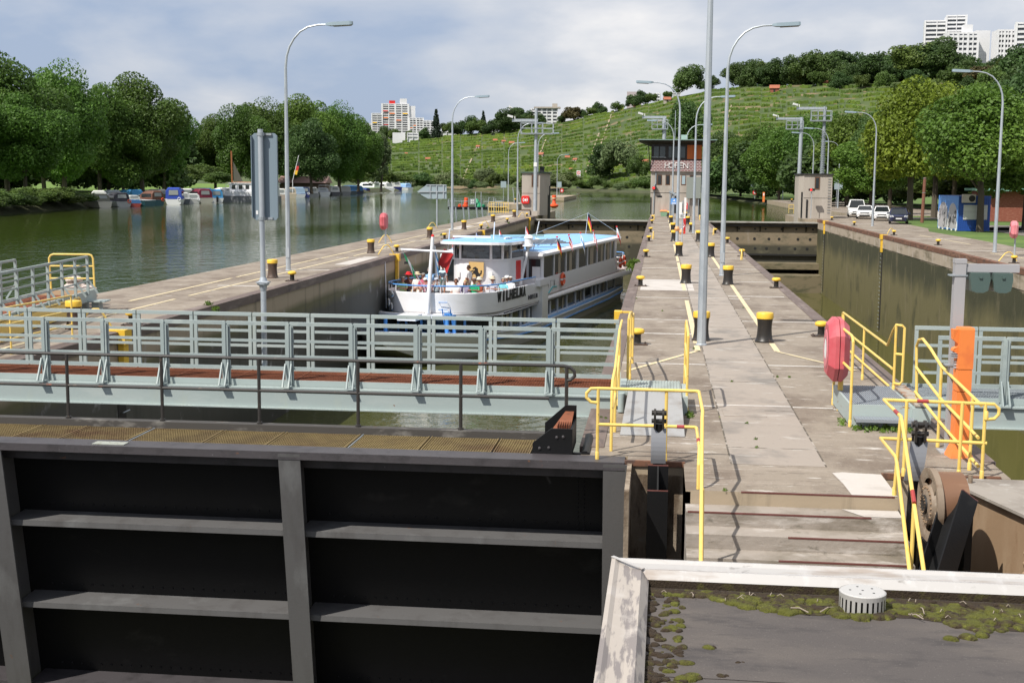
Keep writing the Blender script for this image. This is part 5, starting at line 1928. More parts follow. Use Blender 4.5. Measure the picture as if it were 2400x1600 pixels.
# ------------------------------------------------------------------ lower lock gate in the foreground
GF,LEAN=17.15,0.165           # front edge of the gate and its lean, downwards and away
def gplane(px,py,off=0.0):
 """the point seen on the leaning front plane of the gate (off metres behind it)"""
 d=ray(px,py)
 k=(GF+off-LEAN*CAM_H)/(d.y+LEAN*d.z)
 return CP+d*k
def lower_gate():
 x0,x1=LIN+.05,-.40
 t=thing('lower_lock_gate','black steel lower lock gate with walkway and pipe handrail filling the foreground','lock gate',((x0+x1)/2,GF,0))
 b=MB()
 b.box(x0,x1,GF,GF+.42,-.025,0)
 b.box(x0,x1,GF,GF+.03,-.11,-.026)
 b.box(x0,x1,GF+.35,GF+.42,-.3,-.026)
 b.build('top_beam',C_['beam_steel'],t)
 # skin
 S0=.64
 b=MB()
 zb=-8.5
 b.hexa([(x0,GF+S0-LEAN*zb,zb),(x1,GF+S0-LEAN*zb,zb),(x1,GF+S0+.1-LEAN*zb,zb),(x0,GF+S0+.1-LEAN*zb,zb),
   (x0,GF+S0,-.03),(x1,GF+S0,-.03),(x1,GF+S0+.1,-.03),(x0,GF+S0+.1,-.03)])
 skin=b
 # posts: flange in front, web behind
 posts=[]
 for pxa,pxb,py in((-50,8,1100),(652,703,1068),(1413.5,1469.5,1094)):
  a,c=gplane(pxa,py),gplane(pxb,py)
  posts.append((a.x,c.x))
 posts.insert(0,(posts[0][0]-4.0,posts[0][1]-4.0))
 for(a,c)in posts:
  b=MB()
  zt=-.03
  pts=lambda z,o0,o1,xa,xb:[(xa,GF+o0-LEAN*z,z),(xb,GF+o0-LEAN*z,z),(xb,GF+o1-LEAN*z,z),(xa,GF+o1-LEAN*z,z)]
  b.hexa(pts(zb,-.012,.02,a,c)+pts(zt,-.012,.02,a,c))
  m_=(a+c)/2
  b.hexa(pts(zb,.02,S0,m_-.015,m_+.015)+pts(zt-.1,.02,S0,m_-.015,m_+.015))
  b.build('post',C_['grey_steel'],t)
 # horizontal girders between the posts: a deep shelf with a front lip
 zr=[gplane(340,1239).z,gplane(340,1433).z,gplane(340,1433).z*2-gplane(340,1239).z]
 zr=[zr[0]+.03,zr[1]+.03,zr[2],zr[2]-.95,zr[2]-1.9]
 for i in range(len(posts)-1):
  xa,xb=posts[i][1],posts[i+1][0]
  for k,z in enumerate(zr):
   b=MB()
   o=.12
   Y=GF-LEAN*z
   b.hexa([(xa-.1,Y+o,z-.02),(xb+.1,Y+o,z-.02),(xb+.1,Y+S0,z+.0),(xa-.1,Y+S0,z+.0),
     (xa-.1,Y+o,z),(xb+.1,Y+o,z),(xb+.1,Y+S0,z+.02),(xa-.1,Y+S0,z+.02)])
   b.box(xa-.1,xb+.1,Y+o-.012,Y+o+.004,z-.08,z+.004)
   nr=int((xb-xa)/.16)
   for q in range(nr):
    x=xa+.2+q*.16
    if x>xb-.1:
     break
    b.lathe((x,GF+S0-LEAN*(z+.14)-.003,z+.14),[(.018,0),(.015,-.012),(.004,-.018)],6,1,axis='Y')
   b.build('girder',[C_['grey_steel']if k<2 else C_['beam_steel'],C_['black_steel']],t)
 b=skin
 xr=posts[-1][0]-.38
 for q in range(2):
  for k in range(16):
   z=-.2-k*.065
   b.lathe((xr+q*.09,GF+S0-LEAN*z-.003,z),[(.018,0),(.015,-.012),(.004,-.018)],6,axis='Y')
 b.build('skin_plate',C_['black_steel'],t)
 # walkway of grating panels
 mg=mat('ochre_grating',(.235,.175,.075),.85,layers=[((.15,.105,.05),(1.2,1.2,1),.48,.66),((.12,.06,.03),(.5,.5,1),.56,.66,.8)])
 xg1=-1.72
 edges=[xg1-.0]
 for px,py in((1153,1057),(985,1049),(820,1040),(640,1031),(500,1022),(345,1008),(200,1000),(100,995)):
  edges.append(gz(px,py).x)
 while edges[-1]>x0+1:
  edges.append(edges[-1]-.86)
 edges.append(x0)
 for xa,xb in zip(edges[1:],edges[:-1]):
  b=MB()
  y0,y1=GF+.44,GF+1.42
  a,c=xa+.018,xb-.018
  n=max(4,int((c-a)/.036))
  for i in range(n+1):
   x=a+(c-a)*i/n
   b.box(x-.004,x+.004,y0,y1,-.045,-.012)
  for i in range(12):
   y=y0+(y1-y0)*i/11
   b.box(a,c,y-.006,y+.006,-.030,-.016)
  b.box(a,a+.014,y0,y1,-.05,-.004,1 if len(bpy.data.objects)%3==0 else 0)
  b.box(c-.014,c,y0,y1,-.05,-.004)
  b.build('grating_panel',[mg,C_['galv_dull']],t)
 b=MB()
 b.box(x0,xg1,GF+.44,GF+1.42,-.2,-.085)
 b.build('walkway_tray',mat('ochre_dirt',(.12,.09,.045),.9,layers=[((.07,.05,.03),(3,3,3),.5,.65)]),t)
 b=MB()
 b.box(x0,xg1+.35,GF+1.44,GF+1.62,-.4,.085)
 b.build('rear_kerb',mat('dark_kerb_steel',(.055,.05,.045),.7,layers=[((.17,.16,.145),(1.5,3,3),.56,.66),((.14,.055,.03),(5,5,5),.67,.72)]),t)
 b=MB()
 b.box(x0,x1,GF+1.44,GF+1.6,-9,-.4)
 b.build('upstream_plate',C_['black_steel'],t)
 # name plates on the top beam
 for pa,pb,mm in(((238,1030),(296,1040),'white_matt'),):
  a,c=gz(*pa),gz(*pb)
  b=MB()
  b.box(a.x,c.x,GF+.08,GF+.27,.001,.010)
  b.build('name_plate',mat('pitted_plate',(.33,.35,.31),.6,layers=[((.2,.2,.15),14,.5,.66)])if mm=='white_matt' else C_['brown_steel'],t)
 # pipe handrail
 Y=GF+1.53
 b=MB()
 zt,zm=1.09,.60
 xe=gy(1328,880,Y).x
 b.tube([(x0,Y,zt),(xe-.05,Y,zt),(xe+.05,Y,zt-.02),(xe+.115,Y,zt-.08),(xe+.12,Y,zt-.15),(xe+.06,Y,zt-.205),(xe,Y,zt-.215)],.026,8)
 b.tube([(x0,Y,zm),(gy(1286,965,Y).x,Y,zm)],.024,8)
 rail=b.build('handrail',C_['black_pipe'],t,smooth=True)
 for px in(-75,158,379,607,839,1080,1328):
  x=gy(px,900,Y).x
  b=MB()
  b.tube([(x,Y,.05),(x,Y,zt)],.027,8)
  b.lathe((x,Y,.085),[(.045,0),(.045,.03),(.03,.035)],8)
  b.build('rail_post',C_['black_pipe'],t,smooth=True)
 # bumper block with rusty step
 b=MB()
 xa,xb=-1.70,-1.17
 prof=[(GF+.40,0),(GF+.40,.13),(GF+.55,.42),(GF+1.0,.46),(GF+1.35,.46),(GF+1.35,0)]
 b2=[(xa,GF+.42,0),(xb,GF+.42,0),(xb,GF+.42,.36),(xa+.26,GF+.42,.36),(xa,GF+.42,.15)]
 b.prism(b2,(0,.04,0))
 b3=[(xa+.1,GF+1.25,0),(xb+.03,GF+1.25,0),(xb+.03,GF+1.25,.55),(xa+.40,GF+1.25,.55),(xa+.1,GF+1.25,.28)]
 b.prism(b3,(0,.04,0))
 b.box(xb,xb+.03,GF+.42,GF+1.29,.0,.36)
 bl=b.build('bumper_block',C_['black_steel'],t)
 b=MB()
 b.hexa([(xa+.27,GF+.46,.33),(xb-.005,GF+.46,.33),(xb-.005,GF+1.24,.45),(xa+.40,GF+1.24,.45),(xa+.27,GF+.46,.345),(xb-.005,GF+.46,.345),(xb-.005,GF+1.24,.465),(xa+.40,GF+1.24,.465)])
 for k in range(6):
  x=xa+.34+k*.032
  b.box(x,x+.006,GF+.47,GF+1.0,.36,.40)
 b.build('rusty_step',C_['rust'],bl)
 b=MB()
 for x,z in((xa+.1,.08),(xa+.34,.24),(xa+.23,.09),(xb-.1,.25)):
  b.lathe((x,GF+.42,z),[(.022,0),(.02,-.015),(.006,-.02)],8,axis='Y')
 b.build('bolt_heads',C_['beam_steel'],bl)
 return t
lower_gate()
# steel capped curb and rubber fender at the island's near corner
b=MB()
b.tube([(IL+.06,17.6,-.02),(IL+.06,18.6,-.02),(IL+.04,18.95,-.03)],.07,10)
o=b.build('edge_pipe',C_['black_steel'],None,smooth=True)
tag(o,'black steel edge pipe on the left near corner of the island','edge pipe')
b=MB()
b.box(-.40,.42,17.22,17.28,-.055,.018)
b.box(2.98,4.5,16.94,17.0,-.06,.015)
structure('pit_edge',b,C_['rusty_coping'])
# ------------------------------------------------------------------ grey-green foot bridges
def footbridge(x0,x1,label,fposts,rposts,rusty,xr0=None):
 t=thing('footbridge',label,'footbridge',((x0+x1)/2,21.8,0),0,'grey-green footbridges')
 Y0,Y1,zd=21.38,22.36,.345
 b=MB()
 b.box(x0,x1,Y0-.16,Y0-.12,-.13,.23)
 b.box(x0,x1,Y0-.20,Y0-.06,.20,.225)
 b.box(x0,x1,Y0-.22,Y0-.06,-.14,-.12)
 b.build('front_girder',C_['greygreen'],t)
 b=MB()
 b.box(x0,x1,Y1+.1,Y1+.16,-.13,.33)
 b.build('rear_girder',C_['greygreen'],t)
 b=MB()
 b.box(x0,x1,Y0-.03,Y0,.20,zd-.012)
 b.box(x0,x1,Y1,Y1+.03,.20,zd+.05)
 b.build('toe_plate',C_['greygreen'],t)
 xs=[x for x in rposts if x0<x<x1]
 pe=sorted([x0]+xs+[x1])
 for i,(a,c)in enumerate(zip(pe,pe[1:])):
  b=MB()
  m_=rusty
  n=int((c-a)/.045)
  for k in range(n+1):
   x=a+.012+(c-a-.024)*k/max(n,1)
   b.box(x-.003,x+.003,Y0+.005,Y1-.005,zd-.035,zd)
  for k in range(24):
   y=Y0+.01+(Y1-Y0-.02)*k/23
   b.box(a+.01,c-.01,y-.003,y+.003,zd-.02,zd-.003)
  b.box(a+.004,a+.018,Y0,Y1,zd-.045,zd+.005)
  b.box(a+.01,c-.01,Y0,Y1,zd-.075,zd-.06)
  b.build('deck_panel',C_['galv_dull']if(not m_ or(i==0 and x0<-5))else C_['rust'],t)
 def panel(xa,xb,Y,zt,front):
  b=MB()
  w=.058
  b.bar((xa+.012,Y,zt-.03),(xb-.012,Y,zt-.03),.055,.062)
  for z in(zt-.33,zt-.60,zt-.80):
   b.bar((xa+.03,Y,z),(xb-.03,Y,z),.022,.048)
  for x in(xa+.012+w/2,xb-.012-w/2):
   b.box(x-w/2,x+w/2,Y-.022,Y+.022,zd-.07,zt-.06)
  o=b.build('railing_panel',C_['greygreen_d']if front else C_['greygreen'],t)
  if front:
   b=MB()
   x=xb+.0
   b.box(x-.012,x+.012,Y-.07,Y+.012,.225,zt-.02)
   b.box(x-.05,x+.05,Y-.055,Y-.04,.225,zt-.06)
   b.bar((x-.06,Y-.05,.62),(x-.06,Y-.24,.24),.022,.05)
   b.bar((x+.045,Y-.05,.62),(x+.045,Y-.24,.24),.022,.05)
   b.box(x-.07,x+.06,Y-.27,Y-.05,.226,.25)
   b.build('bracket',C_['greygreen_d'],o)
 fp=sorted(fposts)
 for a,c in zip(fp,fp[1:]):
  panel(a,c,Y0-.02,1.345,True)
 rp=sorted(rposts)
 for a,c in zip(rp,rp[1:]):
  panel(a,c,Y1+.02,1.39,False)
 return t
fx=[gy(px,800,21.36).x for px in(107,246,386,530,678,827,979,1131,1290,1449)]
step=fx[1]-fx[0]
fx=[fx[0]-step*k for k in range(4,0,-1)]+fx
rx_=[gy(px,800,22.38).x for px in(68,194,322,455,592,728,869,1011,1155,1303,1452)]
step=rx_[1]-rx_[0]
rx_=[rx_[0]-step*k for k in range(3,0,-1)]+rx_
footbridge(-14.2,-.66,'grey-green footbridge with rusty deck across the left chamber',fx,rx_,True)
rr=[4.37+1.06*k for k in range(12)]
ff=[4.55+1.08*k for k in range(12)]
footbridge(4.0,16.6,'grey-green footbridge with grey grating across the right chamber',ff,rr,False)
# ------------------------------------------------------------------ ramp on the left of the island and platform on the right
def ramp():
 t=thing('access_ramp','grey-green ramp with chequer plate leading up to the left footbridge','ramp',(0,20.5,0))
 xa,xb=-.50,.42
 b=MB()
 b.box(xa,xb,20.95,22.25,.30,.35)
 for k in range(18):
  x=xa+.03+(xb-xa-.06)*k/17
  b.box(x-.009,x+.009,20.97,22.23,.351,.362)
 b.build('ribbed_tread',mat('grey_green_tread',(.34,.39,.37),.6,layers=[((.22,.25,.23),(3,3,3),.5,.66)]),t)
 b=MB()
 b.hexa([(xa-.02,19.05,0.004),(xb+.03,19.05,0.004),(xb-.0,21.0,.345),(xa+.05,21.0,.345),(xa-.02,19.05,.016),(xb+.03,19.05,.016),(xb,21.0,.36),(xa+.05,21.0,.36)])
 b.build('ramp_plate',mat('chequer_plate',(.40,.40,.395),.5,.3,layers=[((.30,.28,.26),(2,2,2),.5,.66)],bump=.4,bscale=30),t)
 b=MB()
 b.box(xa-.12,xa,21.0,22.3,.0,.37)
 b.box(xb,xb+.11,20.9,22.3,.0,.30)
 b.box(-.68,xa-.12,21.2,22.5,.1,.38)
 b.build('side_box',C_['greygreen'],t)
 b=MB()
 b.tube([(xa-.06,20.95,.02),(xa-.06,20.95,.33)],.06,10)
 b.tube([(xb+.06,21.0,.05),(xb+.06,21.0,.2)],.05,10)
 b.build('pivot',C_['greygreen'],t,smooth=True)
def platform():
 t=thing('access_platform','grey-green platform with one grated step beside the right footbridge','platform',(3.5,21,0))
 xa,xb,ya,yb,z=3.07,3.98,20.3,22.3,.35
 b=MB()
 for k in range(28):
  x=xa+.01+(xb-xa-.02)*k/27
  b.box(x-.008,x+.008,ya+.01,yb,z-.03,z)
 b.box(xa,xb,ya,yb,z-.06,z-.04)
 for k in range(10):
  y=ya+(yb-ya)*k/9
  b.box(xa,xb,y-.005,y+.005,z-.02,z-.004)
 b.build('grating',mat('blue_grey_grating',(.28,.31,.345),.55,.2),t)
 b=MB()
 b.box(xa,xb+.04,ya-.03,ya-.005,.0,z+.01)
 b.hexa([(xa-.03,ya,.03),(xa,ya,.03),(xa,yb,.03),(xa-.03,yb,.03),(xa-.03,ya,z),(xa,ya,z),(xa,yb,z),(xa-.03,yb,z)])
 b.box(xb,xb+.28,ya-.1,yb,.1,z-.01)
 b.build('frame',mat('rust_spotted_green',(.38,.445,.43),.55,layers=[((.30,.16,.07),(5,5,9),.60,.66)]),t)
 b=MB()
 b.box(xa+.02,xb+.02,ya-.30,ya-.035,.155,.175)
 for k in range(20):
  x=xa+.04+(xb-xa-.08)*k/19
  b.box(x-.005,x+.005,ya-.29,ya-.04,.176,.182)
 b.box(xa+.02,xb+.02,ya-.31,ya-.30,.13,.18)
 b.build('step',bpy.data.materials['blue_grey_grating'],t)
 b=MB()
 b.hexa([(xb+.04,ya-.1,.36),(xb+.25,ya-.1,.36),(xb+.25,yb,.36),(xb+.04,yb,.36),(xb+.04,ya-.1,.39),(xb+.25,ya-.1,.39),(xb+.25,yb,.39),(xb+.04,yb,.39)])
 b.build('hinge_plate',mat('rusty_hinge_plate',(.36,.33,.28),.7,layers=[((.28,.12,.05),(5,5,5),.47,.6)]),t)
ramp()
platform()
Rr=.0225
def railing(name,label,runs,m='yellow_rail',group='yellow pipe railings',loc=None,marks=()):
 """runs: list of (points, is_post)"""
 p0=runs[0][0][0]
 t=thing('railing',label,'railing',loc or(p0[0],p0[1],0),0,group)
 posts=[r for r in runs if r[1]]
 bars=[r for r in runs if not r[1]]
 for pts,_ in bars:
  b=MB()
  b.tube(pts,Rr,8)
  b.build('rail',C_[m]if len(_ if isinstance(_,str)else '')==0 else C_[_],t,smooth=True)
 for pts,_ in posts:
  b=MB()
  b.tube(pts,Rr,8)
  b.lathe((pts[0][0],pts[0][1],pts[0][2]),[(Rr*1.25,0),(Rr*1.25,.10),(Rr,.11)],8)
  b.build('post',C_[m],t,smooth=True)
 for(a,c)in marks:
  b=MB()
  b.tube([a,c],Rr+.002,8)
  b.build('red_mark',C_['red_paint'],t,smooth=True)
 return t
# handrail in front of the ramp and down the left side of the steps
Y=17.34
xl,xm,xr=-.78,.15,.585
z1,z2=.985,.485
railing('f','yellow railing before the ramp turning down the left side of the steps',[
 ([(xl+.0,Y,z1-.20),(xl-.1,Y,z1-.19),(xl-.16,Y,z1-.13),(xl-.16,Y,z1-.07),(xl-.1,Y,z1-.005),(xl,Y,z1),(xr-.04,Y-.02,z1),(xr,Y-.06,z1),(xr,15.75,z1),(xr-.01,15.6,z1-.05),(xr-.08,12.9,z1-1.25)],0),
 ([(xl,Y,z2),(xr-.05,Y,z2),(xr-.02,Y-.05,z2),(xr-.02,16.0,z2),(xr-.03,15.8,.3),(xr-.03,15.78,0)],0),
 ([(xl,Y,0),(xl,Y,z1)],1),([(xm,Y,0),(xm,Y,z1)],1),([(xr-.02,14.3,-.6),(xr-.035,14.3,z1-.62)],1)],marks=[((.30,Y,z2),(.40,Y,z2)),((xr-.02,16.5,z2),(xr-.02,16.3,z2))])
# left of the ramp
xq=-.61
railing('f','yellow railing along the left side of the ramp',[
 ([(xq,17.9,.0),(xq,17.9,.82),(xq,17.98,.92),(xq,18.1,.98),(xq,19.2,1.02),(xq,21.05,1.37),(xq,22.3,1.39)],0),
 ([(xq,18.2,.55),(xq,19.2,.58),(xq,21.05,.93)],0),
 ([(xq,19.3,0),(xq,19.3,1.03)],1),([(xq,21.05,.1),(xq,21.05,1.37)],1)])
xq=-.50
railing('f','yellow railing stepping down behind the ramp by the left island edge',[
 ([(xq,22.6,1.38),(xq,23.6,1.38),(xq,24.6,1.30),(xq,26.6,1.52-.5),(xq,27.1,1.02),(xq,27.1,.6)],0),
 ([(xq,22.6,.95),(xq,24.6,.86),(xq,26.8,.56)],0),([(xq,22.6,.5),(xq,24.6,.42),(xq,26.8,.12)],0),
 ([(xq,22.6,.0),(xq,22.6,1.38)],1),([(xq,24.6,0),(xq,24.6,1.30)],1),([(xq,26.8,0),(xq,26.8,1.02)],1)])
xq=.515
railing('f','short yellow railing along the right side of the ramp',[
 ([(xq,21.05,1.27),(xq,21.2,1.32),(xq,22.7,1.36),(xq,23.0,1.30),(xq,23.0,.7)],0),
 ([(xq,21.05,.9),(xq,23.0,.92)],0),([(xq,21.05,.5),(xq,23.0,.52)],0),
 ([(xq,21.05,0),(xq,21.05,1.27)],1),([(xq,23.0,0),(xq,23.0,1.28)],1)])
# right: front rail with the handrail down the steps
Y=16.9
xl,xr=2.96,4.33
railing('f','yellow and red railing before the chain wheel and down the right side of steps',[
 ([(xr-.08,Y-.02,z1-.20),(xr+.03,Y,z1-.19),(xr+.08,Y,z1-.13),(xr+.08,Y,z1-.06),(xr+.02,Y,z1),(xl,Y+.03,1.0),(xl,15.7,1.0),(xl-.01,15.55,.95),(xl-.20,12.9,-.26)],'yellow_bright'),
 ([(xr-.05,Y,.47),(xl-.02,Y+.03,.49),(xl-.03,15.75,.49),(xl-.04,15.6,.44),(xl-.26,12.9,-.80)],0),
 ([(xl-.02,15.8,0),(xl,15.72,1.0)],1),([(3.25,Y,0),(3.25,Y,1.0)],1),([(3.95,Y,0),(3.95,Y,1.0)],1),([(4.24,Y,0),(4.24,Y,1.0)],1),([(xl-.1,14.2,-.65),(xl-.1,14.2,.33)],1)],
 marks=[((3.38,Y,.999),(3.52,Y,.999)),((xl,16.1,1.0),(xl,15.85,1.0)),((3.38,Y,.478),(3.52,Y,.478)),((xl-.105,14.3,.42),(xl-.115,14.12,.33))])
# along the right edge of the island
xq=4.0
railing('f','yellow three-bar railing along the right island edge behind the platform',[
 ([(xq,28.3,.6),(xq,28.3,1.0),(xq,28.2,1.02),(xq,22.75,1.0),(xq,22.3,1.3),(xq,22.0,1.44),(xq+.08,21.9,1.44),(xq+.12,21.9,1.4),(xq+.12,21.9,.5),(xq+.08,21.9,.45),(xq,22.0,.45)],0),
 ([(xq,28.2,.67),(xq,22.2,.67)],0),([(xq,28.2,.33),(xq,22.4,.33)],0),([(xq,22.0,.95),(xq+.12,21.9,.95)],0),
 ([(xq,28.1,0),(xq,28.1,1.0)],1),([(xq,25.3,0),(xq,25.3,1.0)],1),([(xq,22.0,.3),(xq,22.0,1.44)],1)])
xq=3.05
railing('f','yellow railing on the left side of platform carrying the lifebuoy box',[
 ([(xq,20.3,1.33),(xq,20.38,1.40),(xq,20.5,1.42),(xq,22.3,1.42)],0),([(xq,20.3,.88),(xq,22.3,.88)],0),
 ([(xq,20.3,.0),(xq,20.3,1.34)],1),([(xq,22.3,.0),(xq,22.3,1.42)],1)])
railing('f','yellow railing sloping down from the right footbridge to the orange pillar',[
 ([(4.03,20.2,.5),(4.0,20.25,1.3),(4.0,20.1,1.42),(4.02,19.9,1.46),(4.06,19.5,1.36),(4.10,18.9,1.18),(4.24,17.1,.93)],0),
 ([(4.0,20.2,.98),(4.10,18.9,.72),(4.22,17.1,.5)],0),([(4.0,20.2,.6),(4.10,18.9,.38),(4.24,17.1,.12)],0),
 ([(4.10,18.9,0),(4.10,18.9,1.18)],1),([(4.20,17.4,0),(4.20,17.4,.97)],1)])
lifebuoy_box((3.0,21.75,0),.53,-1.60,'large faded red lifebuoy box on the yellow platform railing',C_['yellow_rail'],C_['pink'],size=1.03,depth=.34)
# ------------------------------------------------------------------ orange call pillar, signal post
def call_pillar():
 c=gz(2246,1069)
 t=thing('emergency_pillar','bright orange call pillar with buttons beside the right footbridge','emergency pillar',c,.10,'orange emergency pillars')
 w=.098
 b=MB()
 b.loft([[(-w*1.6,-w*1.6,0),(w*1.6,-w*1.6,0),(w*1.6,w*1.6,0),(-w*1.6,w*1.6,0)],[(-w*1.5,-w*1.5,.03),(w*1.5,-w*1.5,.03),(w*1.5,w*1.5,.03),(-w*1.5,w*1.5,.03)],
   [(-w,-w,.18),(w,-w,.18),(w,w,.18),(-w,w,.18)],[(-w,-w,.93),(w,-w,.93),(w,w,.93),(-w,w,.93)]])
 b.build('lower_case',C_['orange'],t,world=False)
 b=MB()
 b.box(-w,w,-w,w,.94,1.24)
 b.build('middle_case',C_['orange'],t,world=False)
 b=MB()
 b.loft([[(-w,-w,1.25),(w*1.1,-w,1.25),(w*1.1,w,1.25),(-w,w,1.25)],[(-w,-w,1.80),(w*1.1,-w,1.80),(w*1.1,w,1.80),(-w,w,1.80)],[(-w*.9,-w*.9,1.83),(w,-w*.9,1.83),(w,w*.9,1.83),(-w*.9,w*.9,1.83)]])
 up=b.build('upper_case',C_['orange'],t,world=False)
 b=MB()
 b.hexa([(-w-.07,-.05,1.66),(-w,-.05,1.60),(-w,.05,1.60),(-w-.07,.05,1.66),(-w-.075,-.07,1.80),(-w,-.07,1.80),(-w,.07,1.80),(-w-.075,.07,1.80)])
 b.hexa([(-w-.07,-.05,1.50),(-w,-.05,1.46),(-w,.05,1.46),(-w-.07,.05,1.50),(-w-.06,-.06,1.53),(-w,-.06,1.56),(-w,.06,1.56),(-w-.06,.06,1.53)])
 b.build('hood',C_['orange'],up,world=False)
 b=MB()
 for k,z in enumerate((1.47,1.44,1.41)):
  b.box(-w-.085,-w,-.05,.05,z-.008,z+.008)
 for z in(1.34,1.30,1.26):
  b.lathe((-w,0,z),[(.02,0),(.02,-.03)],8,axis='X')
 b.build('buttons',C_['galv'],up,world=False)
call_pillar()
def signal_post():
 c=Vector((4.20,18.55,0))
 t=thing('signal_post','grey square signal post with two shaded lamps seen from behind','signal post',c)
 mm=mat('grey_post_paint',(.37,.365,.375),.5)
 b=MB()
 b.box(-.075,.075,-.075,.075,0,2.74)
 b.box(-.08,.08,-.08,.08,2.70,2.76)
 b.box(-.16,.16,-.16,.16,0,.02)
 b.build('post',mm,t,world=False)
 b=MB()
 b.box(.076,.80,-.05,.05,2.58,2.69)
 b.build('arm',mm,t,world=False)
 for x in(.255,.56):
  b=MB()
  n=9
  b.loft([[(x-.125,y,2.575),(x-.135,y,2.48-e),(x-.11,y,2.33-e),(x-.05,y,2.30-e*.3),(x+.05,y,2.30-e*.3),(x+.11,y,2.33-e),(x+.135,y,2.48-e),(x+.125,y,2.575)]for y,e in((-.16,0),(-.10,.01),(.30,.02))])
  b.box(x-.02,x+.02,-.18,-.15,2.50,2.53)
  b.build('signal_lamp',mat('dark_green_lamp',(.075,.115,.105),.4),t,world=False)
 for z in(1.25,2.52):
  b=MB()
  b.box(-.14,.1,-.085,.085,z,z+.018)
  b.build('clamp',C_['galv_dull'],t,world=False)
signal_post()
def narrow_sign():
 Y=22.66
 p=gy(616,600,Y)
 t=thing('sign_board','tall narrow grey board seen from behind on a pole at the left footbridge','sign board',(p.x,Y,0),0,'sign boards seen from behind')
 X=p.x
 zt=gy(612,303,Y).z
 b=MB()
 zf=gy(617,662,Y).z
 b.tube([(X,Y,-.1),(X,Y,zf)],.052,12)
 b.tube([(X,Y,zf),(X-.01,Y,zt)],.049,12)
 b.lathe((X,Y,zf),[(.06,-.14),(.075,-.06),(.115,-.03),(.115,-.005)],12)
 b.box(X-.11,X+.11,Y-.11,Y+.11,zf-.002,zf+.014)
 b.lathe((X,Y,zf+.012),[(.115,0),(.075,.02),(.055,.09)],12,caps=False)
 b.build('pole',C_['galv'],t,smooth=True)
 za,zb_=gy(612,516,Y).z,gy(612,312,Y).z
 xa,xb=gy(588,400,Y).x,gy(648,400,Y).x
 ms=mat('blue_grey_sign_back',(.205,.265,.31),.5,.1)
 y=Y+.075
 b=MB()
 c=.05
 pr=[(xa+c,y,za),(xb-c,y,za),(xb,y,za+c),(xb,y,zb_-c),(xb-c,y,zb_),(xa+c,y,zb_),(xa,y,zb_-c),(xa,y,za+c)]
 b.prism(pr,(0,.012,0))
 b.box(xa-.004,xa+.008,y-.05,y+.012,za+c,zb_-c)
 b.box(xb-.008,xb+.004,y-.05,y+.012,za+c,zb_-c)
 bd=b.build('board',ms,t)
 for z in(za+.03,zb_-.02):
  b=MB()
  b.bar((xa+.1,Y+.06,z),(xb-.1,Y+.06,z),.03,.04)
  b.lathe((X,Y,z-.03),[(.062,0),(.062,.06)],12)
  b.build('clamp',C_['galv_dull'],t)
 b=MB()
 b.box(xa+.06,xa+.10,y-.004,y-.001,za+.10,za+.17)
 b.build('sticker',C_['white_matt'],bd)
narrow_sign()
# ------------------------------------------------------------------ gate struts, chain wheel, brown girder
def h_beam(t,top,bot,wdir,fdir,w,d,m,name,cut=.25):
 """an H section from top to bot; wdir flange direction, fdir front direction; the front flange ends lower than the rear one"""
 top,bot=Vector(top),Vector(bot)
 ax=(bot-top).normalized()
 fv=Vector(fdir)
 fv=(fv-ax*fv.dot(ax)).normalized()
 wv=ax.cross(fv).normalized()
 th=.022
 b=MB()
 for off,c in((-d/2,0),(d/2,cut)):
  s=top+fv*off+ax*c
  e_=bot+fv*off
  b.hexa([e_-wv*w/2-fv*th/2,e_+wv*w/2-fv*th/2,e_+wv*w/2+fv*th/2,e_-wv*w/2+fv*th/2,
    s-wv*w/2-fv*th/2,s+wv*w/2-fv*th/2,s+wv*w/2+fv*th/2,s-wv*w/2+fv*th/2])
 h2=d/2-th/2-.001
 b.hexa([bot-wv*th/2-fv*h2,bot+wv*th/2-fv*h2,bot+wv*th/2+fv*h2,bot-wv*th/2+fv*h2,
   top-wv*th/2-fv*h2,top+wv*th/2-fv*h2,top+wv*th/2+fv*h2+ax*cut,top-wv*th/2+fv*h2+ax*cut])
 o=b.build(name,m,t)
 b=MB()
 for off,c in((-d/2,0),(d/2,cut)):
  s=top+fv*off+ax*c
  b.hexa([s-wv*w/2-fv*th/2,s+wv*w/2-fv*th/2,s+wv*w/2+fv*th/2,s-wv*w/2+fv*th/2,
    s-wv*w/2-fv*th/2-ax*.012,s+wv*w/2-fv*th/2-ax*.012,s+wv*w/2+fv*th/2-ax*.012,s-wv*w/2+fv*th/2-ax*.012])
 b.build('cut_end',C_['maroon'],o)
 return o
t=thing('guide_beam','black H-shaped guide beam standing in the recess left of the steps','beam',(.05,16.5,-1),0,'black guide beams')
h_beam(t,(.055,16.55,.07),(.055,16.55,-3),(1,0,0),(0,-1,0),.27,.34,C_['black_steel'],'beam',.26)
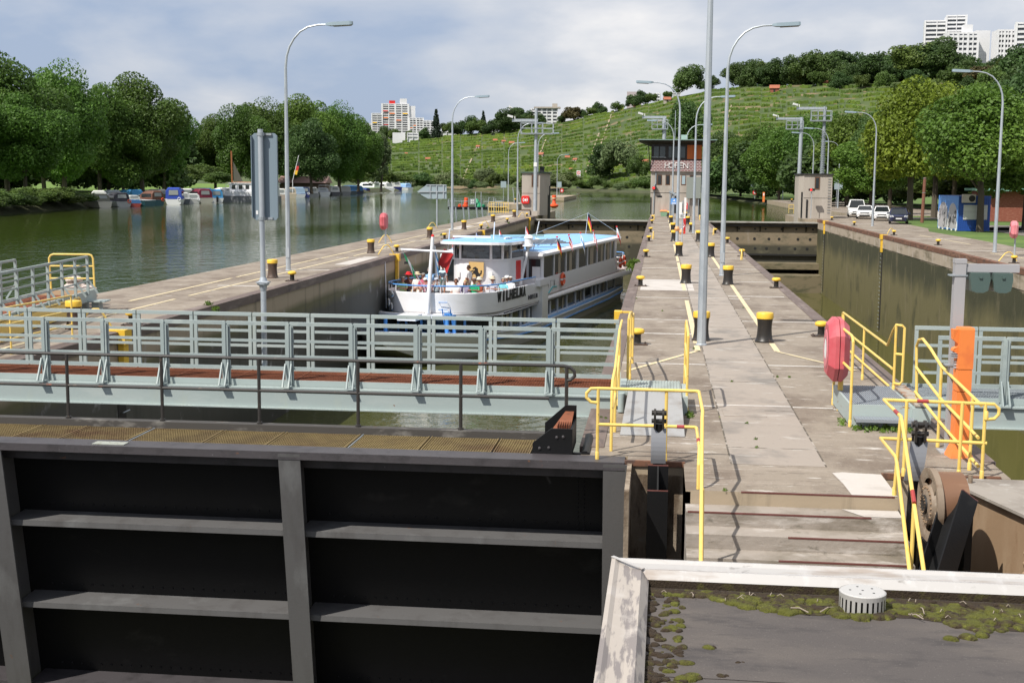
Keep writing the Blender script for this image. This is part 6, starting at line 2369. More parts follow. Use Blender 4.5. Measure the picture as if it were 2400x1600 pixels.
def strut(label,X,Y,zt,zb_,lean):
 t=thing('gate_strut',label,'gate strut',(X,Y,0),0,'gate struts with shackles')
 b=MB()
 pts=[]
 w=.10
 rings=[]
 for k in range(9):
  u=k/8
  z=zt-.26-(.46)*u
  bend=.10*math.sin(u*2.0)
  rings.append([(X-w+lean*u,Y-bend,z),(X+w+lean*u,Y-bend,z),(X+w+lean*u,Y-bend+.03,z),(X-w+lean*u,Y-bend+.03,z)])
 b.loft(rings)
 b.build('curved_plate',mat('worn_grey_plate',(.23,.235,.25),.4,.4,layers=[((.12,.12,.12),(4,4,2),.5,.66)]),t)
 b=MB()
 b.tube([(X+lean*.1,Y+.05,zt-.2),(X+lean,Y+.04,zb_)],.075,10)
 b.build('rod',C_['black_steel'],t,smooth=True)
 b=MB()
 for s in(-.055,.055):
  b.lathe((X+s,Y,zt-.07),[(.075,-.015),(.075,.015)],12,axis='X')
  b.box(X+s-.014,X+s+.014,Y-.06,Y+.06,zt-.26,zt-.07)
 b.lathe((X,Y,zt-.05),[(.035,-.1),(.035,.1)],10,axis='X')
 b.lathe((X,Y,zt-.16),[(.03,-.1),(.03,.1)],10,axis='X')
 b.build('shackle',mat('greasy_dark_steel',(.06,.055,.05),.3,.6),t,smooth=True)
 return t
strut('worn grey gate strut with shackle in front of the ramp plate',.055,17.0,.78,-2.5,.0)
strut('worn grey gate strut with shackle behind the brown chain wheel',3.17,15.6,.98,-2.5,-.08)
def chain_wheel():
 Y,X,Z=15.0,3.19,.10
 t=thing('chain_wheel','brown spoked chain wheel with drum right of the steps','chain wheel',(X,Y,Z),.08)
 b=MB()
 b.lathe((0,0,0),[(.31,0),(.36,-.02),(.43,-.02),(.43,.05),(.36,.05),(.31,.03)],36,axis='X',caps=False)
 b.build('rim',C_['wheel_steel'],t,smooth=True,world=False)
 b=MB()
 for k in range(4):
  a=k*pi/2+.5
  b.prism([(.0,cos(a-.55)*.17,sin(a-.55)*.17),(.0,cos(a-.22)*.33,sin(a-.22)*.33),(.0,cos(a+.22)*.33,sin(a+.22)*.33),(.0,cos(a+.55)*.17,sin(a+.55)*.17)],(.03,0,0))
 b.build('spokes',C_['wheel_steel'],t,world=False)
 b=MB()
 b.lathe((0,0,0),[(.001,-.05),(.12,-.05),(.22,-.03),(.24,.03)],28,axis='X')
 hubm=b
 b=MB()
 b.lathe((0,0,0),[(.001,-.075),(.11,-.07),(.115,-.045)],22,axis='X')
 cap=b
 b=hubm
 for k in range(22):
  a=2*pi*k/22
  b.lathe((-.03,cos(a)*.205,sin(a)*.205),[(.013,0),(.011,-.02)],6,1,axis='X')
 for k in range(14):
  a=2*pi*k/14
  b.lathe((-.065,cos(a)*.09,sin(a)*.09),[(.011,0),(.010,-.02)],6,1,axis='X')
 hub=b.build('hub',[C_['wheel_steel'],C_['brown_steel']],t,smooth=True,world=False)
 cap.build('hub_cap',C_['black'],hub,smooth=True,world=False)
 b=MB()
 b.lathe((0,0,0),[(.385,.05),(.385,.36),(.33,.36)],36,axis='X')
 b.build('drum',mat('brown_drum',(.20,.105,.06),.5,.2,layers=[((.27,.16,.10),(1,6,6),.5,.66)]),t,smooth=True,world=False)
 b=MB()
 b.box(-.02,.1,-.25,.25,-2.6,-.45)
 b.box(.37,.45,-.2,.2,-2.6,.0)
 b.build('bearing',C_['black_steel'],t,world=False)
chain_wheel()
t=thing('guide_beam','leaning black H-shaped beam with red edge beside the chain wheel','beam',(3.4,14.4,-1),0,'black guide beams')
h_beam(t,(3.50,14.75,.36),(2.72,13.55,-1.45),(1,-.06,0),(.62,-.75,.3),.27,.26,C_['black_steel'],'beam',.1)
def brown_girder():
 t=thing('steel_girder','brown riveted steel box girder at the right edge','girder',(4.5,15,-1))
 P=[(3.80,16.45),(3.88,15.9),(4.22,14.75),(4.75,12.8),(8.5,12.8),(8.5,16.45)]
 b=MB()
 b.prism([(x,y,-2.6)for x,y in P],(0,0,2.66))
 side=b
 b=MB()
 b.prism([(x-(.07 if i in(1,2,3)else 0),y-(.03 if i in(1,2,3)else 0),.065)for i,(x,y)in enumerate(P)],(0,0,.035))
 b.build('top_plate',mat('dusty_top_plate',(.30,.27,.235),.8,layers=[((.20,.175,.15),(1.5,1.5,1.5),.48,.66),((.38,.36,.33),(6,6,6),.58,.7)]),t)
 b=side
 for u,dz in((.28,0),(.37,.05)):
  x,y=P[2][0]+(P[3][0]-P[2][0])*u*.6,P[2][1]+(P[3][1]-P[2][1])*u*.6
  for k in range(14):
   b.lathe((x,y,-.12-k*.12-dz),[(.026,.01),(.024,-.018),(.008,-.03)],8,axis='X')
 for u,dz in((.02,0),(.1,.05)):
  x,y=P[2][0]+(P[3][0]-P[2][0])*u*.6,P[2][1]+(P[3][1]-P[2][1])*u*.6
  for k in range(14):
   b.lathe((x,y,-.12-k*.12-dz),[(.026,.01),(.024,-.018),(.008,-.03)],8,axis='X')
 b.build('side_plate',C_['brown_steel'],t)
 b=MB()
 b.tube([(3.93,16.2,.09),(3.93,16.2,.2)],.03,8)
 for k in range(4):
  b.lathe((5.0+.06*k,16.3,.1),[(.02,0),(.02,.06)],6)
 b.build('bolts',C_['wheel_steel'],t)
brown_girder()
# pit floor
b=MB()
b.box(2.98,9,11,16.95,-12,-2.7)
b.box(-.36,.40,13.2,17.25,-12,-2.5)
structure('pit_floor',b,C_['step_conc'])
b=MB()
b.box(-.36,-.30,15.6,17.24,-2.5,-.02)
b.box(.40,.46,15.72,17.24,-2.5,-.02)
b.box(-.3,.4,17.2,17.247,-2.5,-.17)
structure('pit_wall',b,mat('stained_pit_concrete',(.30,.245,.185),.9,layers=[((.12,.085,.055),(2.5,2.5,.8),.47,.62),((.07,.045,.03),(4,4,1.2),.58,.70),((.42,.38,.33),(1.6,1.6,1.6),.6,.68)],bump=.5))
# ------------------------------------------------------------------ the roof in the near corner
def near_roof():
 zt=1.0
 A=gz(1434,1304,zt)
 x0,y1=A.x,A.y
 t=thing('control_building','flat mossy bitumen roof with aluminium parapet in the near right corner','building',(x0+2,y1-1.5,0))
 x1,y0=6.5,5.2
 sk=.165                       # the left parapet is not quite square to the front
 xl=lambda y:x0+(y-y1)*-.012
 zr=zt-.135
 b=MB()
 b.box(x0+.06,x1,y0,y1-.06,-8,zr-.1)
 b.build('wall',C_['conc_wall'],t)
 b=MB()
 b.box(x0+.1,x1,y0,y1-.1,zr-.1,zr)
 b.build('roof_membrane',C_['bitumen'],t)
 # front coping, profile in Y-Z, looking from the roof: inner face, top with two folds, outer lip
 prof=[(y1-.285,zt-.075),(y1-.235,zt-.015),(y1-.16,zt-.03),(y1-.06,zt-.022),(y1-.03,zt),(y1,zt-.004),(y1,zt-.12)]
 b=MB()
 xm=x0+.29
 def xcut(y):
  return x0+(y1-y)*.96
 b.loft([[(xcut(y),y,z)for y,z in prof]+[(xcut(y1-.1),y1-.1,zt-.2)],[(x1,y,z)for y,z in prof]+[(x1,y1-.1,zt-.2)]])
 b.build('front_coping',C_['alu'],t)
 b=MB()
 pl=[(.28,-.085),(.225,-.015),(.16,-.03),(.06,-.022),(.03,0),(0,-.004),(0,-.12),(.1,-.2)]
 b.loft([[(x0+x,y1-x*1.04,zt+z)for x,z in pl],[(x0+x-.02,y0,zt+z)for x,z in pl]])
 b.build('side_coping',C_['alu_stain'],t)
 b=MB()
 b.bar((x0+.005,y1-.005,zt+.006),(x0+.24,y1-.25,zt-.006),.03,.006)
 b.build('corner_seam',C_['alu'],t)
 # felt lap
 b=MB()
 yl=gz(1900,1531,zr).y
 pts=[]
 n=30
 rr_=random.Random(4)
 up_=[(x0+.3+(x1-x0-.3)*k/n,yl+rr_.uniform(-.012,.012))for k in range(n+1)]
 b.add([(x,y,zr+.001)for x,y in up_]+[(x,y-.5,zr+.004)for x,y in up_]+[(x,y,zr+.005)for x,y in up_],
   [(k,k+1,n+1+n+1+k+1,n+1+n+1+k)for k in range(n)]+[(2*(n+1)+k,2*(n+1)+k+1,n+1+k+1,n+1+k)for k in range(n)])
 b.build('felt_lap',C_['bitumen'],t)
 # perforated drain cap
 c=gz(2020,1428,zr)
 v=thing('roof_vent','round perforated metal cap on the mossy roof','roof vent',(c.x,c.y,zr))
 R_=.158
 h=.135
 n=26
 b=MB()
 for k in range(n):
  a0,a1=2*pi*k/n,2*pi*(k+.62)/n
  pa=[(R_*cos(a0+(a1-a0)*q/2),R_*sin(a0+(a1-a0)*q/2))for q in range(3)]
  vs_=[(x,y,z)for z in(0,h-.035)for x,y in pa]
  b.add(vs_,[(0,1,4,3),(1,2,5,4)])
 b.lathe((0,0,0),[(R_,h-.035),(R_+.001,h-.003),(R_-.004,h)],40,caps=False)
 b.build('slotted_side',mat('slotted_alu',(.56,.545,.52),.45,.5),v,world=False)
 b=MB()
 b.lathe((0,0,0),[(R_-.003,h-.002),(R_-.012,h+.003),(.001,h+.004)],40,caps=False)
 top=b.build('lid',mat('brushed_lid',(.60,.585,.56),.45,.4),v,world=False)
 b=MB()
 for q in range(5):
  a=2*pi*q/5+.6
  rr2=.085 if q<5 else 0
  b.lathe((rr2*cos(a),rr2*sin(a),h+.0035),[(.001,.001),(.009,.001)],10,caps=False)
 b.lathe((0,0,h+.0035),[(.001,.001),(.009,.001)],10,caps=False)
 for k in range(n):
  a=2*pi*(k+.3)/n
  b.lathe((R_*1.002*cos(a),R_*1.002*sin(a),h-.022),[(.001,-.0),(.007,.0)],8,axis='X',caps=False)if False else None
 b.build('hole',C_['black'],top,world=False)
 b=MB()
 b.lathe((0,0,0),[(R_-.02,.0),(R_-.02,h-.01)],24)
 b.build('inner_tube',C_['dark_in'],v,world=False)
 # moss cushions
 r=np.random.default_rng(21)
 def cushion(mb,x,y,R0,hh):
  nl,ns=5,11
  ph=r.uniform(0,6.28,3)
  rings=[]
  for i in range(nl+1):
   u=i/nl
   ring=[]
   for k in range(ns):
    a=2*pi*k/ns
    w=1+.18*math.sin(2*a+ph[0])+.12*math.sin(3*a+ph[1])+r.uniform(-.05,.05)
    rad=R0*w*math.cos(u*pi/2)**.6
    ring.append((x+rad*cos(a),y+rad*sin(a)*.85,zr+hh*math.sin(u*pi/2)*(1+r.uniform(-.06,.06))))
   rings.append(ring)
  mb.loft(rings)
 green,dark=MB(),MB()
 for i in range(1500):
  x=r.uniform(x0+.30,x1-.2)
  edge=y1-.33
  wmax=.46+.10*math.sin(x*3.1)+.06*math.sin(x*9+1)if x>x0+.74 else .10
  if x>x0+.74:
   wmax*=min(1,.35+(x-x0-.74)*.9)
  dep=r.random()**.9*wmax
  y=edge-.02-dep
  R0=r.uniform(.020,.064)*(1.0 if dep>.12 else .8)
  cushion(dark if(dep<.08 and r.random()<.8)or r.random()<.07 else green,x,y,R0,R0*r.uniform(.35,.6))
 # thin dark crust between the cushions
 n=60
 xs=[x0+.3+(x1-x0-.5)*k/n for k in range(n+1)]
 ws=[(.13 if x<x0+.7 else(.50+.10*math.sin(x*3.1))*min(1,.35+(x-x0-.74)*.9))-.05+r.uniform(-.03,.03)for x in xs]
 dark.add([(x,y1-.30,zr+.003)for x in xs]+[(x,y1-.33-w_,zr+.003)for x,w_ in zip(xs,ws)],[(k,k+1,n+2+k,n+1+k)for k in range(n)])
 for i in range(240):
  y=r.uniform(6.2,y1-.35)
  dep=r.random()**1.8*.24
  x=x0+.28+dep
  R0=r.uniform(.012,.042)
  cushion(dark if dep<.10 or r.random()<.5 else green,x,y,R0,R0*.55)
 for px,py,R0 in((1660,1519,.04),(1607,1556,.045),(1690,1585,.03),(1620,1590,.06),(1600,1592,.05),(1730,1553,.02),(2268,1495,.055),(2300,1490,.05),(2228,1498,.045),(1560,1478,.03),(1545,1500,.035)):
  p=gz(px,py,zr)
  cushion(green if R0>.035 else dark,p.x,p.y,R0,R0*.55)
  cushion(dark,p.x+.03,p.y+.01,R0*.6,R0*.4)
 for nm,mb,mm,lab in(('moss',green,'moss','green moss cushions along the parapet of the flat roof'),('moss',dark,'moss_dark','brown dried moss along the parapet of the flat roof')):
  o=mb.build(nm,C_[mm],None,smooth=True)
  tag(o,lab,'moss',None,'stuff')
 # twigs and leaf litter
 b=MB()
 for i in range(70):
  x=r.uniform(x0+.35,x1-.5)
  y=y1-.38-r.random()*.45
  a=r.uniform(0,pi)
  L=r.uniform(.01,.05)if i>6 else r.uniform(.10,.17)
  b.tube([(x,y,zr+.03),(x+L*.5*cos(a),y+L*.5*sin(a),zr+.045),(x+L*cos(a),y+L*sin(a),zr+.028)],.0028 if i>6 else .004,5)
 o=b.build('twigs_litter',mat('dry_twig',(.30,.25,.2),.9),None)
 tag(o,'dry twigs and litter scattered over the moss','litter',None,'stuff')
 # dark strip standing in for the shade under the front coping
 b=MB()
 b.box(x0+.25,x1,y1-.285,y1-.22,zr+.001,zr+.06)
 o=b.build('coping_shade_strip',C_['moss_dark'],None)
 o['kind']='structure'
near_roof()
# ------------------------------------------------------------------ gangway laid along the left quay, sacks, fence
def left_gangway():
 a=radians(8)
 E=gz(171,681,.5)
 t=thing('gangway','grey-green mobile gangway with rusty deck lying on the left quay','gangway',(E.x,E.y,0),a)
 # local: y runs back towards the camera (negative), x across
 L,w,z=12.0,.62,.50
 b=MB()
 b.box(-w,w,-L,0,z-.05,z)
 for k in range(60):
  y=-L+L*k/60
  b.box(-w+.02,w-.02,y,y+.012,z,z+.006)
 b.build('deck',C_['rust'],t,world=False)
 b=MB()
 b.box(-w,w,-1.6,0,z+.007,z+.012)
 b.build('deck_end',mat('ochre_deck_end',(.27,.17,.09),.8),t,world=False)
 for s in(-1,1):
  b=MB()
  x=s*w
  b.box(min(x,x+s*.06),max(x,x+s*.06),-L,0,z-.25,z+.06)
  b.build('girder',C_['greygreen'],t,world=False)
  b=MB()
  x=s*(w+.09)
  y1_=-.9 if s>0 else-2.6
  b.bar((x,-L,z+1.05),(x,y1_,z+1.05),.06,.06)
  for zz in(.35,.62,.82):
   b.bar((x,-L,z+zz),(x,y1_,z+zz),.02,.045)
  b.build('rail',C_['greygreen_d'],t,world=False)
  for k in range(9):
   y=y1_-k*1.12
   if y<-L:
    break
   b=MB()
   b.box(x-.035,x+.035,y-.03,y+.03,z-.05,z+1.03)
   b.bar((x,y,z+.42),(x+s*.28,y+.02,z-.0),.03,.05)
   b.build('rail_post',C_['greygreen_d'],t,world=False)
 b=MB()
 b.box(w+.08,w+.12,-L,-1.9,.02,z-.08)
 b.build('yellow_girder',C_['yellow_rail'],t,world=False)
 b=MB()
 b.tube([(w+.1,-L,z-.04),(w+.1,-1.8,z-.04),(w+.12,-1.75,z-.08),(w+.12,-1.75,-.0)],.03,6)
 b.build('yellow_pipe',C_['yellow_rail'],t,smooth=True,world=False)
 b=MB()
 b.tube([(-w+.0,-.03,z),(-w-.03,-.03,z+.95),(-w+.02,-.03,z+1.03),(-w+.1,-.03,z+1.06),(w-.12,-.03,z+1.06),(w-.04,-.03,z+1.03),(w,-.03,z+.95),(w+.02,-.03,z)],.03,8)
 for zz in(.36,.72):
  b.tube([(-w-.01,-.03,z+zz),(w+.01,-.03,z+zz)],.024,8)
 b.build('end_rail',C_['yellow_rail'],t,smooth=True,world=False)
 b=MB()
 b.box(-w,w+.05,-.02,.04,z-.02,z+.06)
 b.box(w-.2,w+.55,-.9,-.3,z-.26,z-.22)
 b.box(w+.15,w+.35,-.8,-.4,0,z-.26)
 b.box(-w+.1,w-.1,-1.0,-.2,.0,z-.25)
 b.build('support',C_['greygreen'],t,world=False)
 # pile of sacks behind the end rail
 s=thing('sack_pile','pile of pale tied sacks behind the gangway end rail','sacks',t.matrix_world@Vector((-.1,.55,.5))if False else(E.x-.15,E.y+.62,0))
 rr_=random.Random(8)
 for(dx,dy,dz,rx,rz)in((-.32,0,.32,.34,.18),(.22,.05,.30,.36,.17),(-.1,.08,.55,.36,.17),(.28,.1,.5,.26,.12),(-.12,.06,.76,.26,.13)):
  b=MB()
  rings=[]
  for i in range(7):
   u=-1+2*i/6
   k=math.sqrt(max(0.02,1-u*u))
   rings.append([(dx+rx*u+rr_.uniform(-.015,.015),dy+.24*k*cos(q*pi/5)*(1+rr_.uniform(-.08,.08)),dz+rz*k*sin(q*pi/5)+rr_.uniform(-.012,.012))for q in range(10)])
  b.loft(rings)
  b.build('sack',mat('pale_sack',(.55,.47,.43),.9,layers=[((.30,.24,.2),(5,5,9),.52,.62)],bump=.6,bscale=14)if 'pale_sack' not in bpy.data.materials else bpy.data.materials['pale_sack'],s,smooth=True,world=False)
left_gangway()
# yellow handrail of the left quay near the bridge
pA,pB=gz(27,830),gz(170,793)
d=(pA-pB)
railing('f','yellow railing on the left quay behind the footbridge',[
 ([tuple(pB+Vector((0,0,1.02))),tuple(pA+Vector((0,0,1.02))),tuple(pA+d*2+Vector((0,0,1.02)))],0),
 ([tuple(pB+Vector((0,0,.66))),tuple(pA+d*2+Vector((0,0,.66)))],0),([tuple(pB+Vector((0,0,.33))),tuple(pA+d*2+Vector((0,0,.33)))],0),
 ([tuple(pA),tuple(pA+Vector((0,0,1.02)))],1),([tuple(pB),tuple(pB+Vector((0,0,1.02)))],1)])
# tufts of weeds in the joints
def weeds(label,pts,s):
 cen,nor=[],[]
 r=np.random.default_rng(len(label))
 for(x,y,z)in pts:
  n=26
  a=r.uniform(0,2*pi,n)
  q=r.random(n)*s
  c=np.stack([x+q*np.cos(a),y+q*np.sin(a),z+r.random(n)*s*.8],1)
  cen.append(c)
  nor.append(np.stack([np.cos(a),np.sin(a),r.uniform(-.3,.8,n)],1))
 me=quads_mesh('weeds',np.concatenate(cen),np.concatenate(nor),s*.42,LEAF['weed'],aspect=2.0,rng=r)
 o=bpy.data.objects.new('weeds',me)
 COL.objects.link(o)
 tag(o,label,'weeds',None,'stuff')
weeds('small green weeds growing in the joints of the island deck',[tuple(gz(*q))for q in((1552,729),(1626,818),(1742,722),(1750,993),(1771,1030),(1773,1050),(1700,1150),(1715,895),(1822,884),(1850,885),(1380,1023),(1409,980),(1420,982),(1492,700))],.04)
weeds('grass tufts growing along the foot of the green platform',[(3.1+k*.08,20.02+.12*math.sin(k*2.3),0)for k in range(11)]+[(.55,20.9,0),(.5,21.1,0),(.56,20.7,0),(2.95,20.4,0),(2.98,20.7,0)],.085)
weeds('green weed clump hanging over the island edge behind the boat stern',[(IL-.1+.08*math.sin(k),60+k*.22,-.2-.1*(k%3))for k in range(8)],.35)
weeds('little plants on the edge of the left quay',[tuple(gz(*q))for q in((488,716),(507,730),(1035,552),(1143,536),(1255,502),(1192,524))],.16)
# ------------------------------------------------------------------ the excursion boat
BA=radians(9)
BO=Vector((-11.42+.5*cos(BA),58.38-.5*sin(BA),WATER_L))
boat=thing('excursion_boat','white excursion boat with blue roof and passengers on its front deck','boat',BO,-BA)
BW=WM[boat.name]
BI=BW.inverted()
def bpx(px,py,v):
 """boat coordinates (across, along, up) of what is seen at a pixel, at v metres from the stem"""
 n=BW.to_3x3()@Vector((0,1,0))
 d=ray(px,py)
 o=BW@Vector((0,v,0))
 return BI@(CP+d*((o-CP).dot(n)/d.dot(n)))
def zb(zx,zy):
 return 860+zx/5.8075,500+zy/5.8075
def bb(mb,name,m,parent=None,smooth=False):
 q=[]
 for x,v,w in mb.v:
  s=max(0,1-max(v,0)/11)
  if w>1.4 and name not in('hull','main_deck','rub_rail','blue_stripe'):
   w+=.20*s+(.34*s if w<1.72 else 0)+(.17 if w>3.9 else 0)
  if name in('hull','main_deck','rub_rail','blue_stripe','band'):
   x-=.62*max(0,1-v/8)
  q.append((x,v,w))
 mb.v=q
 return mb.build(name,m,parent or boat,smooth,world=False)
HV=[-4,-3.2,-2,-.6,1,3,6,10,16,30,36,39]
HD=[.06,.75,1.45,2.0,2.4,2.72,2.92,2.95,2.95,2.95,2.75,2.2]
HH=[1.75,1.66,1.52,1.36,1.2,1.02,.86,.74,.70,.70,.74,.8]
HWL=[.04,.5,1.05,1.55,2.0,2.45,2.8,2.9,2.9,2.9,2.6,1.9]
HK=[1.5,1.0,.55,.1,-.3,-.5,-.6,-.6,-.6,-.6,-.6,-.4]
rings,dk=[],[]
for v,d,h,w_,k in zip(HV,HD,HH,HWL,HK):
 q=max(k,0)
 rr_=[(-d,v,h),(-(d*.78+w_*.22),v,q+(h-q)*.62),(-(d*.3+w_*.7),v,q+(h-q)*.25),(-w_,v,q),(0,v,k-.02)]
 rings.append(rr_+[(-x,y,z)for x,y,z in rr_[-2::-1]])
 dk.append((d,v,h))
b=MB()
b.loft(rings,closed=False)
hull=bb(b,'hull',mat('pale_grey_hull',(.66,.655,.63),.3,zlayers=[((.33,.31,.26),.5,.1,.0,.5)]),smooth=True)
b=MB()
b.add([(-d+.02,v,h+.015)for d,v,h in dk]+[(d-.02,v,h+.015)for d,v,h in dk],[(i,i+1,12+i+1,12+i)for i in range(11)])
bb(b,'main_deck',C_['blue_roof'])
b=MB()
for s in(-1,1):
 b.tube([(s*d,v,h+.03)for d,v,h in dk],.045,6)
b.tube([(-2.2,39,.83),(2.2,39,.83)],.045,6)
bb(b,'rub_rail',C_['white'],hull,True)
b=MB()
for s in(-1,1):
 b.tube([(s*(d*.9+w_*.1+.03),v,h-.28)for d,v,h,w_ in list(zip(HD,HV,HH,HWL))[5:]],.05,6)
bb(b,'blue_stripe',C_['blue_rail'],hull,True)
def outline(hw,v0,ax,n=17,v1=39.0,tail=True):
 """plan of the rounded front: from the left side round to the right side"""
 p=[(-hw,v1)]if tail else[]
 for i in range(n):
  a=-pi/2+pi*i/(n-1)
  p.append((hw*math.copysign(abs(sin(a))**.85,sin(a)),v0+ax*(1-abs(cos(a))**.75)))
 return p+([(hw,v1)]if tail else[])
def wallring(mb,levels,mi=0,closed=False):
 mb.loft([[(x,y,z)for x,y in o]for o,z in levels],mi,closed,False)
# lower saloon
b=MB()
o1=outline(2.42,1.9,2.4,v1=38)
wallring(b,[(o1,.72),(o1,1.56)])
bb(b,'saloon_glass',C_['glass'])
b=MB()
o2=outline(2.45,1.85,2.4,v1=38)
wallring(b,[(o2,.66),(o2,.84)])
bb(b,'saloon_sill',C_['white'])
for x,y in[(2.46,y)for y in(5.2,6.9,8.7,10.4,13.4,14.0,15.2,17.0,19.4,21.8,24.3,26.8,28,29.2,31.8,34.5)]+[o2[k]for k in(4,6,8,10,12)]:
 b=MB()
 b.box(x-.05,x+.04,y-.07,y+.05,.7,1.56)
 bb(b,'window_post',C_['blue_roof']if y<4 else C_['white'])
for y in(6.2,9.6,18.4,23.4,30.5):
 b=MB()
 b.box(2.43,2.45,y-.22,y+.2,.84,1.5)
 bb(b,'curtain',mat('cream_curtain',(.34,.29,.21),.8)if 'cream_curtain' not in bpy.data.materials else bpy.data.materials['cream_curtain'])
# white band, floor of the upper deck and bulwark
oA,oB,oC=outline(2.78,.75,3.9),outline(3.02,.38,4.1),outline(2.92,.5,4.0)
b=MB()
wallring(b,[(oA,1.5),(oB,1.62),(oB,1.76),(oC,1.93),(outline(2.86,.62,3.9),1.97)])
bb(b,'band',C_['white'],smooth=True)
b=MB()
b.poly([(x,y,1.53)for x,y in oA])
bb(b,'band_underside',C_['white_matt'])
b=MB()
b.poly([(x,y,2.02)for x,y in outline(2.80,.8,3.8)])
bb(b,'upper_deck',mat('deck_grey_pink',(.42,.33,.31),.8))
oD=outline(2.82,.82,3.8,v1=11.4)
b=MB()
wallring(b,[(oD,1.95),(outline(2.84,.78,3.8,v1=11.4),2.92),(outline(2.80,.83,3.8,v1=11.4),2.95),(outline(2.74,.92,3.75,v1=11.4),1.98)])
bul=bb(b,'bulwark',C_['white'],smooth=True)
oR=outline(2.80,.80,3.8,v1=10.4)
b=MB()
b.tube([(x,y,3.27)for x,y in oR],.035,8)
bb(b,'blue_rail',C_['blue_rail'],smooth=True)
for i in range(0,len(oR),2):
 x,y=oR[i]
 b=MB()
 b.tube([(x,y,2.93),(x,y,3.27)],.022,6)
 bb(b,'stanchion',C_['white'])
# lettering bent round the bulwark
cum=[0]
for p,q in zip(oD,oD[1:]):
 cum.append(cum[-1]+math.hypot(q[0]-p[0],q[1]-p[1]))
def on_outline(s,off):
 s=min(max(s,0),cum[-1]-1e-4)
 i=max(k for k in range(len(cum)-1)if cum[k]<=s)
 u=(s-cum[i])/(cum[i+1]-cum[i])
 p,q=Vector(oD[i]),Vector(oD[i+1])
 d=(q-p).normalized()
 r=p+(q-p)*u
 return r.x+d.y*off,r.y-d.x*off
def side_text(txt,v0,v1,w0,hgt,bold,m,gap=1.0):
 s0=cum[-1]-(11.4-v0)
 s1=cum[-1]-(11.4-v1)
 vs,fs=[],[]
 n=len(txt)
 for i,ch in enumerate(txt):
  v_,f_=text_mb(ch,hgt/.70,bold,.03)
  mn,mx_=min(t[0]for t in v_),max(t[0]for t in v_)
  ww=(s1-s0)/n*gap*(.42 if ch in 'I1' else 1)
  c=s0+(s1-s0)*(i+.5)/n
  k=len(vs)
  for t in v_:
   s=c+(t[0]-(mn+mx_)/2)/(mx_-mn)*ww
   x,y=on_outline(s,.03+t[2])
   vs.append((x,y,w0+t[1]))
  fs+=[tuple(q+k for q in f)for f in f_]
 mb=MB()
 mb.add(vs,fs)
 bb(mb,'lettering',m,bul)
side_text('WILHELMA',3.2,8.3,2.44,.47,.035,C_['black'],.80)
side_text('04815530',8.75,10.75,2.14,.27,-.01,mat('grey_letters',(.07,.07,.08),.5),.62)
# stair pillar and box on the right side
b=MB()
b.box(2.3,3.0,11.2,12.5,.6,2.75)
bb(b,'stair_pillar',mat('white_panel_paint',(.74,.74,.735),.45,layers=[((.66,.65,.63),(2,2,.4),.5,.7)]))
b=MB()
b.box(1.9,3.05,10.5,12.6,2.75,3.1)
bb(b,'side_locker',C_['white'])
# upper saloon
b=MB()
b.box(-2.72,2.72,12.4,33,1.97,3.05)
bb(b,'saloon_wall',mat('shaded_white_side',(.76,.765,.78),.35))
b=MB()
b.box(-2.68,2.68,12.5,32.9,3.05,4.1)
bb(b,'saloon_glass',mat('clear_dark_glass',(.03,.034,.03),.05,spec=.7))
for y in(12.45,15.0,18.0,20.9,21.3,24.0,27.0,29.6,31.6,32.95):
 b=MB()
 b.box(2.66,2.74,y-.06,y+.06,3.03,4.12)
 b.box(-2.74,-2.66,y-.06,y+.06,3.03,4.12)
 bb(b,'window_post',C_['white'])
for y,w_ in((16.4,.28),(19.3,.34),(25.4,.5),(28.6,.3),(30.9,.4)):
 b=MB()
 b.box(2.682,2.69,y-w_,y+w_,3.05,4.0)
 bb(b,'curtain',bpy.data.materials['cream_curtain'])
b=MB()
sec=lambda y,k=1.0:[(-2.9*k,y,4.12),(-2.92*k,y,4.26),(-2.7*k,y,4.36),(0,y,4.46),(2.7*k,y,4.36),(2.92*k,y,4.26),(2.9*k,y,4.12)]
b.loft([sec(11.9,.97),sec(12.3),sec(34.2),sec(34.7,.98)])
roof=bb(b,'saloon_roof',C_['white'],smooth=True)
b=MB()
b.loft([[(-2.6,y,4.385),(0,y,4.475),(2.6,y,4.385),(2.6,y,4.37),(-2.6,y,4.37)]for y in(12.2,34.4)])
bb(b,'blue_top',C_['blue_roof'],roof)
# front wall of the saloon with door and window
b=MB()
b.box(-2.7,2.7,12.30,12.39,2.02,4.12)
fw=bb(b,'front_wall',C_['white'])
for nm,x0,x1,z0,z1,m_ in(('doorway',.95,1.72,2.05,3.95,C_['dark_in']),('door_frame',.85,.95,2.05,4.0,C_['wood']),('door_frame',1.72,1.80,2.05,4.0,C_['maroon']),('window',1.95,2.6,2.75,3.95,C_['glass']),('window',-2.5,-1.7,2.7,3.95,C_['glass'])):
 b=MB()
 b.box(x0,x1,12.26,12.31,z0,z1)
 bb(b,nm,m_,fw)
b=MB()
b.box(2.15,2.6,12.22,12.25,2.75,3.7)
bb(b,'white_panel',C_['white_matt'],fw)
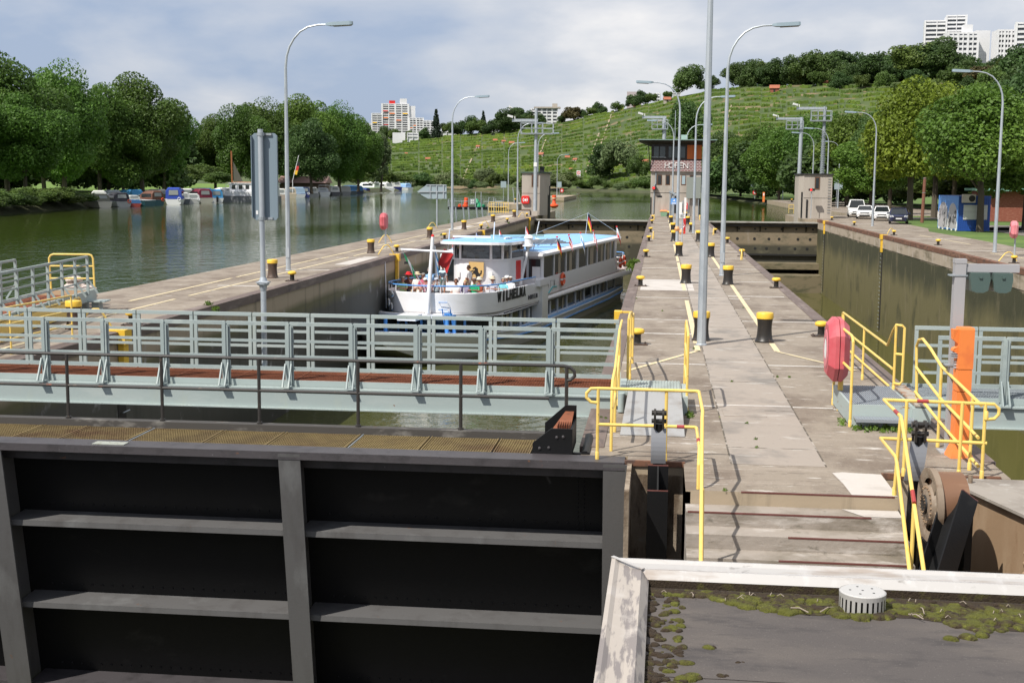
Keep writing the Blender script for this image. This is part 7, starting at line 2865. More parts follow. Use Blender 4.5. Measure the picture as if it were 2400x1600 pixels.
# wheelhouse
WC=.28
def who(hw,v0,ax,v1):
 return[(x+WC,y)for x,y in outline(hw,v0,ax,13,v1)]
b=MB()
wallring(b,[(who(1.5,7.6,1.5,11.8),2.02),(who(1.5,7.6,1.5,11.8),4.08)])
wh=bb(b,'wheelhouse',C_['white'],smooth=True)
b=MB()
wallring(b,[(who(1.49,7.62,1.5,11.7),4.08),(who(1.47,7.66,1.5,11.7),4.84)])
bb(b,'wheelhouse_glass',mat('wheelhouse_glass',(.10,.11,.115),.05,spec=.8,layers=[((.03,.03,.03),(.9,.9,3),.45,.55)]),wh)
for k,(x,y)in enumerate(who(1.5,7.58,1.5,11.8)):
 if k in(1,3,5,9,11,13):
  b=MB()
  b.box(x-.055,x+.055,y-.05,y+.06,4.06,4.86)
  bb(b,'window_post',C_['white'],wh)
b=MB()
wallring(b,[(who(1.53,7.56,1.5,11.8),4.02),(who(1.53,7.56,1.5,11.8),4.12)])
bb(b,'window_sill',C_['white'],wh)
b=MB()
o=who(1.92,6.9,1.0,13.2)
b.loft([[(x,y,4.86)for x,y in o],[(x,y,5.0)for x,y in o]])
wr=bb(b,'wheelhouse_roof',C_['white'])
b=MB()
o=who(1.85,7.0,1.0,13.1)
b.loft([[(x,y,5.001)for x,y in o],[(x*.96,y,5.06)for x,y in o]])
bb(b,'blue_top',C_['blue_roof'],wr)
b=MB()
b.box(WC+1.48,WC+1.53,10.2,11.1,2.1,3.95)
bb(b,'red_door',C_['red'],wh)
b=MB()
for s in(-.95,.82):
 b.box(WC+s-.1,WC+s+.1,7.68,7.75,3.3,3.6)
bb(b,'vent_grille',C_['white_matt'],wh)
# coat of arms: black horse on a gold shield
sx,sz,sy=WC+.10,3.12,7.52
sh=[(-.40,.42),(.40,.42),(.40,0),(.34,-.22),(.18,-.40),(0,-.48),(-.18,-.40),(-.34,-.22),(-.40,0)]
b=MB()
b.prism([(sx+x,sy,sz+.42+z)for x,z in sh],(0,.05,0))
em=bb(b,'shield',mat('gold_shield',(.60,.40,.16),.5),wh)
hp=[(-.13,.34),(-.02,.37),(.03,.30),(.10,.27),(.10,.12),(.16,.02),(.20,-.02),(.26,.06),(.25,.16),(.31,.18),(.35,.12),(.31,.06),(.33,-.02),(.27,-.04),(.22,-.13),(.27,-.19),(.25,-.24),(.19,-.29),(.13,-.37),(.17,-.40),(.06,-.40),(.03,-.36),(.12,-.24),(.10,-.19),(.0,-.27),(-.08,-.30),(-.15,-.33),(-.14,-.37),(-.04,-.36),(.03,-.31),(-.02,-.16),(-.06,-.05),(-.16,-.02),(-.24,-.12),(-.21,-.18),(-.28,-.14),(-.24,-.02),(-.20,.04),(-.14,.06),(-.24,.10),(-.30,.02),(-.35,.06),(-.34,.16),(-.31,.10),(-.27,.16),(-.15,.15),(-.08,.18),(-.10,.25),(-.19,.21),(-.22,.25),(-.17,.31)]
b=MB()
b.prism([(sx+x*.92,sy-.012,sz+.42+z*.92)for x,z in hp],(0,.012,0))
bb(b,'black_horse',C_['black'],em)
# mast with crossbar and flags
b=MB()
b.tube([(.15,.55,2.0),(.30,.85,5.4)],[.11,.075],10)
b.tube([(-1.25,.8,4.78),(1.35,.75,4.72)],.05,8)
mast=bb(b,'mast',C_['white'],smooth=True)
b=MB()
b.lathe((.30,.86,5.4),[(.075,0),(.08,.05),(.03,.12)],8)
bb(b,'mast_tip',C_['red'],mast)
def flag(staff,cols,w,h,drop=.35,seed=0):
 """a flag hanging from the head of a staff: bands of colour along its hoist"""
 A,B_=Vector(staff[0]),Vector(staff[1])
 b=MB()
 b.tube([A,B_],.018,6)
 st=bb(b,'flagstaff',C_['white'])
 b=MB()
 d=(A-B_).normalized()
 n=len(cols)
 m_=7
 vs,fs,mi=[],[],[]
 rr_=random.Random(seed)
 ph=rr_.uniform(0,6)
 for j in range(n+1):
  p=B_+d*(h*j/n)
  for i in range(m_):
   u=i/(m_-1)
   vs.append(p+Vector((w*u*.75,.06*math.sin(ph+u*5),-drop*w*2.2*u**1.3)))
 for j in range(n):
  for i in range(m_-1):
   fs.append((j*m_+i,j*m_+i+1,(j+1)*m_+i+1,(j+1)*m_+i))
   mi.append(j)
 b.v,b.f,b.mi=[tuple(v)for v in vs],fs,mi
 bb(b,'flag',[FL[c]for c in cols],st,True)
 return st
FL={c:mat('flag_'+n,v,.8)for c,n,v in(('r','red',(.55,.03,.03)),('w','white',(.78,.78,.78)),('g','green',(.02,.33,.12)),('b','blue',(.06,.30,.66)),('k','black',(.015,.015,.015)),('y','gold',(.75,.45,.03)),('n','navy',(.04,.07,.3)))}
st=flag([(-.25,1.6,2.9),(-1.22,.85,4.72)],'gwg',.30,.95,.75,1)
b=MB()
b.box(-1.1,-.92,.80,.83,4.1,4.22)
bb(b,'flag_emblem',C_['black'],st)
st=flag([(.35,1.7,2.95),(1.33,.9,4.62)],'rr',-.62,.95,.18,2)
flag([(.42,1.0,3.4),(.36,.95,5.0)],'wbwbw',.22,1.1,.9,3)
for i,(y,cols)in enumerate(((15.6,'kry'),(18.6,'rwrw'),(21.8,'wbw'),(25.6,'rwrwr'),(33.6,'wr'))):
 flag([(2.78,y,4.2),(2.72,y,5.0)],cols,.34,.62,.8,i+5)
for i,(y,cols)in enumerate(((13.0,'rr'),(17.5,'nwr'),(22.5,'rwrw'),(29,'rwr'))):
 flag([(-2.74,y,4.3),(-2.70,y,5.1)],cols,.34,.62,.8,i+15)
flag([(.3,34.4,4.3),(.55,34.0,6.0)],'kry',.42,.75,.8,31)
for i,(x,y,z)in enumerate(((2.72,y,5.0)for y in(15.6,18.6,21.8,25.6,33.6))):
 b=MB()
 b.lathe((x,y,z),[(.05,0),(.075,.04),(.04,.08)],8)
 bb(b,'flagstaff_knob',C_['red'])
b=MB()
b.tube([(.55,34,5.95),(-1,24,4.75),(-1.6,16,4.55)],.012,4)
b.tube([(.55,34,5.95),(2.8,34.6,4.45)],.012,4)
bb(b,'rigging_line',C_['galv'])
# things on the roofs
b=MB()
b.tube([(WC+1.95,9.5,2.9),(WC+2.35,9.6,4.75)],.075,8)
b.lathe((WC+2.35,9.6,4.75),[(.34,0),(.34,.06),(.22,.07),(.22,.42),(.26,.44),(.2,.56),(.08,.62)],14)
bb(b,'funnel_light',C_['white'],smooth=True)
b=MB()
for k in range(4):
 b.lathe((1.05+.32*k,11.75,4.62),[(.05,.3),(.07,.1),(.135,0),(.10,-.005)],12,axis='Y',caps=False)
 b.box(1.03+.32*k,1.07+.32*k,11.9,11.95,4.4,4.6)
hn=bb(b,'loudspeakers',C_['white'],smooth=True)
b=MB()
for k in range(4):
 b.lathe((1.05+.32*k,11.755,4.62),[(.001,.0),(.095,.0)],12,axis='Y',caps=False)
bb(b,'loudspeaker_mouths',C_['black'],hn)
b=MB()
b.bar((WC-1.5,8.6,5.22),(WC+.6,8.5,5.24),.12,.1)
b.tube([(WC-.3,8.6,5.05),(WC-.3,8.6,5.22)],.05,6)
bb(b,'radar_scanner',C_['white'])
b=MB()
b.bar((WC+.1,10.2,5.24),(WC+2.6,11.8,5.26),.16,.12)
bb(b,'radar_antenna',mat('pale_cyan',(.42,.66,.70),.4))
b=MB()
for k in range(5):
 b.bar((.4+.12*k,13.6+.2*k,4.62+.05*k),(3.0-.2*k,17.4+.1*k,4.62+.05*k),.07,.06)
for k in range(4):
 b.bar((.5+.55*k,13.7+.9*k,4.52),(.9+.55*k,14.4+.9*k,4.9),.05,.05)
bb(b,'folded_awning_frame',C_['galv'])
for(x,y,z,p)in((.6,19,4.45,[(.06,0),(.06,.12),(.30,.16),(.26,.28),(.1,.33)]),(1.1,11.0,5.05,[(.25,0),(.22,.1),(.06,.14)]),(1.75,13.4,4.45,[(.09,0),(.09,.42),(.04,.45)])):
 b=MB()
 b.lathe((x,y,z),p,14)
 bb(b,'dome_antenna',C_['white'],smooth=True)
for p,q in(((1.95,13.2,4.4),(2.35,12.9,6.0)),((WC+.3,10,5.0),(WC+.35,10,6.0)),((WC-2.1,9,2.4),(WC-1.65,8.4,5.6)),((-2.7,2.6,2.0),(-2.72,2.5,4.1))):
 b=MB()
 b.tube([p,q],.03,6)
 bb(b,'whip_antenna',C_['white'])
# side wing, cabin at the left
b=MB()
b.box(-2.7,-1.35,10.8,12.3,2.02,4.2)
lw=bb(b,'side_cabin',C_['white'])
b=MB()
b.box(-2.35,-1.5,10.76,10.8,2.9,4.0)
bb(b,'window',C_['glass'],lw)
# open stern deck with railing
for z in(2.4,2.75,3.15):
 b=MB()
 b.tube([(2.75,33.2,z),(2.75,36.5,z),(2.3,38.4,z),(1.4,38.9,z),(-1.4,38.9,z),(-2.3,38.4,z),(-2.75,36.5,z),(-2.75,33.2,z)],.035,6)
 bb(b,'stern_rail',C_['blue_rail']if z>3 else C_['white'],smooth=True)
for x,y in((2.75,34.5),(2.75,36.5),(2.3,38.4),(1.4,38.9),(0,38.9),(-1.4,38.9),(-2.3,38.4),(-2.75,36.5)):
 b=MB()
 b.tube([(x,y,1.97),(x,y,3.15)],.03,6)
 bb(b,'stanchion',C_['white'])
for s in(-1,1):
 b=MB()
 b.prism([(s*2.74,33,1.97),(s*2.74,34.3,1.97),(s*2.74,33.5,3.2),(s*2.74,33.7,4.12),(s*2.74,33,4.12)],(-.06*s,0,0))
 bb(b,'stern_bracket',C_['white'])
# foredeck fittings
b=MB()
b.box(-.75,.15,-1.1,-.2,1.45,2.05)
bb(b,'foredeck_locker',C_['white'])
for x,y in((-1.2,-1.4),(1.1,.6),(1.45,.6)):
 b=MB()
 b.tube([(x,y,1.2),(x,y,1.65)],.09,8)
 bb(b,'deck_bollard',C_['blue_rail'])
b=MB()
for x in(.95,1.35):
 b.tube([(x,.9,1.2),(x,.3,2.25)],.03,6)
for k in range(5):
 b.tube([(.95,.85-.12*k,1.3+.2*k),(1.35,.85-.12*k,1.3+.2*k)],.025,5)
bb(b,'blue_ladder',C_['blue_rail'])
b=MB()
for z in(2.18,2.52):
 b.tube([on_outline(cum[9]+.62,.05)+(z,),on_outline(cum[9]+.62,.16)+(z,),on_outline(cum[9]+1.0,.16)+(z,),on_outline(cum[9]+1.0,.05)+(z,)],.018,5)
bb(b,'hand_grips',C_['blue_rail'],bul)
x,y=on_outline(cum[6]-.25,.14)
b=MB()
b.lathe((x,y,2.78),[(.05,.14),(.15,.1),(.17,-.04),(.14,-.06)],12,axis='Y')
b.lathe((x-.1,y,2.4),[(.02,-.2),(.09,-.12),(.09,.12),(.02,.2)],10)
b.lathe((x+.04,y,2.2),[(.02,-.2),(.10,-.12),(.10,.12),(.02,.2)],10)
bb(b,'searchlight',C_['chrome'],bul,True)
flag([(-2.3,-1.6,1.5),(-2.25,-1.7,2.9)],'rwr',.15,1.0,1.6,40)
b=MB()
for k in range(7):
 b.box(1.55,2.15,9.6+.02*k,10.2+.02*k,2.55+.09*k,2.59+.09*k)
for s in(1.6,2.1):
 b.tube([(s,9.7,2.05),(s,9.7,3.2)],.025,5)
bb(b,'stacked_chairs',C_['white_matt'])
M_bench=mat('dark_bench_slats',(.06,.045,.04),.7)
for k in range(8):
 for x0,x1,y in((1.2,2.4,5.6),(-2.4,-1.2,4.8)):
  b=MB()
  b.box(x0,x1,y+k*.5,y+.35+k*.5,2.45,2.5)
  for x in(x0+.1,x1-.1):
   b.tube([(x,y+.15+k*.5,2.03),(x,y+.15+k*.5,2.45)],.03,5)
  bb(b,'deck_bench',M_bench)
# green-blue word mark on the side of the saloon
b=MB()
b.tube([(2.735,13.6,2.12),(2.74,14.6,2.42),(2.735,15.6,2.38)],.035,6)
wm=bb(b,'side_mark',mat('teal_mark',(.03,.35,.36),.5))
v_,f_=text_mb('K',.45,-.02,.02)
vs,fs=[],[]
for i,ch in enumerate('KÄPT\'N'):
 v_,f_=text_mb(ch,.62,-.022,.012)
 k=len(vs)
 vs+=[(2.735+t[2],12.75+i*.42+t[0]*.72,2.42+t[1])for t in v_]
 fs+=[tuple(q+k for q in f)for f in f_]
b=MB()
b.add(vs,fs)
bb(b,'side_lettering',bpy.data.materials['grey_letters'],wm)
def liferef(p,rot,lab):
 t=thing('lifebuoy',lab,'lifebuoy',BW@Vector(p),rot,'orange lifebuoys on the boat')
 b=MB()
 n=20
 b.tube([(0,.32*cos(2*pi*k/n),.32*sin(2*pi*k/n))for k in range(n+1)],.085,8,caps=False)
 b.build('ring',C_['orange_red'],t,True,world=False)
 for a in(.0,pi/2,pi,3*pi/2):
  b=MB()
  b.tube([(0,.32*cos(a+q),.32*sin(a+q))for q in(-.14,0,.14)],.09,8)
  b.build('white_band',C_['white_matt'],t,True,world=False)
liferef((2.84,16.7,2.72),-BA,'orange lifebuoy hung on the white side of the boat amidships')
liferef((2.86,34.6,2.62),-BA,'orange lifebuoy on the stern railing, the nearer of two')
liferef((2.86,36.0,2.66),-BA,'orange lifebuoy on the stern railing, the farther of two')
# ------------------------------------------------------------------ passengers
SK=[mat('skin_%s'%n,c,.6)for n,c in(('fair',(.50,.27,.19)),('tanned',(.36,.18,.11)))]
CLOTH={}
def cloth(c):
 if c not in CLOTH:
  CLOTH[c]=mat('cloth',c,.85)
 return CLOTH[c]
def person(zx,zy,v,sit,top,bottom,hair,label,arms='rail',hat=None,tan=0,turn=0.0,scale=1.0,glasses=False,long=False,stripes=None,yaw_w=None):
 q=bpx(*zb(zx,zy),v)
 hz=(1.20 if sit else 1.58)*scale
 P=BW@Vector((q.x,v,q.z-hz))
 t=thing('person',label,'person',P,-BA+turn)
 J={}
 hip=.50 if sit else .92
 J['pel']=(0,0,hip),.15
 J['belly']=(0,-.01,hip+.16),.145
 J['chest']=(0,-.01,hip+.36),.155
 J['neck0']=(0,.0,hip+.52),.075
 J['neck']=(0,-.01,hip+.58),.055
 J['jaw']=(0,-.035,hip+.64),.072
 J['head']=(0,-.02,hip+.72),.098
 J['crown']=(0,-.01,hip+.79),.075
 E=[('pel','belly'),('belly','chest'),('chest','neck0'),('neck0','neck'),('neck','jaw'),('jaw','head'),('head','crown')]
 for s,n in((-1,'L'),(1,'R')):
  sh=(s*.19,.0,hip+.45)
  if arms=='rail':
   el,wr=(s*.27,-.16,hip+.26),(s*.10,-.36,hip+.30)
  elif arms=='lap':
   el,wr=(s*.25,-.05,hip+.18),(s*.08,-.25,hip+.12)
  elif arms=='face':
   el,wr=(s*.22,-.22,hip+.28),(s*.10,-.20,hip+.52)
  else:
   el,wr=(s*.24,.02,hip+.16),(s*.25,-.06,hip-.06)
  hd=tuple(w2+(w2-e2)*.30 for w2,e2 in zip(wr,el))
  J['sh'+n]=sh,.068
  J['el'+n]=el,.046
  J['wr'+n]=wr,.032
  J['pa'+n]=hd,.036
  E+=[('chest','sh'+n),('sh'+n,'el'+n),('el'+n,'wr'+n),('wr'+n,'pa'+n)]
  dv=Vector(hd)-Vector(wr)
  sd=dv.cross(Vector((0,0,1)))
  sd=(sd if sd.length>1e-3 else Vector((0,1,0))).normalized()
  for k,(o,L)in enumerate(((-.03,.075),(-.011,.085),(.009,.08),(.027,.065))):
   m1=Vector(hd)+sd*o+dv.normalized()*L*.5
   J['f%d%s'%(k,n)]=tuple(m1),.010
   J['g%d%s'%(k,n)]=tuple(m1+dv.normalized()*L*.4+Vector((0,0,-.02))),.008
   E+=[('pa'+n,'f%d%s'%(k,n)),('f%d%s'%(k,n),'g%d%s'%(k,n))]
  th=Vector(hd)-dv*.5+sd*s*-.05
  J['th'+n]=tuple(th),.011
  E+=[('wr'+n,'th'+n)]
  if sit:
   kn,an,to=(s*.14,-.42,hip-.02),(s*.14,-.44,.08),(s*.15,-.60,.04)
  else:
   kn,an,to=(s*.10,-.02,.50),(s*.10,.02,.08),(s*.11,-.15,.035)
  J['hp'+n]=(s*.095,-.02,hip-.04),.10
  J['kn'+n]=kn,.066
  J['an'+n]=an,.043
  J['to'+n]=to,.042
  E+=[('pel','hp'+n),('hp'+n,'kn'+n),('kn'+n,'an'+n),('an'+n,'to'+n)]
 names=list(J)
 me=bpy.data.meshes.new('person_body')
 me.from_pydata([J[n][0]for n in names],[(names.index(a),names.index(c))for a,c in E],[])
 ob=bpy.data.objects.new('tmp',me)
 COL.objects.link(ob)
 ob.modifiers.new('Skin','SKIN')
 if not me.skin_vertices:
  bpy.context.view_layer.update()
 for i,n in enumerate(names):
  me.skin_vertices[0].data[i].radius=(J[n][1]*(1.25 if n in('pel','belly','chest')else 1),J[n][1]*(.85 if n in('pel','belly','chest')else 1))
  me.skin_vertices[0].data[i].use_root=(i==0)
 sb=ob.modifiers.new('Sub','SUBSURF')
 sb.levels=sb.render_levels=1
 dg=bpy.context.evaluated_depsgraph_get()
 m2=bpy.data.meshes.new_from_object(ob.evaluated_get(dg))
 bpy.data.objects.remove(ob)
 m2.name='body'
 for m_ in(SK[tan],cloth(top),cloth(bottom),C_['black'],cloth(stripes or top)):
  m2.materials.append(m_)
 key=[(n,Vector(J[n][0]))for n in names]
 idx=[]
 for p in m2.polygons:
  c=p.center
  n=min(key,key=lambda k:(k[1]-c).length_squared)[0]
  if n in('pel','belly','chest','neck0')or n[:2]=='sh' or(n[:2]=='el' and c.z>J[n][0][2]+.05 and not long):
   i_=1
   if n=='pel' and c.z<hip+.02:
    i_=2
   if stripes and int(c.z*11)%2:
    i_=4
  elif n[:2]in('hp',)or(n[:2]=='kn' and(sit or c.z>.5))or(not sit and c.z>.46 and n[:2]=='kn'):
   i_=2
  elif n[:2]=='to':
   i_=3
  elif long and n[:2]in('el','wr'):
   i_=1
  else:
   i_=0
  idx.append(i_)
 m2.polygons.foreach_set('material_index',idx)
 m2.polygons.foreach_set('use_smooth',[True]*len(idx))
 bo=bpy.data.objects.new('body',m2)
 COL.objects.link(bo)
 bo.parent=t
 bo.scale=(scale,)*3
 hc=Vector((0,-.02,hip+.73))*scale
 # face
 b=MB()
 for s in(-1,1):
  b.lathe(hc+Vector((s*.036,-.094,.005))*scale,[(.001,-.008),(.012,-.004),(.012,.01)],8,axis='Y')
 b.box(hc.x-.025*scale,hc.x+.025*scale,hc.y-.092*scale,hc.y-.07*scale,hc.z-.070*scale,hc.z-.060*scale)
 b.build('eyes_and_mouth',C_['maroon'],bo,world=False)
 b=MB()
 b.prism([hc+Vector((-.014,-.09,-.03))*scale,hc+Vector((.014,-.09,-.03))*scale,hc+Vector((0,-.093,.015))*scale],Vector((0,-.022,-.006))*scale)
 b.build('nose',SK[tan],bo,world=False)
 # hair: a shell over the back and top of the head
 b=MB()
 rings=[]
 for i in range(6):
  u=i/5
  z=.10-.17*u-(.20*u if long else 0)
  r=.115*math.sqrt(max(.02,1-(1-min(1,u*1.6))**2))
  rings.append([hc+Vector((r*cos(a)*1.0,.02+r*sin(a),z))*scale for a in np.linspace(-.5 if u>.35 else-pi*.99,pi+.5 if u>.35 else pi*.99,11)])
 b.loft(rings,closed=False)
 b.lathe(hc+Vector((0,.012,.075))*scale,[(.10*scale,0),(.07*scale,.035*scale),(.001,.05*scale)],11,caps=False)
 b.build('hair',cloth(hair),t,True,world=False)
 if glasses:
  b=MB()
  b.box(hc.x-.07*scale,hc.x+.07*scale,hc.y-.115*scale,hc.y-.09*scale,hc.z-.01,hc.z+.022)
  b.build('sunglasses',C_['black'],t,world=False)
 if hat:
  kind,col=hat
  b=MB()
  pr=[(.13,.055),(.135,.06),(.12,.12),(.08,.15),(.001,.155)]if kind=='cap' else[(.23 if kind=='brim' else .17,.03),(.225 if kind=='brim' else .165,.04),(.125,.06),(.115,.14),(.07,.165),(.001,.168)]
  b.lathe(hc,[(r*scale,z*scale)for r,z in pr],16,caps=False)
  if kind=='cap':
   b.prism([hc+Vector((-.08,-.09,.06))*scale,hc+Vector((.08,-.09,.06))*scale,hc+Vector((.05,-.2,.04))*scale,hc+Vector((-.05,-.2,.04))*scale],(0,0,.008))
  b.build('hat',cloth(col),t,True,world=False)
 return t
G,W_,BR,BL=(.30,.28,.26),(.72,.72,.70),(.055,.028,.016),(.42,.28,.12)
BEI,JEAN,DK=(.38,.31,.22),(.10,.16,.27),(.03,.03,.04)
person(490,900,4.3,1,(.42,.62,.30),BEI,G,'person in a pale green shirt with arms on the blue rail, leftmost','rail')
person(566,845,5.2,1,(.16,.06,.05),DK,BR,'person in bright red hat behind the pale green shirt','lap',('brim',(.62,.02,.03)),1)
person(686,845,4.6,1,(.74,.70,.66),BEI,G,'person in a wide straw hat and white blouse','lap',('brim',(.66,.55,.36)))
person(768,852,4.3,1,(.45,.10,.16),W_,G,'grey-haired person with dark glasses and pinkish red top','lap',glasses=True)
person(798,918,3.0,1,(.60,.28,.34),DK,BL,'child in a white cap and pink top leaning on the rail','face',('cap',W_),scale=.82)
person(845,922,2.7,1,(.56,.36,.48),DK,BL,'child in a blue cap beside the mast','face',('cap',(.30,.42,.62)),scale=.82)
person(950,915,2.6,1,(.32,.38,.42),DK,BR,'child in a pale cap just right of the mast','face',('cap',(.62,.66,.74)),scale=.82)
person(850,790,6.5,0,(.26,.48,.78),BEI,G,'standing person in a light blue shirt behind the mast','side',scale=1.02,turn=.5)
person(1033,735,6.3,0,(.55,.74,.85),(.12,.18,.17),BR,'boy seen from behind in a striped shirt and green shorts','side',None,1,pi,.88,stripes=(.05,.07,.10))
person(1215,930,2.6,1,(.74,.70,.68),BEI,(.16,.06,.03),'person with short red-brown hair in white sleeveless top','lap',None,1)
person(1338,945,2.5,1,(.28,.24,.34),JEAN,(.52,.38,.18),'blonde girl in grey-purple jacket beside the man in green','lap',long=True,scale=.92)
person(1385,752,6.8,0,(.76,.75,.73),BEI,BR,'woman with long brown hair and white top standing before the crest','side',None,1,-1.9,.98,long=False)
person(1463,918,2.7,1,(.01,.33,.14),DK,G,'bearded person in a bright green shirt and sunglasses at the rail','rail',None,1,glasses=True,scale=1.06)
person(1532,915,3.9,1,(.30,.07,.03),DK,G,'person in a white sun hat behind the green shirt','lap',('sun',(.68,.62,.52)))
person(1712,905,4.2,1,(.50,.52,.60),DK,G,'person in a cream hat and patterned blouse at the rail','rail',('sun',(.66,.56,.42)),stripes=(.14,.16,.25))
person(1858,915,5.6,1,(.18,.52,.60),DK,(.40,.34,.28),'fair-haired person in a turquoise shirt bending over the rail','rail')
person(1908,893,6.6,1,(.05,.16,.16),DK,G,'person in a white cap between turquoise and white shirts','lap',('cap',W_))
person(1957,898,6.4,1,(.76,.76,.78),DK,(.6,.57,.53),'white-haired person in a white tee shirt, rightmost at the rail','lap',None,1,glasses=True)
# ------------------------------------------------------------------ moored boats
PAINT={}
def paint(c,rough=.4):
 if c not in PAINT:
  PAINT[c]=mat('boat_paint',c,rough)
 return PAINT[c]
W1,CRM,TEAL,NAVY=(.75,.76,.76),(.55,.52,.44),(.03,.09,.11),(.03,.04,.16)
def motor_boat(px,py,L,B,rot,hull,cover,label,H=.95,cab=(.15,.8,1.15),glassy=True,extra=None,group='motor boats moored along the left bank'):
 """local: bow towards +y; cab = (start, end, height) of the cabin or canopy along the length"""
 p=gz(px,py,RIVER_Z)
 L,B,H=L*1.3,B*1.35,H*1.2
 cab=(cab[0],cab[1],cab[2]*1.15)
 t=thing('motor_boat',label,'boat',p,rot,group)
 b=MB()
 rings=[]
 for u,w,h in((0,.82,.9),(.3,1,.92),(.6,.92,1.0),(.85,.5,1.12),(1.0,.04,1.25)):
  y=u*L
  w*=B/2
  rings.append([(-w,y,H*h),(-w*.8,y+(.0 if u<.9 else-.25),.05),(0,y-(.3 if u>.9 else 0),-.15),(w*.8,y+(.0 if u<.9 else-.25),.05),(w,y,H*h)])
 b.loft(rings,closed=False)
 b.poly(rings[0])
 hl=b.build('hull',paint(hull),t,world=False)
 b=MB()
 top=[(r[0],r[4])for r in rings]
 vs=[q for pr in top for q in((pr[0][0]*.97,pr[0][1],pr[0][2]-.03),(pr[1][0]*.97,pr[1][1],pr[1][2]-.03))]
 b.add(vs,[(2*i,2*i+1,2*i+3,2*i+2)for i in range(len(top)-1)])
 b.build('deck',C_['white_matt'],t,world=False)
 b=MB()
 for s in(-1,1):
  b.tube([(s*abs(r[0][0]),r[0][1],r[0][2])for r in rings],.04,5)
 b.build('rub_rail',C_['galv_dull'],hl,world=False)
 a,c,hh=cab
 w=B*.40
 z0=H*.95
 b=MB()
 b.loft([[(-w,y,z0),(-w*k,y+dy*.5,z0+hh*.7*g),(-w*.7*k,y+dy,z0+hh*g),(w*.7*k,y+dy,z0+hh*g),(w*k,y+dy*.5,z0+hh*.7*g),(w,y,z0)]for y,dy,k,g in((a*L,.1,.95,.9),((a+.05)*L,0,.98,1),((a+c)/2*L,0,.98,1),(c*L,-.55,.85,.8))])
 cn=b.build('canopy',paint(cover,.7),t,world=False)
 if glassy:
  for s in(-1,1):
   b=MB()
   y0_,y1_=(a+.06)*L,(c-.14)*L
   b.prism([(s*w*1.0,y0_,z0+hh*.28),(s*w*1.0,y1_,z0+hh*.28),(s*w*.985,y1_-.15,z0+hh*.66),(s*w*.985,y0_,z0+hh*.66)],(s*.02,0,0))
   b.build('side_window',C_['glass'],cn,world=False)
  b=MB()
  b.prism([(-w*.6,a*L-.02,z0+hh*.35),(w*.6,a*L-.02,z0+hh*.35),(w*.55,a*L+.05,z0+hh*.78),(-w*.55,a*L+.05,z0+hh*.78)],(0,-.03,0))
  b.build('rear_window',mat('milky_window',(.26,.28,.27),.3)if 'milky_window' not in bpy.data.materials else bpy.data.materials['milky_window'],cn,world=False)
 b=MB()
 b.tube([(-B*.3,L*.72,H),(-B*.22,L*.72,H+.5),(0,L*.99,H*1.25+.5),(B*.22,L*.72,H+.5),(B*.3,L*.72,H)],.02,4)
 b.build('bow_rail',C_['galv'],t,world=False)
 if extra=='ring' or extra=='white_ring':
  b=MB()
  b.tube([(B*.28+.25*cos(k*pi/8),-.06,H*.95+.25*sin(k*pi/8))for k in range(17)],.07,6,caps=False)
  b.build('lifebuoy',C_['orange_red']if extra=='ring' else C_['white'],t,world=False)
 if extra=='arch':
  b=MB()
  b.tube([(-w,.15*L,z0),(-w,.1*L,z0+hh+.6),(w,.1*L,z0+hh+.6),(w,.15*L,z0)],.06,5)
  b.tube([(w,.1*L,z0+hh+.6),(w+.5,.35*L,z0+hh+.3)],.04,5)
  b.build('radar_arch',C_['white'],t,world=False)
 if extra=='engine':
  b=MB()
  b.box(-.18,.18,-.4,-.02,.1,H+.2)
  b.build('outboard_engine',C_['black'],t,world=False)
 return t
BLU,LBL,RED_,OLV,GRY,BRN=(.02,.06,.36),(.06,.28,.55),(.14,.01,.03),(.15,.15,.115),(.36,.37,.37),(.13,.055,.035)
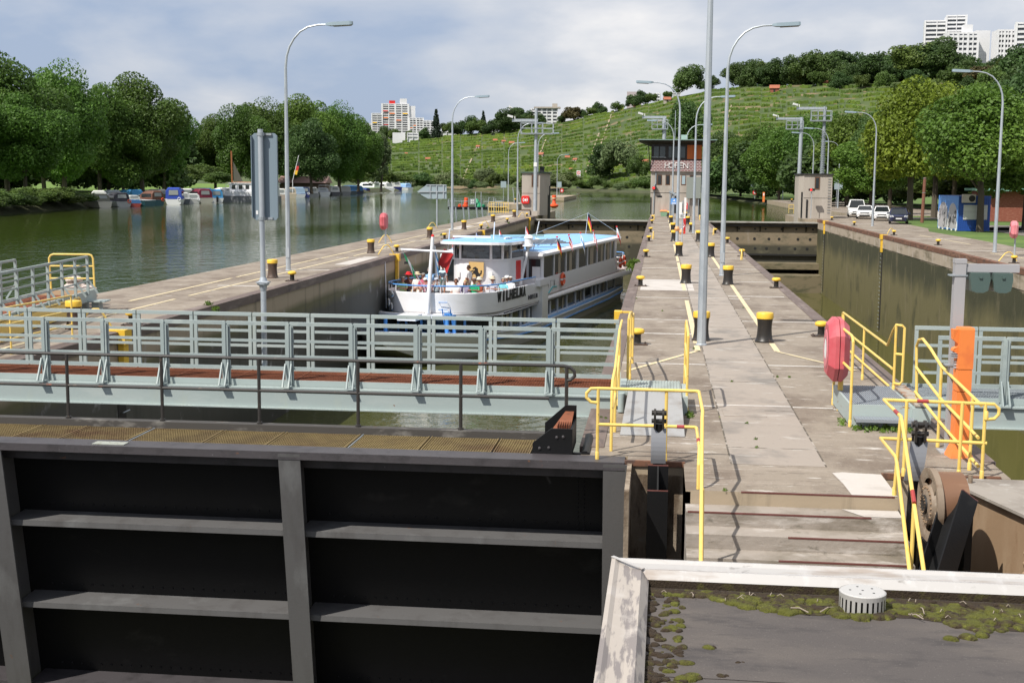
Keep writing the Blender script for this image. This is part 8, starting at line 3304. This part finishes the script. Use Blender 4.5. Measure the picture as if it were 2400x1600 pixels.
for(px,py,L,B,rot,hull,cov,lab,H,cab,gl,ex)in(
  (247,487,5.2,2.4,1.05,CRM,OLV,'pale motor boat under an olive canvas canopy, leftmost of the moorings',.9,(.08,.7,1.0),1,None),
  (291,485,5.4,2.3,.75,GRY,(.03,.03,.04),'grey motor boat with black canopy and an orange ring on its stern',.8,(.12,.8,1.2),1,'ring'),
  (318,484,4.2,1.7,.5,(.3,.05,.04),(.02,.09,.22),'small dinghy with blue cover beside the black canopied boat',.45,(.05,.8,.5),0,None),
  (352,483,7.6,2.5,1.2,TEAL,(.52,.54,.50),'long dark teal cabin boat with pale cabin roof',.9,(.35,.85,.65),1,None),
  (372,482,4.5,2.2,1.0,TEAL,BRN,'dark boat with a brown awning and orange ring left of the blue canopy',.9,(.02,.7,1.3),1,'ring'),
  (407,480,6.0,2.6,.28,W1,BLU,'motor boat with a tall bright blue canopy',.9,(.02,.75,1.75),1,'white_ring'),
  (431,478,5.6,2.2,.5,(.03,.04,.05),(.46,.47,.46),'dark-hulled boat with pale grey cover beside the blue canopy',.8,(.08,.8,1.05),1,None),
  (455,477,5.0,2.2,.55,(.52,.52,.50),(.55,.56,.54),'whitish grey boat with round white fender on the stern',.7,(.1,.7,.9),1,'white_ring'),
  (484,476,6.2,2.6,.7,CRM,RED_,'cream motor boat under a dark red canopy',.9,(.06,.75,1.45),1,None),
  (509,475,5.5,2.4,.6,W1,LBL,'white motor boat under a sky blue canopy',.8,(.05,.75,1.45),1,'engine'),
  (552,473,7.5,2.9,.85,W1,(.72,.73,.72),'large white motor yacht with blue windscreen cover before the houseboat',1.2,(.2,.75,1.3),1,'arch'),
  (660,466,6.0,2.5,.6,(.62,.50,.42),(.66,.66,.62),'beige motor boat right behind the narrow sign and lamp pole',.9,(.1,.75,1.2),1,None),
  (683,465,5.0,2.4,.5,(.55,.48,.36),(.52,.44,.33),'tan covered boat right of the tall left lamp pole',.9,(.05,.7,1.4),1,None),
  (703,463,6.6,2.8,.5,(.55,.58,.6),(.30,.42,.56),'white boat with pale blue bulging cover right of the lamp',.8,(.05,.8,1.5),0,None),
  (716,463,5.0,2.2,.4,NAVY,(.05,.07,.14),'dark navy covered boat with light blue ring',.9,(.05,.7,1.4),1,'white_ring'),
  (736,462,7.0,2.8,.6,(.45,.46,.45),(.66,.67,.64),'white cabin boat with long side window',.9,(.1,.85,1.35),1,None),
  (762,460,7.5,2.8,.5,W1,(.45,.47,.5),'white motor cruiser with a radar arch',1.0,(.2,.75,1.1),1,'arch'),
  (788,458,6.5,2.6,.6,(.10,.10,.11),(.58,.58,.55),'pale grey cruiser with blue panels among the moored row',.9,(.1,.8,1.5),1,None),
  (812,457,6.5,2.6,.4,(.3,.31,.31),(.47,.47,.45),'grey canvas covered cruiser in the moored row',.9,(.05,.8,1.5),0,None),
  (828,455,6.0,2.6,.9,(.07,.09,.12),(.04,.14,.32),'boat with slanting blue tarpaulin',.9,(.05,.8,1.5),0,None),
  (843,454,6.0,2.6,.5,(.06,.07,.12),(.05,.18,.36),'second boat with blue tarpaulin, further right',.9,(.1,.8,1.4),0,None),
  (863,452,8.5,2.6,1.3,(.45,.12,.05),(.02,.05,.25),'low long boat under a flat dark blue cover with orange stripe',.7,(.0,.9,.8),0,None),
  (893,449,10,3.4,1.1,W1,W1,'big white yacht, left of two at the far end of moorings',1.4,(.15,.75,1.9),1,'arch'),
  (915,449,8,3.4,.6,W1,(.74,.74,.72),'white houseboat with pointed awning at far end of moorings',1.2,(.1,.9,2.0),1,None),
  (934,447,10.5,3.4,.7,(.03,.04,.2),(.72,.72,.68),'white cabin cruiser with deep blue hull at far end of moorings',1.5,(.1,.75,2.2),1,None),
  (962,446,9,3.0,.9,W1,(.25,.42,.68),'white boat with blue cover and raised ramp, last on the right',1.1,(.1,.75,1.6),0,'arch')):
 motor_boat(px,py,L,B,rot,hull,cov,lab,H,cab,gl,ex)
for i,px in enumerate((232,272,330,388,420,444,470,497,530,672,725,749,775,800,835,877,905,948)):
 c=[(.62,.62,.6),NAVY,(.7,.7,.7),(.4,.41,.42)][i%4]
 motor_boat(px,484-(px-230)*.052-2.2,5.2+(i%3),2.3,.4+.25*(i%4),c,[(.6,.6,.58),(.3,.33,.36),LBL,(.52,.5,.45),NAVY][i%5],'pale boat half hidden in the second row of moorings, %s from the left'%nth(i),.9,(.1,.8,1.3),i%2,None,'boats in the second row of the moorings')
# the big white houseboat with a wooden mast
p=gz(575,474,RIVER_Z)
k=p.y/3000
hb=thing('houseboat','large white houseboat with grey hull and wooden mast with furled sail','boat',p)
b=MB()
b.loft([[(x,0+e,z),(x,4.2-e,z)]+[(x,4.2-e,z+.01),(x,e,z+.01)]for x,e,z in((-70*k,1.8,1.1),(70*k,.4,1.1))])
b.prism([(-68*k,1.6,0),(-55*k,.2,0),(75*k,.2,0),(75*k,4,0),(-55*k,4,0)],(0,0,1.25))
b.build('hull',mat('houseboat_grey',(.16,.17,.18),.5),hb,world=False)
b=MB()
b.box(-52*k,72*k,.5,3.8,1.25,2.2)
b.box(-42*k,72*k,.8,3.6,2.2,3.7)
b.box(-45*k,74*k,.6,3.8,3.7,3.85)
cb=b.build('cabin',C_['white'],hb,world=False)
for i in range(6):
 b=MB()
 x=(-36+i*17)*k
 b.box(x,x+9*k,.77,.80,2.6,3.4)
 b.build('window',C_['glass'],cb,world=False)
b=MB()
b.tube([(-36*k,1.2,1.2),(-37*k,1.2,118*k),(-37*k,1.2,122*k)],.17,7)
b.tube([(-36*k,1.0,3.95),(40*k,1.0,4.0)],.1,6)
b.build('mast',mat('varnished_mast',(.33,.12,.045),.5),hb,world=False)
b=MB()
b.prism([(-35*k,1.3,100*k),(-33*k,1.3,4.1),(-10*k,1.3,4.1)],(0,.05,0))
b.build('furled_sail',mat('dark_netting',(.09,.09,.07),.9),hb,world=False)
b=MB()
for i in range(9):
 x=(-62+i*16)*k
 b.tube([(x,.25,1.25),(x,.25,2.0)],.03,4)
b.tube([(-66*k,.25,2.0),(70*k,.25,2.0)],.03,4)
b.build('deck_rail',C_['galv'],hb,world=False)
# jetty posts and small things of the moorings
for i in range(16):
 px=640+i*15+RNG.uniform(-4,4)
 p=gz(px,467-i*1.2,RIVER_Z)
 t=thing('mooring_pile','thin dark mooring pile between the boats of the right cluster, %s from the left'%nth(i),'pile',p,0,'mooring piles')
 b=MB()
 b.tube([(0,-1,-1),(.05,-1,1.6)],.12,6)
 b.build('pile',C_['galv_dull'],t,world=False)
p=gz(738,474,RIVER_Z)
t=thing('flagstaff','slanting flagstaff with German flag on the left bank behind the lamp','flag',(gy(686,440,300).x,300,.3))
b=MB()
b.tube([(0,0,0),(0,0,3),(1.6,0,9)],.07,6)
b.build('staff',C_['white'],t,world=False)
b=MB()
for i,c in enumerate('kry'):
 b.quad((1.2-.35*i,0,7.5-1.0*i),(1.9-.3*i,0,7.4-i),(1.7-.3*i,0,6.4-i),(1.0-.35*i,0,6.5-i),i)
b.build('flag',[FL['k'],FL['r'],FL['y']],t,world=False)
p=gy(708,430,352)
t=thing('boathouse','low house with pinkish roof under the plane trees behind the moorings','house',(p.x,352,.3))
b=MB()
b.box(-6.5,6.5,0,6,0,2.4)
b.build('wall',mat('brown_wall',(.16,.11,.08),.8),t,world=False)
b=MB()
b.prism([(-7,-.8,2.3),(-7,3,4.2),(-7,6.8,2.3)],(14,0,0))
b.build('roof',mat('pink_roof',(.36,.23,.2),.8),t,world=False)
# ------------------------------------------------------------------ cars
def car(p,rot,col,label,L=4.3,W=1.78,H=1.48,van=False,sedan=False):
 """front towards -y"""
 t=thing('parked_car',label,'van' if van else 'car',p,rot,'cars parked on the right quay')
 m=mat('car_paint',col,.22,coat=.6)
 w=W/2
 hood=.95 if not van else 1.12
 belt=.93 if not van else 1.12
 rings=[]
 for y,ww,zl,zh in((0,.78,.30,.62),(.12,.90,.22,.74),(.9,.99,.2,hood-.02),(1.2,1,.2,belt),(L-.9,1,.2,belt+.03),(L-.15,.95,.26,belt),(L,.86,.36,.8)):
  x=w*ww
  rings.append([(-x*.92,y,zl),(-x,y,zl+.22),(-x,y,zh-.14),(-x*.88,y,zh),(x*.88,y,zh),(x,y,zh-.14),(x,y,zl+.22),(x*.92,y,zl)])
 b=MB()
 b.loft(rings)
 body=b.build('body',m,t,True,world=False)
 fy,ry=(1.05,L-.1)if not van else(.75,L-.1)
 fr=1.85 if not van else 1.35
 rb=L-.75 if not sedan else L-1.15
 ry=ry if not sedan else L-.55
 b=MB()
 b.loft([[(-w*.9,fy,belt-.02),(w*.9,fy,belt-.02),(w*.93,ry,belt),(-w*.93,ry,belt)],[(-w*.68,fr,H-.05),(w*.68,fr,H-.05),(w*.68,rb,H-.05),(-w*.68,rb,H-.05)]])
 cab=b.build('window_band',C_['glass'],t,world=False)
 b=MB()
 b.loft([[(-w*.70,fr-.05,H-.07),(w*.70,fr-.05,H-.07),(w*.70,rb+.04,H-.07),(-w*.70,rb+.04,H-.07)],[(-w*.62,fr+.15,H),(w*.62,fr+.15,H),(w*.62,rb-.15,H),(-w*.62,rb-.15,H)]])
 for s in(-1,1):
  b.bar((s*w*.9,fy,belt-.02),(s*w*.69,fr,H-.04),.07,.06)
  for yy in((fr+rb)/2,rb-.05):
   b.bar((s*w*.925,yy+.02,belt),(s*w*.695,yy,H-.05),.05,.09)
 b.build('roof',m,t,True,world=False)
 for s in(-1,1):
  for y in(.82,L-.82):
   b=MB()
   b.lathe((s*(w-.11),y,.32),[(.20,-.1),(.31,-.1),(.325,-.06),(.325,.06),(.31,.1),(.20,.1)],18,axis='X')
   wl=b.build('wheel',C_['black'],t,True,world=False)
   b=MB()
   b.lathe((s*(w-.005),y,.32),[(.001,.0),(.19,.0),(.205,-s*.02)],14,axis='X',caps=False)
   b.build('rim',C_['galv'],wl,world=False)
  b=MB()
  b.hexa([(s*w*.52,.03,.60),(s*w*.86,.10,.60),(s*w*.93,.42,.70),(s*w*.6,.3,.68),(s*w*.52,.02,.72),(s*w*.86,.10,.76),(s*w*.95,.5,.82),(s*w*.6,.3,.80)])
  b.build('headlight',mat('headlight',(.55,.57,.58),.1,coat=.5)if 'headlight' not in bpy.data.materials else bpy.data.materials['headlight'],t,world=False)
  b=MB()
  b.box(s*w*1.0-.0,s*(w+.17),1.28,1.4,belt,belt+.14)
  b.build('mirror',m,t,world=False)
 b=MB()
 b.box(-w*.50,w*.50,-.015,.05,.60,.70)
 b.box(-w*.6,w*.6,-.015,.05,.30,.44)
 b.build('grille',C_['black'],t,world=False)
 b=MB()
 b.box(-.27,.27,-.04,-.016,.46,.57)
 b.build('number_plate',C_['white_matt'],t,world=False)
car(gz(2106,525.5),-.16,(.012,.016,.055),'dark blue estate car at the near end of the parked row')
car(gz(2066,518),-.16,(.78,.78,.78),'white hatchback behind the dark blue car',4.0,1.7,1.48)
car(gz(2026,513.5),-.16,(.78,.78,.78),'white saloon car between the van and the white hatchback',4.5,1.8,1.42,sedan=True)
car(gz(2008,509.5),-.12,(.78,.78,.77),'tall white van at the far end of the parked row',5.0,1.95,1.95,van=True)
# ------------------------------------------------------------------ container kiosk, garage, trailer, pole
p=gz(2243.6,542)
ct=thing('container_kiosk','blue container kiosk with grey graffiti on its side, under the maple','kiosk',p,.06)
Wc,Dc,Hc=2.55,5.8,2.85
b=MB()
for i in range(30):
 x0,x1=Wc*i/30,Wc*(i+1)/30
 d=.025 if i%2 else 0
 b.box(x0,x1,d,d+.05,0.1,Hc-.15)
b.box(0,Wc,.05,Dc,.05,Hc-.1)
b.box(0,Wc,-.01,Dc,Hc-.16,Hc)
b.box(0,Wc,-.01,.04,0.03,.16)
body=b.build('container_body',mat('kiosk_blue',(.012,.065,.30),.5,layers=[((.02,.10,.40),(.6,.6,.4),.5,.7)]),ct,world=False)
b=MB()
b.box(-.02,-.002,0,Dc,.1,Hc-.02)
sp=b.build('side_panel',mat('kiosk_light_blue',(.09,.26,.62),.5),ct,world=False)
b=MB()
for i,(y0,y1,h)in enumerate(((.3,2.7,2.25),(2.9,5.6,2.3))):
 pts=[(-.025,y0,.25)]+[(-.025,(y0+y1)/2-(y1-y0)/2*cos(pi*q/10),1.3+(h-1.3)*sin(pi*q/10))for q in range(11)]+[(-.025,y1,.25),(-.025,(y0+y1)/2,.12)]
 b.prism(pts,(-.008,0,0))
b.build('graffiti',mat('silver_graffiti',(.42,.41,.42),.5),sp,world=False)
b=MB()
rr_=random.Random(12)
for q in range(16):
 y,z=rr_.uniform(.5,5.3),rr_.uniform(.5,1.5)
 b.tube([(-.036,y+.16*cos(a)*(1+.5*a/6),z+.30*sin(a))for a in np.linspace(rr_.uniform(0,3),rr_.uniform(4,6.5),8)],.022,4)
b.build('graffiti_outline',C_['black'],sp,world=False)
b=MB()
for(y,z,r)in((.4,.4,.35),(2.8,.45,.4),(5.3,.5,.4),(1.6,.25,.3),(4.2,.28,.3),(5.6,1.1,.3)):
 b.prism([(-.024,y+r*cos(a),z+r*1.3*sin(a))for a in np.linspace(0,6,9)],(-.004,0,0))
b.build('graffiti_white',C_['white_matt'],sp,world=False)
b=MB()
b.box(.40,1.55,-.05,-.012,.95,2.12)
b.box(1.95,2.3,-.05,-.012,.95,2.12)
b.box(1.55,1.95,-.05,-.012,.95,2.12)
b.build('shutter',mat('white_shutter',(.52,.52,.50),.6,layers=[((.45,.45,.43),(.3,.3,12),.5,.6)]),ct,world=False)
b=MB()
b.box(.20,1.22,-.42,-.05,2.3,2.98)
ac=b.build('air_conditioner',C_['conc_wall'],ct,world=False)
b=MB()
b.lathe((.92,-.425,2.64),[(.001,0),(.25,0),(.27,.01)],20,axis='Y',caps=False)
b.build('fan',C_['dark_in'],ac,world=False)
g0=gz(2318,519)
ga=thing('garage','brick garage with green roof edge and open bay at the right edge','garage',g0)
b=MB()
b.box(0,3.5,0,.3,0,3.1)
b.box(3.2,3.5,.3,8,0,3.1)
b.box(0,.3,.3,8,0,3.1)
b.box(.3,16,8,8.3,0,3.1)
b.build('brick_wall',C_['brick'],ga,world=False)
b=MB()
b.box(6.5,9,-.2,.5,0,3.1)
b.build('concrete_pier',C_['conc_wall'],ga,world=False)
b=MB()
b.box(-.6,16,-1.0,8.8,3.1,3.35)
b.build('roof',mat('green_fascia',(.17,.33,.25),.6),ga,world=False)
t=thing('trailer','grey trailer with raised tilted lid before the open garage bay','trailer',g0+Vector((4.2,-1.4,0)))
b=MB()
b.box(0,2.5,0,1.5,.55,1.35)
b.build('box_body',C_['galv'],t,world=False)
b=MB()
b.hexa([(1.2,.0,1.4),(2.6,0,1.4),(2.6,1.5,1.4),(1.2,1.5,1.4),(.2,0,2.65),(1.9,0,2.75),(1.9,1.5,2.75),(.2,1.5,2.65)])
b.build('lid',mat('grey_lid',(.48,.50,.52),.5),t,world=False)
b=MB()
b.lathe((.35,-.05,.33),[(.16,-.1),(.33,-.1),(.33,.1),(.16,.1)],16,axis='Y')
b.build('wheel',C_['black'],t,True,world=False)
p=gz(2161,522)
t=thing('utility_pole','reddish brown wooden pole behind the dark blue car','pole',p)
b=MB()
b.tube([(0,0,0),(.05,0,3.2),(.08,0,4.4)],[.17,.15,.14],9)
b.build('pole_shaft',mat('red_brown_pole',(.20,.085,.055),.9,layers=[((.12,.05,.035),(3,3,1),.5,.65)]),t,True,world=False)
b=MB()
for z in(2.9,4.3):
 b.lathe((.05,0,z),[(.17,0),(.17,.04)],9)
b.build('steel_band',C_['galv_dull'],t,world=False)
p=gz(1968,477)
t=thing('picnic_bench','small orange-brown bench group on the lawn behind the white van','bench',p)
b=MB()
b.box(-1.5,1.5,-.4,.4,.7,.78)
b.build('table_top',C_['wood'],t,world=False)
b=MB()
b.box(-1.5,1.5,-.9,-.6,.4,.46)
b.build('seat',C_['orange'],t,world=False)
# ------------------------------------------------------------------ huts in the vineyard, houses and towers on the ridge
def hill_at(px,py):
 lo,hi=0.0,1.0
 f_=lambda t:(lambda q:800-FPX*((q-CP).dot(UP))/((q-CP).dot(FW)))(hill_pt(px,t))
 for _ in range(30):
  m_=(lo+hi)/2
  if f_(m_)>py:
   lo=m_
  else:
   hi=m_
 return hill_pt(px,(lo+hi)/2)
HUTS=[(952,363,7,'r'),(1003,378,12,'r'),(1119,348,10,'o'),(1160,334,11,'o'),(1180,336,10,'o'),(1198,341,13,'d'),(1265.6,368,14,'o'),(1329,374,12,'d'),(1346,379,11,'o'),(1337,400,8,'o'),
  (1471,355,19,'r'),(1488,247,16,'d'),(1560,241,18,'c'),(1808,217,23,'b'),(1733,355,22,'w'),(1508,392,24,'o'),(1448,254,5,'o'),(1926,193,12,'b'),(1742,405,9,'o')]
for i,(px,py,w,kd)in enumerate(sorted(HUTS)):
 p=hill_at(px,py)
 s=w/3000*math.hypot(p.x,p.y)
 t=thing('vineyard_hut','%s hut among the vines, %s of the huts from the left'%(dict(r='stone, red-roofed',o='little orange-roofed',d='dark timber',c='cream gabled',b='red brick',w='white walled orange-roofed')[kd],nth(i)),'hut',p,RNG.uniform(-.3,.3),'huts in the vineyard')
 h=s*.42
 b=MB()
 b.box(-s*.42,s*.42,0,s*.7,-2,h)
 b.prism([(-s*.42,0,h),(-s*.42,s*.7,h),(-s*.42,s*.35,h+s*.3)],(s*.84,0,0))
 b.build('wall',dict(r=M_hill,o=C_['conc_wall'],d=C_['wood'],c=C_['conc_wall'],b=C_['brick'],w=C_['white_matt'])[kd]if kd!='r' else bpy.data.materials['sandstone_terrace'],t,world=False)
 b=MB()
 b.prism([(-s*.5,-s*.1,h-.02*s),(-s*.5,s*.35,h+s*.34),(-s*.5,s*.8,h-.02*s),(-s*.5,s*.35,h+s*.26)],(s,0,0))
 b.build('roof',C_['roof_orange']if kd in 'w' else C_['roof_tile'],t,world=False)
 b=MB()
 b.box(-s*.1,s*.1,-.06,0,0,h*.75)
 b.build('door',C_['dark_in'],t,world=False)
WB=mat('white_render',(.68,.68,.69),.8)
WIN=mat('far_dark_windows',(.085,.095,.11),.3)
def block(pxa,pxb,ytop,ybot,dist,floors,bays,name,label,yaw=0.0,depth=14,fin=True,awn=(),m=None,group=None,slope=0.0,par=None):
 """a slab of flats seen at the given pixels and distance: bands of windows behind white balconies"""
 cx_=(pxa+pxb)/2
 v=bearing(cx_)
 z0,z1=[CAM_H+(lambda d:d.z/math.hypot(d.x,d.y))(ray(cx_,y))*dist for y in(ybot,ytop)]
 W=(pxb-pxa)/3000*dist
 t=par or thing(name,label,'building',(v.x*dist,v.y*dist,z0),math.atan2(-v.x,v.y)+yaw,group)
 H_=z1-z0
 ox=0
 if par is not None:
  q=Vector((v.x*dist,v.y*dist,z0))
  l_=wmat(par).inverted()@q
  ox,oy,oz=l_
 else:
  oy=oz=0
 T=Matrix.Translation((ox,oy,oz))
 m=m or WB
 b=MB()
 b.box(-W/2,W/2,.8,depth,-12,H_)
 b.xf(T)
 wall=b.build('wall',m,t,world=False)
 fh=H_/floors
 if bays:
  b=MB()
  b.box(-W/2+.3,W/2-.3,.74,.8,0,H_-fh*.35)
  b.xf(T)
  b.build('window',WIN,wall,world=False)
  for f in range(floors):
   b=MB()
   o=slope*(floors-f)
   b.box(-W/2,W/2,-o,.74,f*fh-fh*.10,f*fh+fh*.36)
   b.xf(T)
   b.build('balcony',m,t,world=False)
  b=MB()
  for k in range(bays+1):
   x=-W/2+W*k/bays
   wd_=W*(.018 if k%2 else .035)
   b.hexa([(x-wd_,-.25-slope*floors,-3),(x+wd_,-.25-slope*floors,-3),(x+wd_,.75,-3),(x-wd_,.75,-3),(x-wd_,-.25,H_),(x+wd_,-.25,H_),(x+wd_,.75,H_),(x-wd_,.75,H_)])
  b.xf(T)
  b.build('party_wall',m,t,world=False)
  for k,(bx,fl,c)in enumerate(awn):
   b=MB()
   x=-W/2+W*(bx+.5)/bays
   b.hexa([(x-W/bays*.4,-1.4,(fl+.45)*fh),(x+W/bays*.4,-1.4,(fl+.45)*fh),(x+W/bays*.4,-.1,(fl+.75)*fh),(x-W/bays*.4,-.1,(fl+.75)*fh)]+[(x-W/bays*.4,-1.4,(fl+.5)*fh),(x+W/bays*.4,-1.4,(fl+.5)*fh),(x+W/bays*.4,-.1,(fl+.8)*fh),(x-W/bays*.4,-.1,(fl+.8)*fh)])
   b.xf(T)
   b.build('awning',FL[c]if c in 'ry' else C_['orange'],t,world=False)
 return t,W,H_,z0
T_,W,H_,z0=block(897,957,243,322,1290,15,4,'apartment_tower','tall white stepped apartment tower with red awnings on the left ridge',.06,16,awn=((0,11,'r'),(1,10,'o'),(0,5,'r'),(3,10,'y'),(2,7,'o'),(0,8,'o')),slope=.1)
block(873,897,265,322,1288,11,2,'','',0,16,par=T_,awn=((0,1,'o'),(1,1,'o'),(0,6,'y')),slope=.12)
b=MB()
b.box(-W*.22,0,2,8,H_,H_+3)
b.build('roof_cabin',C_['red'],T_,world=False)
b=MB()
b.box(W*.2,W*.45,2,9,H_,H_+5)
b.box(W*.5,W*.5+7,.9,15.5,-8,H_-2)
b.build('stair_tower',WB,T_,world=False)
block(846,872,289,322,1340,7,2,'apartment_block','lower white flats left of the tall apartment tower',.05,14)
t2,W,H_,z0=block(960,992,276,314,1270,7,4,'terraced_flats','white terraced flats stepping down right of the tall tower',.1,14,slope=.3,awn=((0,2,'o'),(1,3,'o')))
block(992,1016,282,315,1268,6,3,'','',par=t2,slope=.35)
block(1016,1030,287,314,1266,5,2,'','',par=t2,slope=.35)
for i,(a,c,yt,yb_,d,fl,ba,lab,m_)in enumerate((
  (921,950,311,320,1130,1,0,'flat white house with blue edge below the tall tower',WB),(955,980,311,320,1120,1,2,'white cube house below the terraced flats',WB),(862,902,322,332,1130,1,2,'low brownish house with flat roofs at the left vineyard top',C_['conc_wall']),
  (985,1012,303,314,1160,2,3,'small white house with dark window band below the terraced flats',WB),(1034,1071,296,309,1170,2,3,'white two-storey villa right of the dark fir',WB),(1143,1167,286,299,1140,2,2,'white flat-roofed house between dark trees on the ridge',WB),
  (1170,1212,268,294,1120,3,4,'cream school building with slanted roof light on the ridge',mat('cream_render',(.60,.57,.48),.8)),(1244,1304,254,286,1100,4,5,'modern white block with flat projecting roof on the ridge',WB),
  (1466,1500,215,250,1060,4,0,'pinkish grey windowless block behind trees on the ridge',mat('mauve_render',(.42,.36,.37),.8)),(1532,1542,218,240,1040,3,2,'narrow white house peeping over the ridge',WB),(1573,1590,204,224,1010,4,2,'white flats half hidden by the round ridge tree',WB))):
 t,W,H_,z0=block(a,c,yt,yb_,d,fl,ba,'ridge_house',lab,RNG.uniform(-.1,.1),10,m=m_)
 if 'slanted' in lab:
  b=MB()
  b.prism([(0,1,H_),(0,5,H_),(W*.4,5,H_)],(0,0,0))if False else b.hexa([(0,1,H_),(W*.4,1,H_),(W*.4,6,H_),(0,6,H_),(0,1,H_+8),(W*.4,1,H_+3.5),(W*.4,6,H_+3.5),(0,6,H_+8)])
  b.build('roof_light',WB,t,world=False)
  b=MB()
  b.box(W*.42,W*.75,.5,4,H_*.3,H_*.95)
  b.build('brick_wing',C_['brick'],t,world=False)
 if 'projecting' in lab:
  b=MB()
  b.box(-W*.4,W*.62,-1.5,9,H_,H_+1.2)
  b.box(W*.3,W*.5,1,4,H_+1.2,H_+4)
  b.build('flat_roof',C_['conc_wall'],t,world=False)
# big flats, upper right
t,W,H_,z0=block(2203,2244,36,150,905,12,2,'apartment_tower','high white tower block with a lift head above the right wood',.1,16)
block(2154,2203,48,150,912,10,2,'','',par=t)
t,W,H_,z0=block(2209,2272,76,170,880,8,6,'apartment_block','long white slab of flats below the tower block',.25,14)
block(2272,2302,72,170,890,9,0,'','',par=t)
b=MB()
b.box(W*.05,W*.35,3,9,H_,H_+5)
b.tube([(W*.1,4,H_+4),(W*.1,4,H_+11)],.25,5)
b.build('roof_cabin',WB,t,world=False)
t,W,H_,z0=block(2324,2372,70,185,870,10,7,'apartment_block','middle white block with many small windows at upper right',.3,14)
t,W,H_,z0=block(2368,2440,52,185,860,11,3,'apartment_tower','rightmost white tower of flats cut by the picture edge',.1,16)
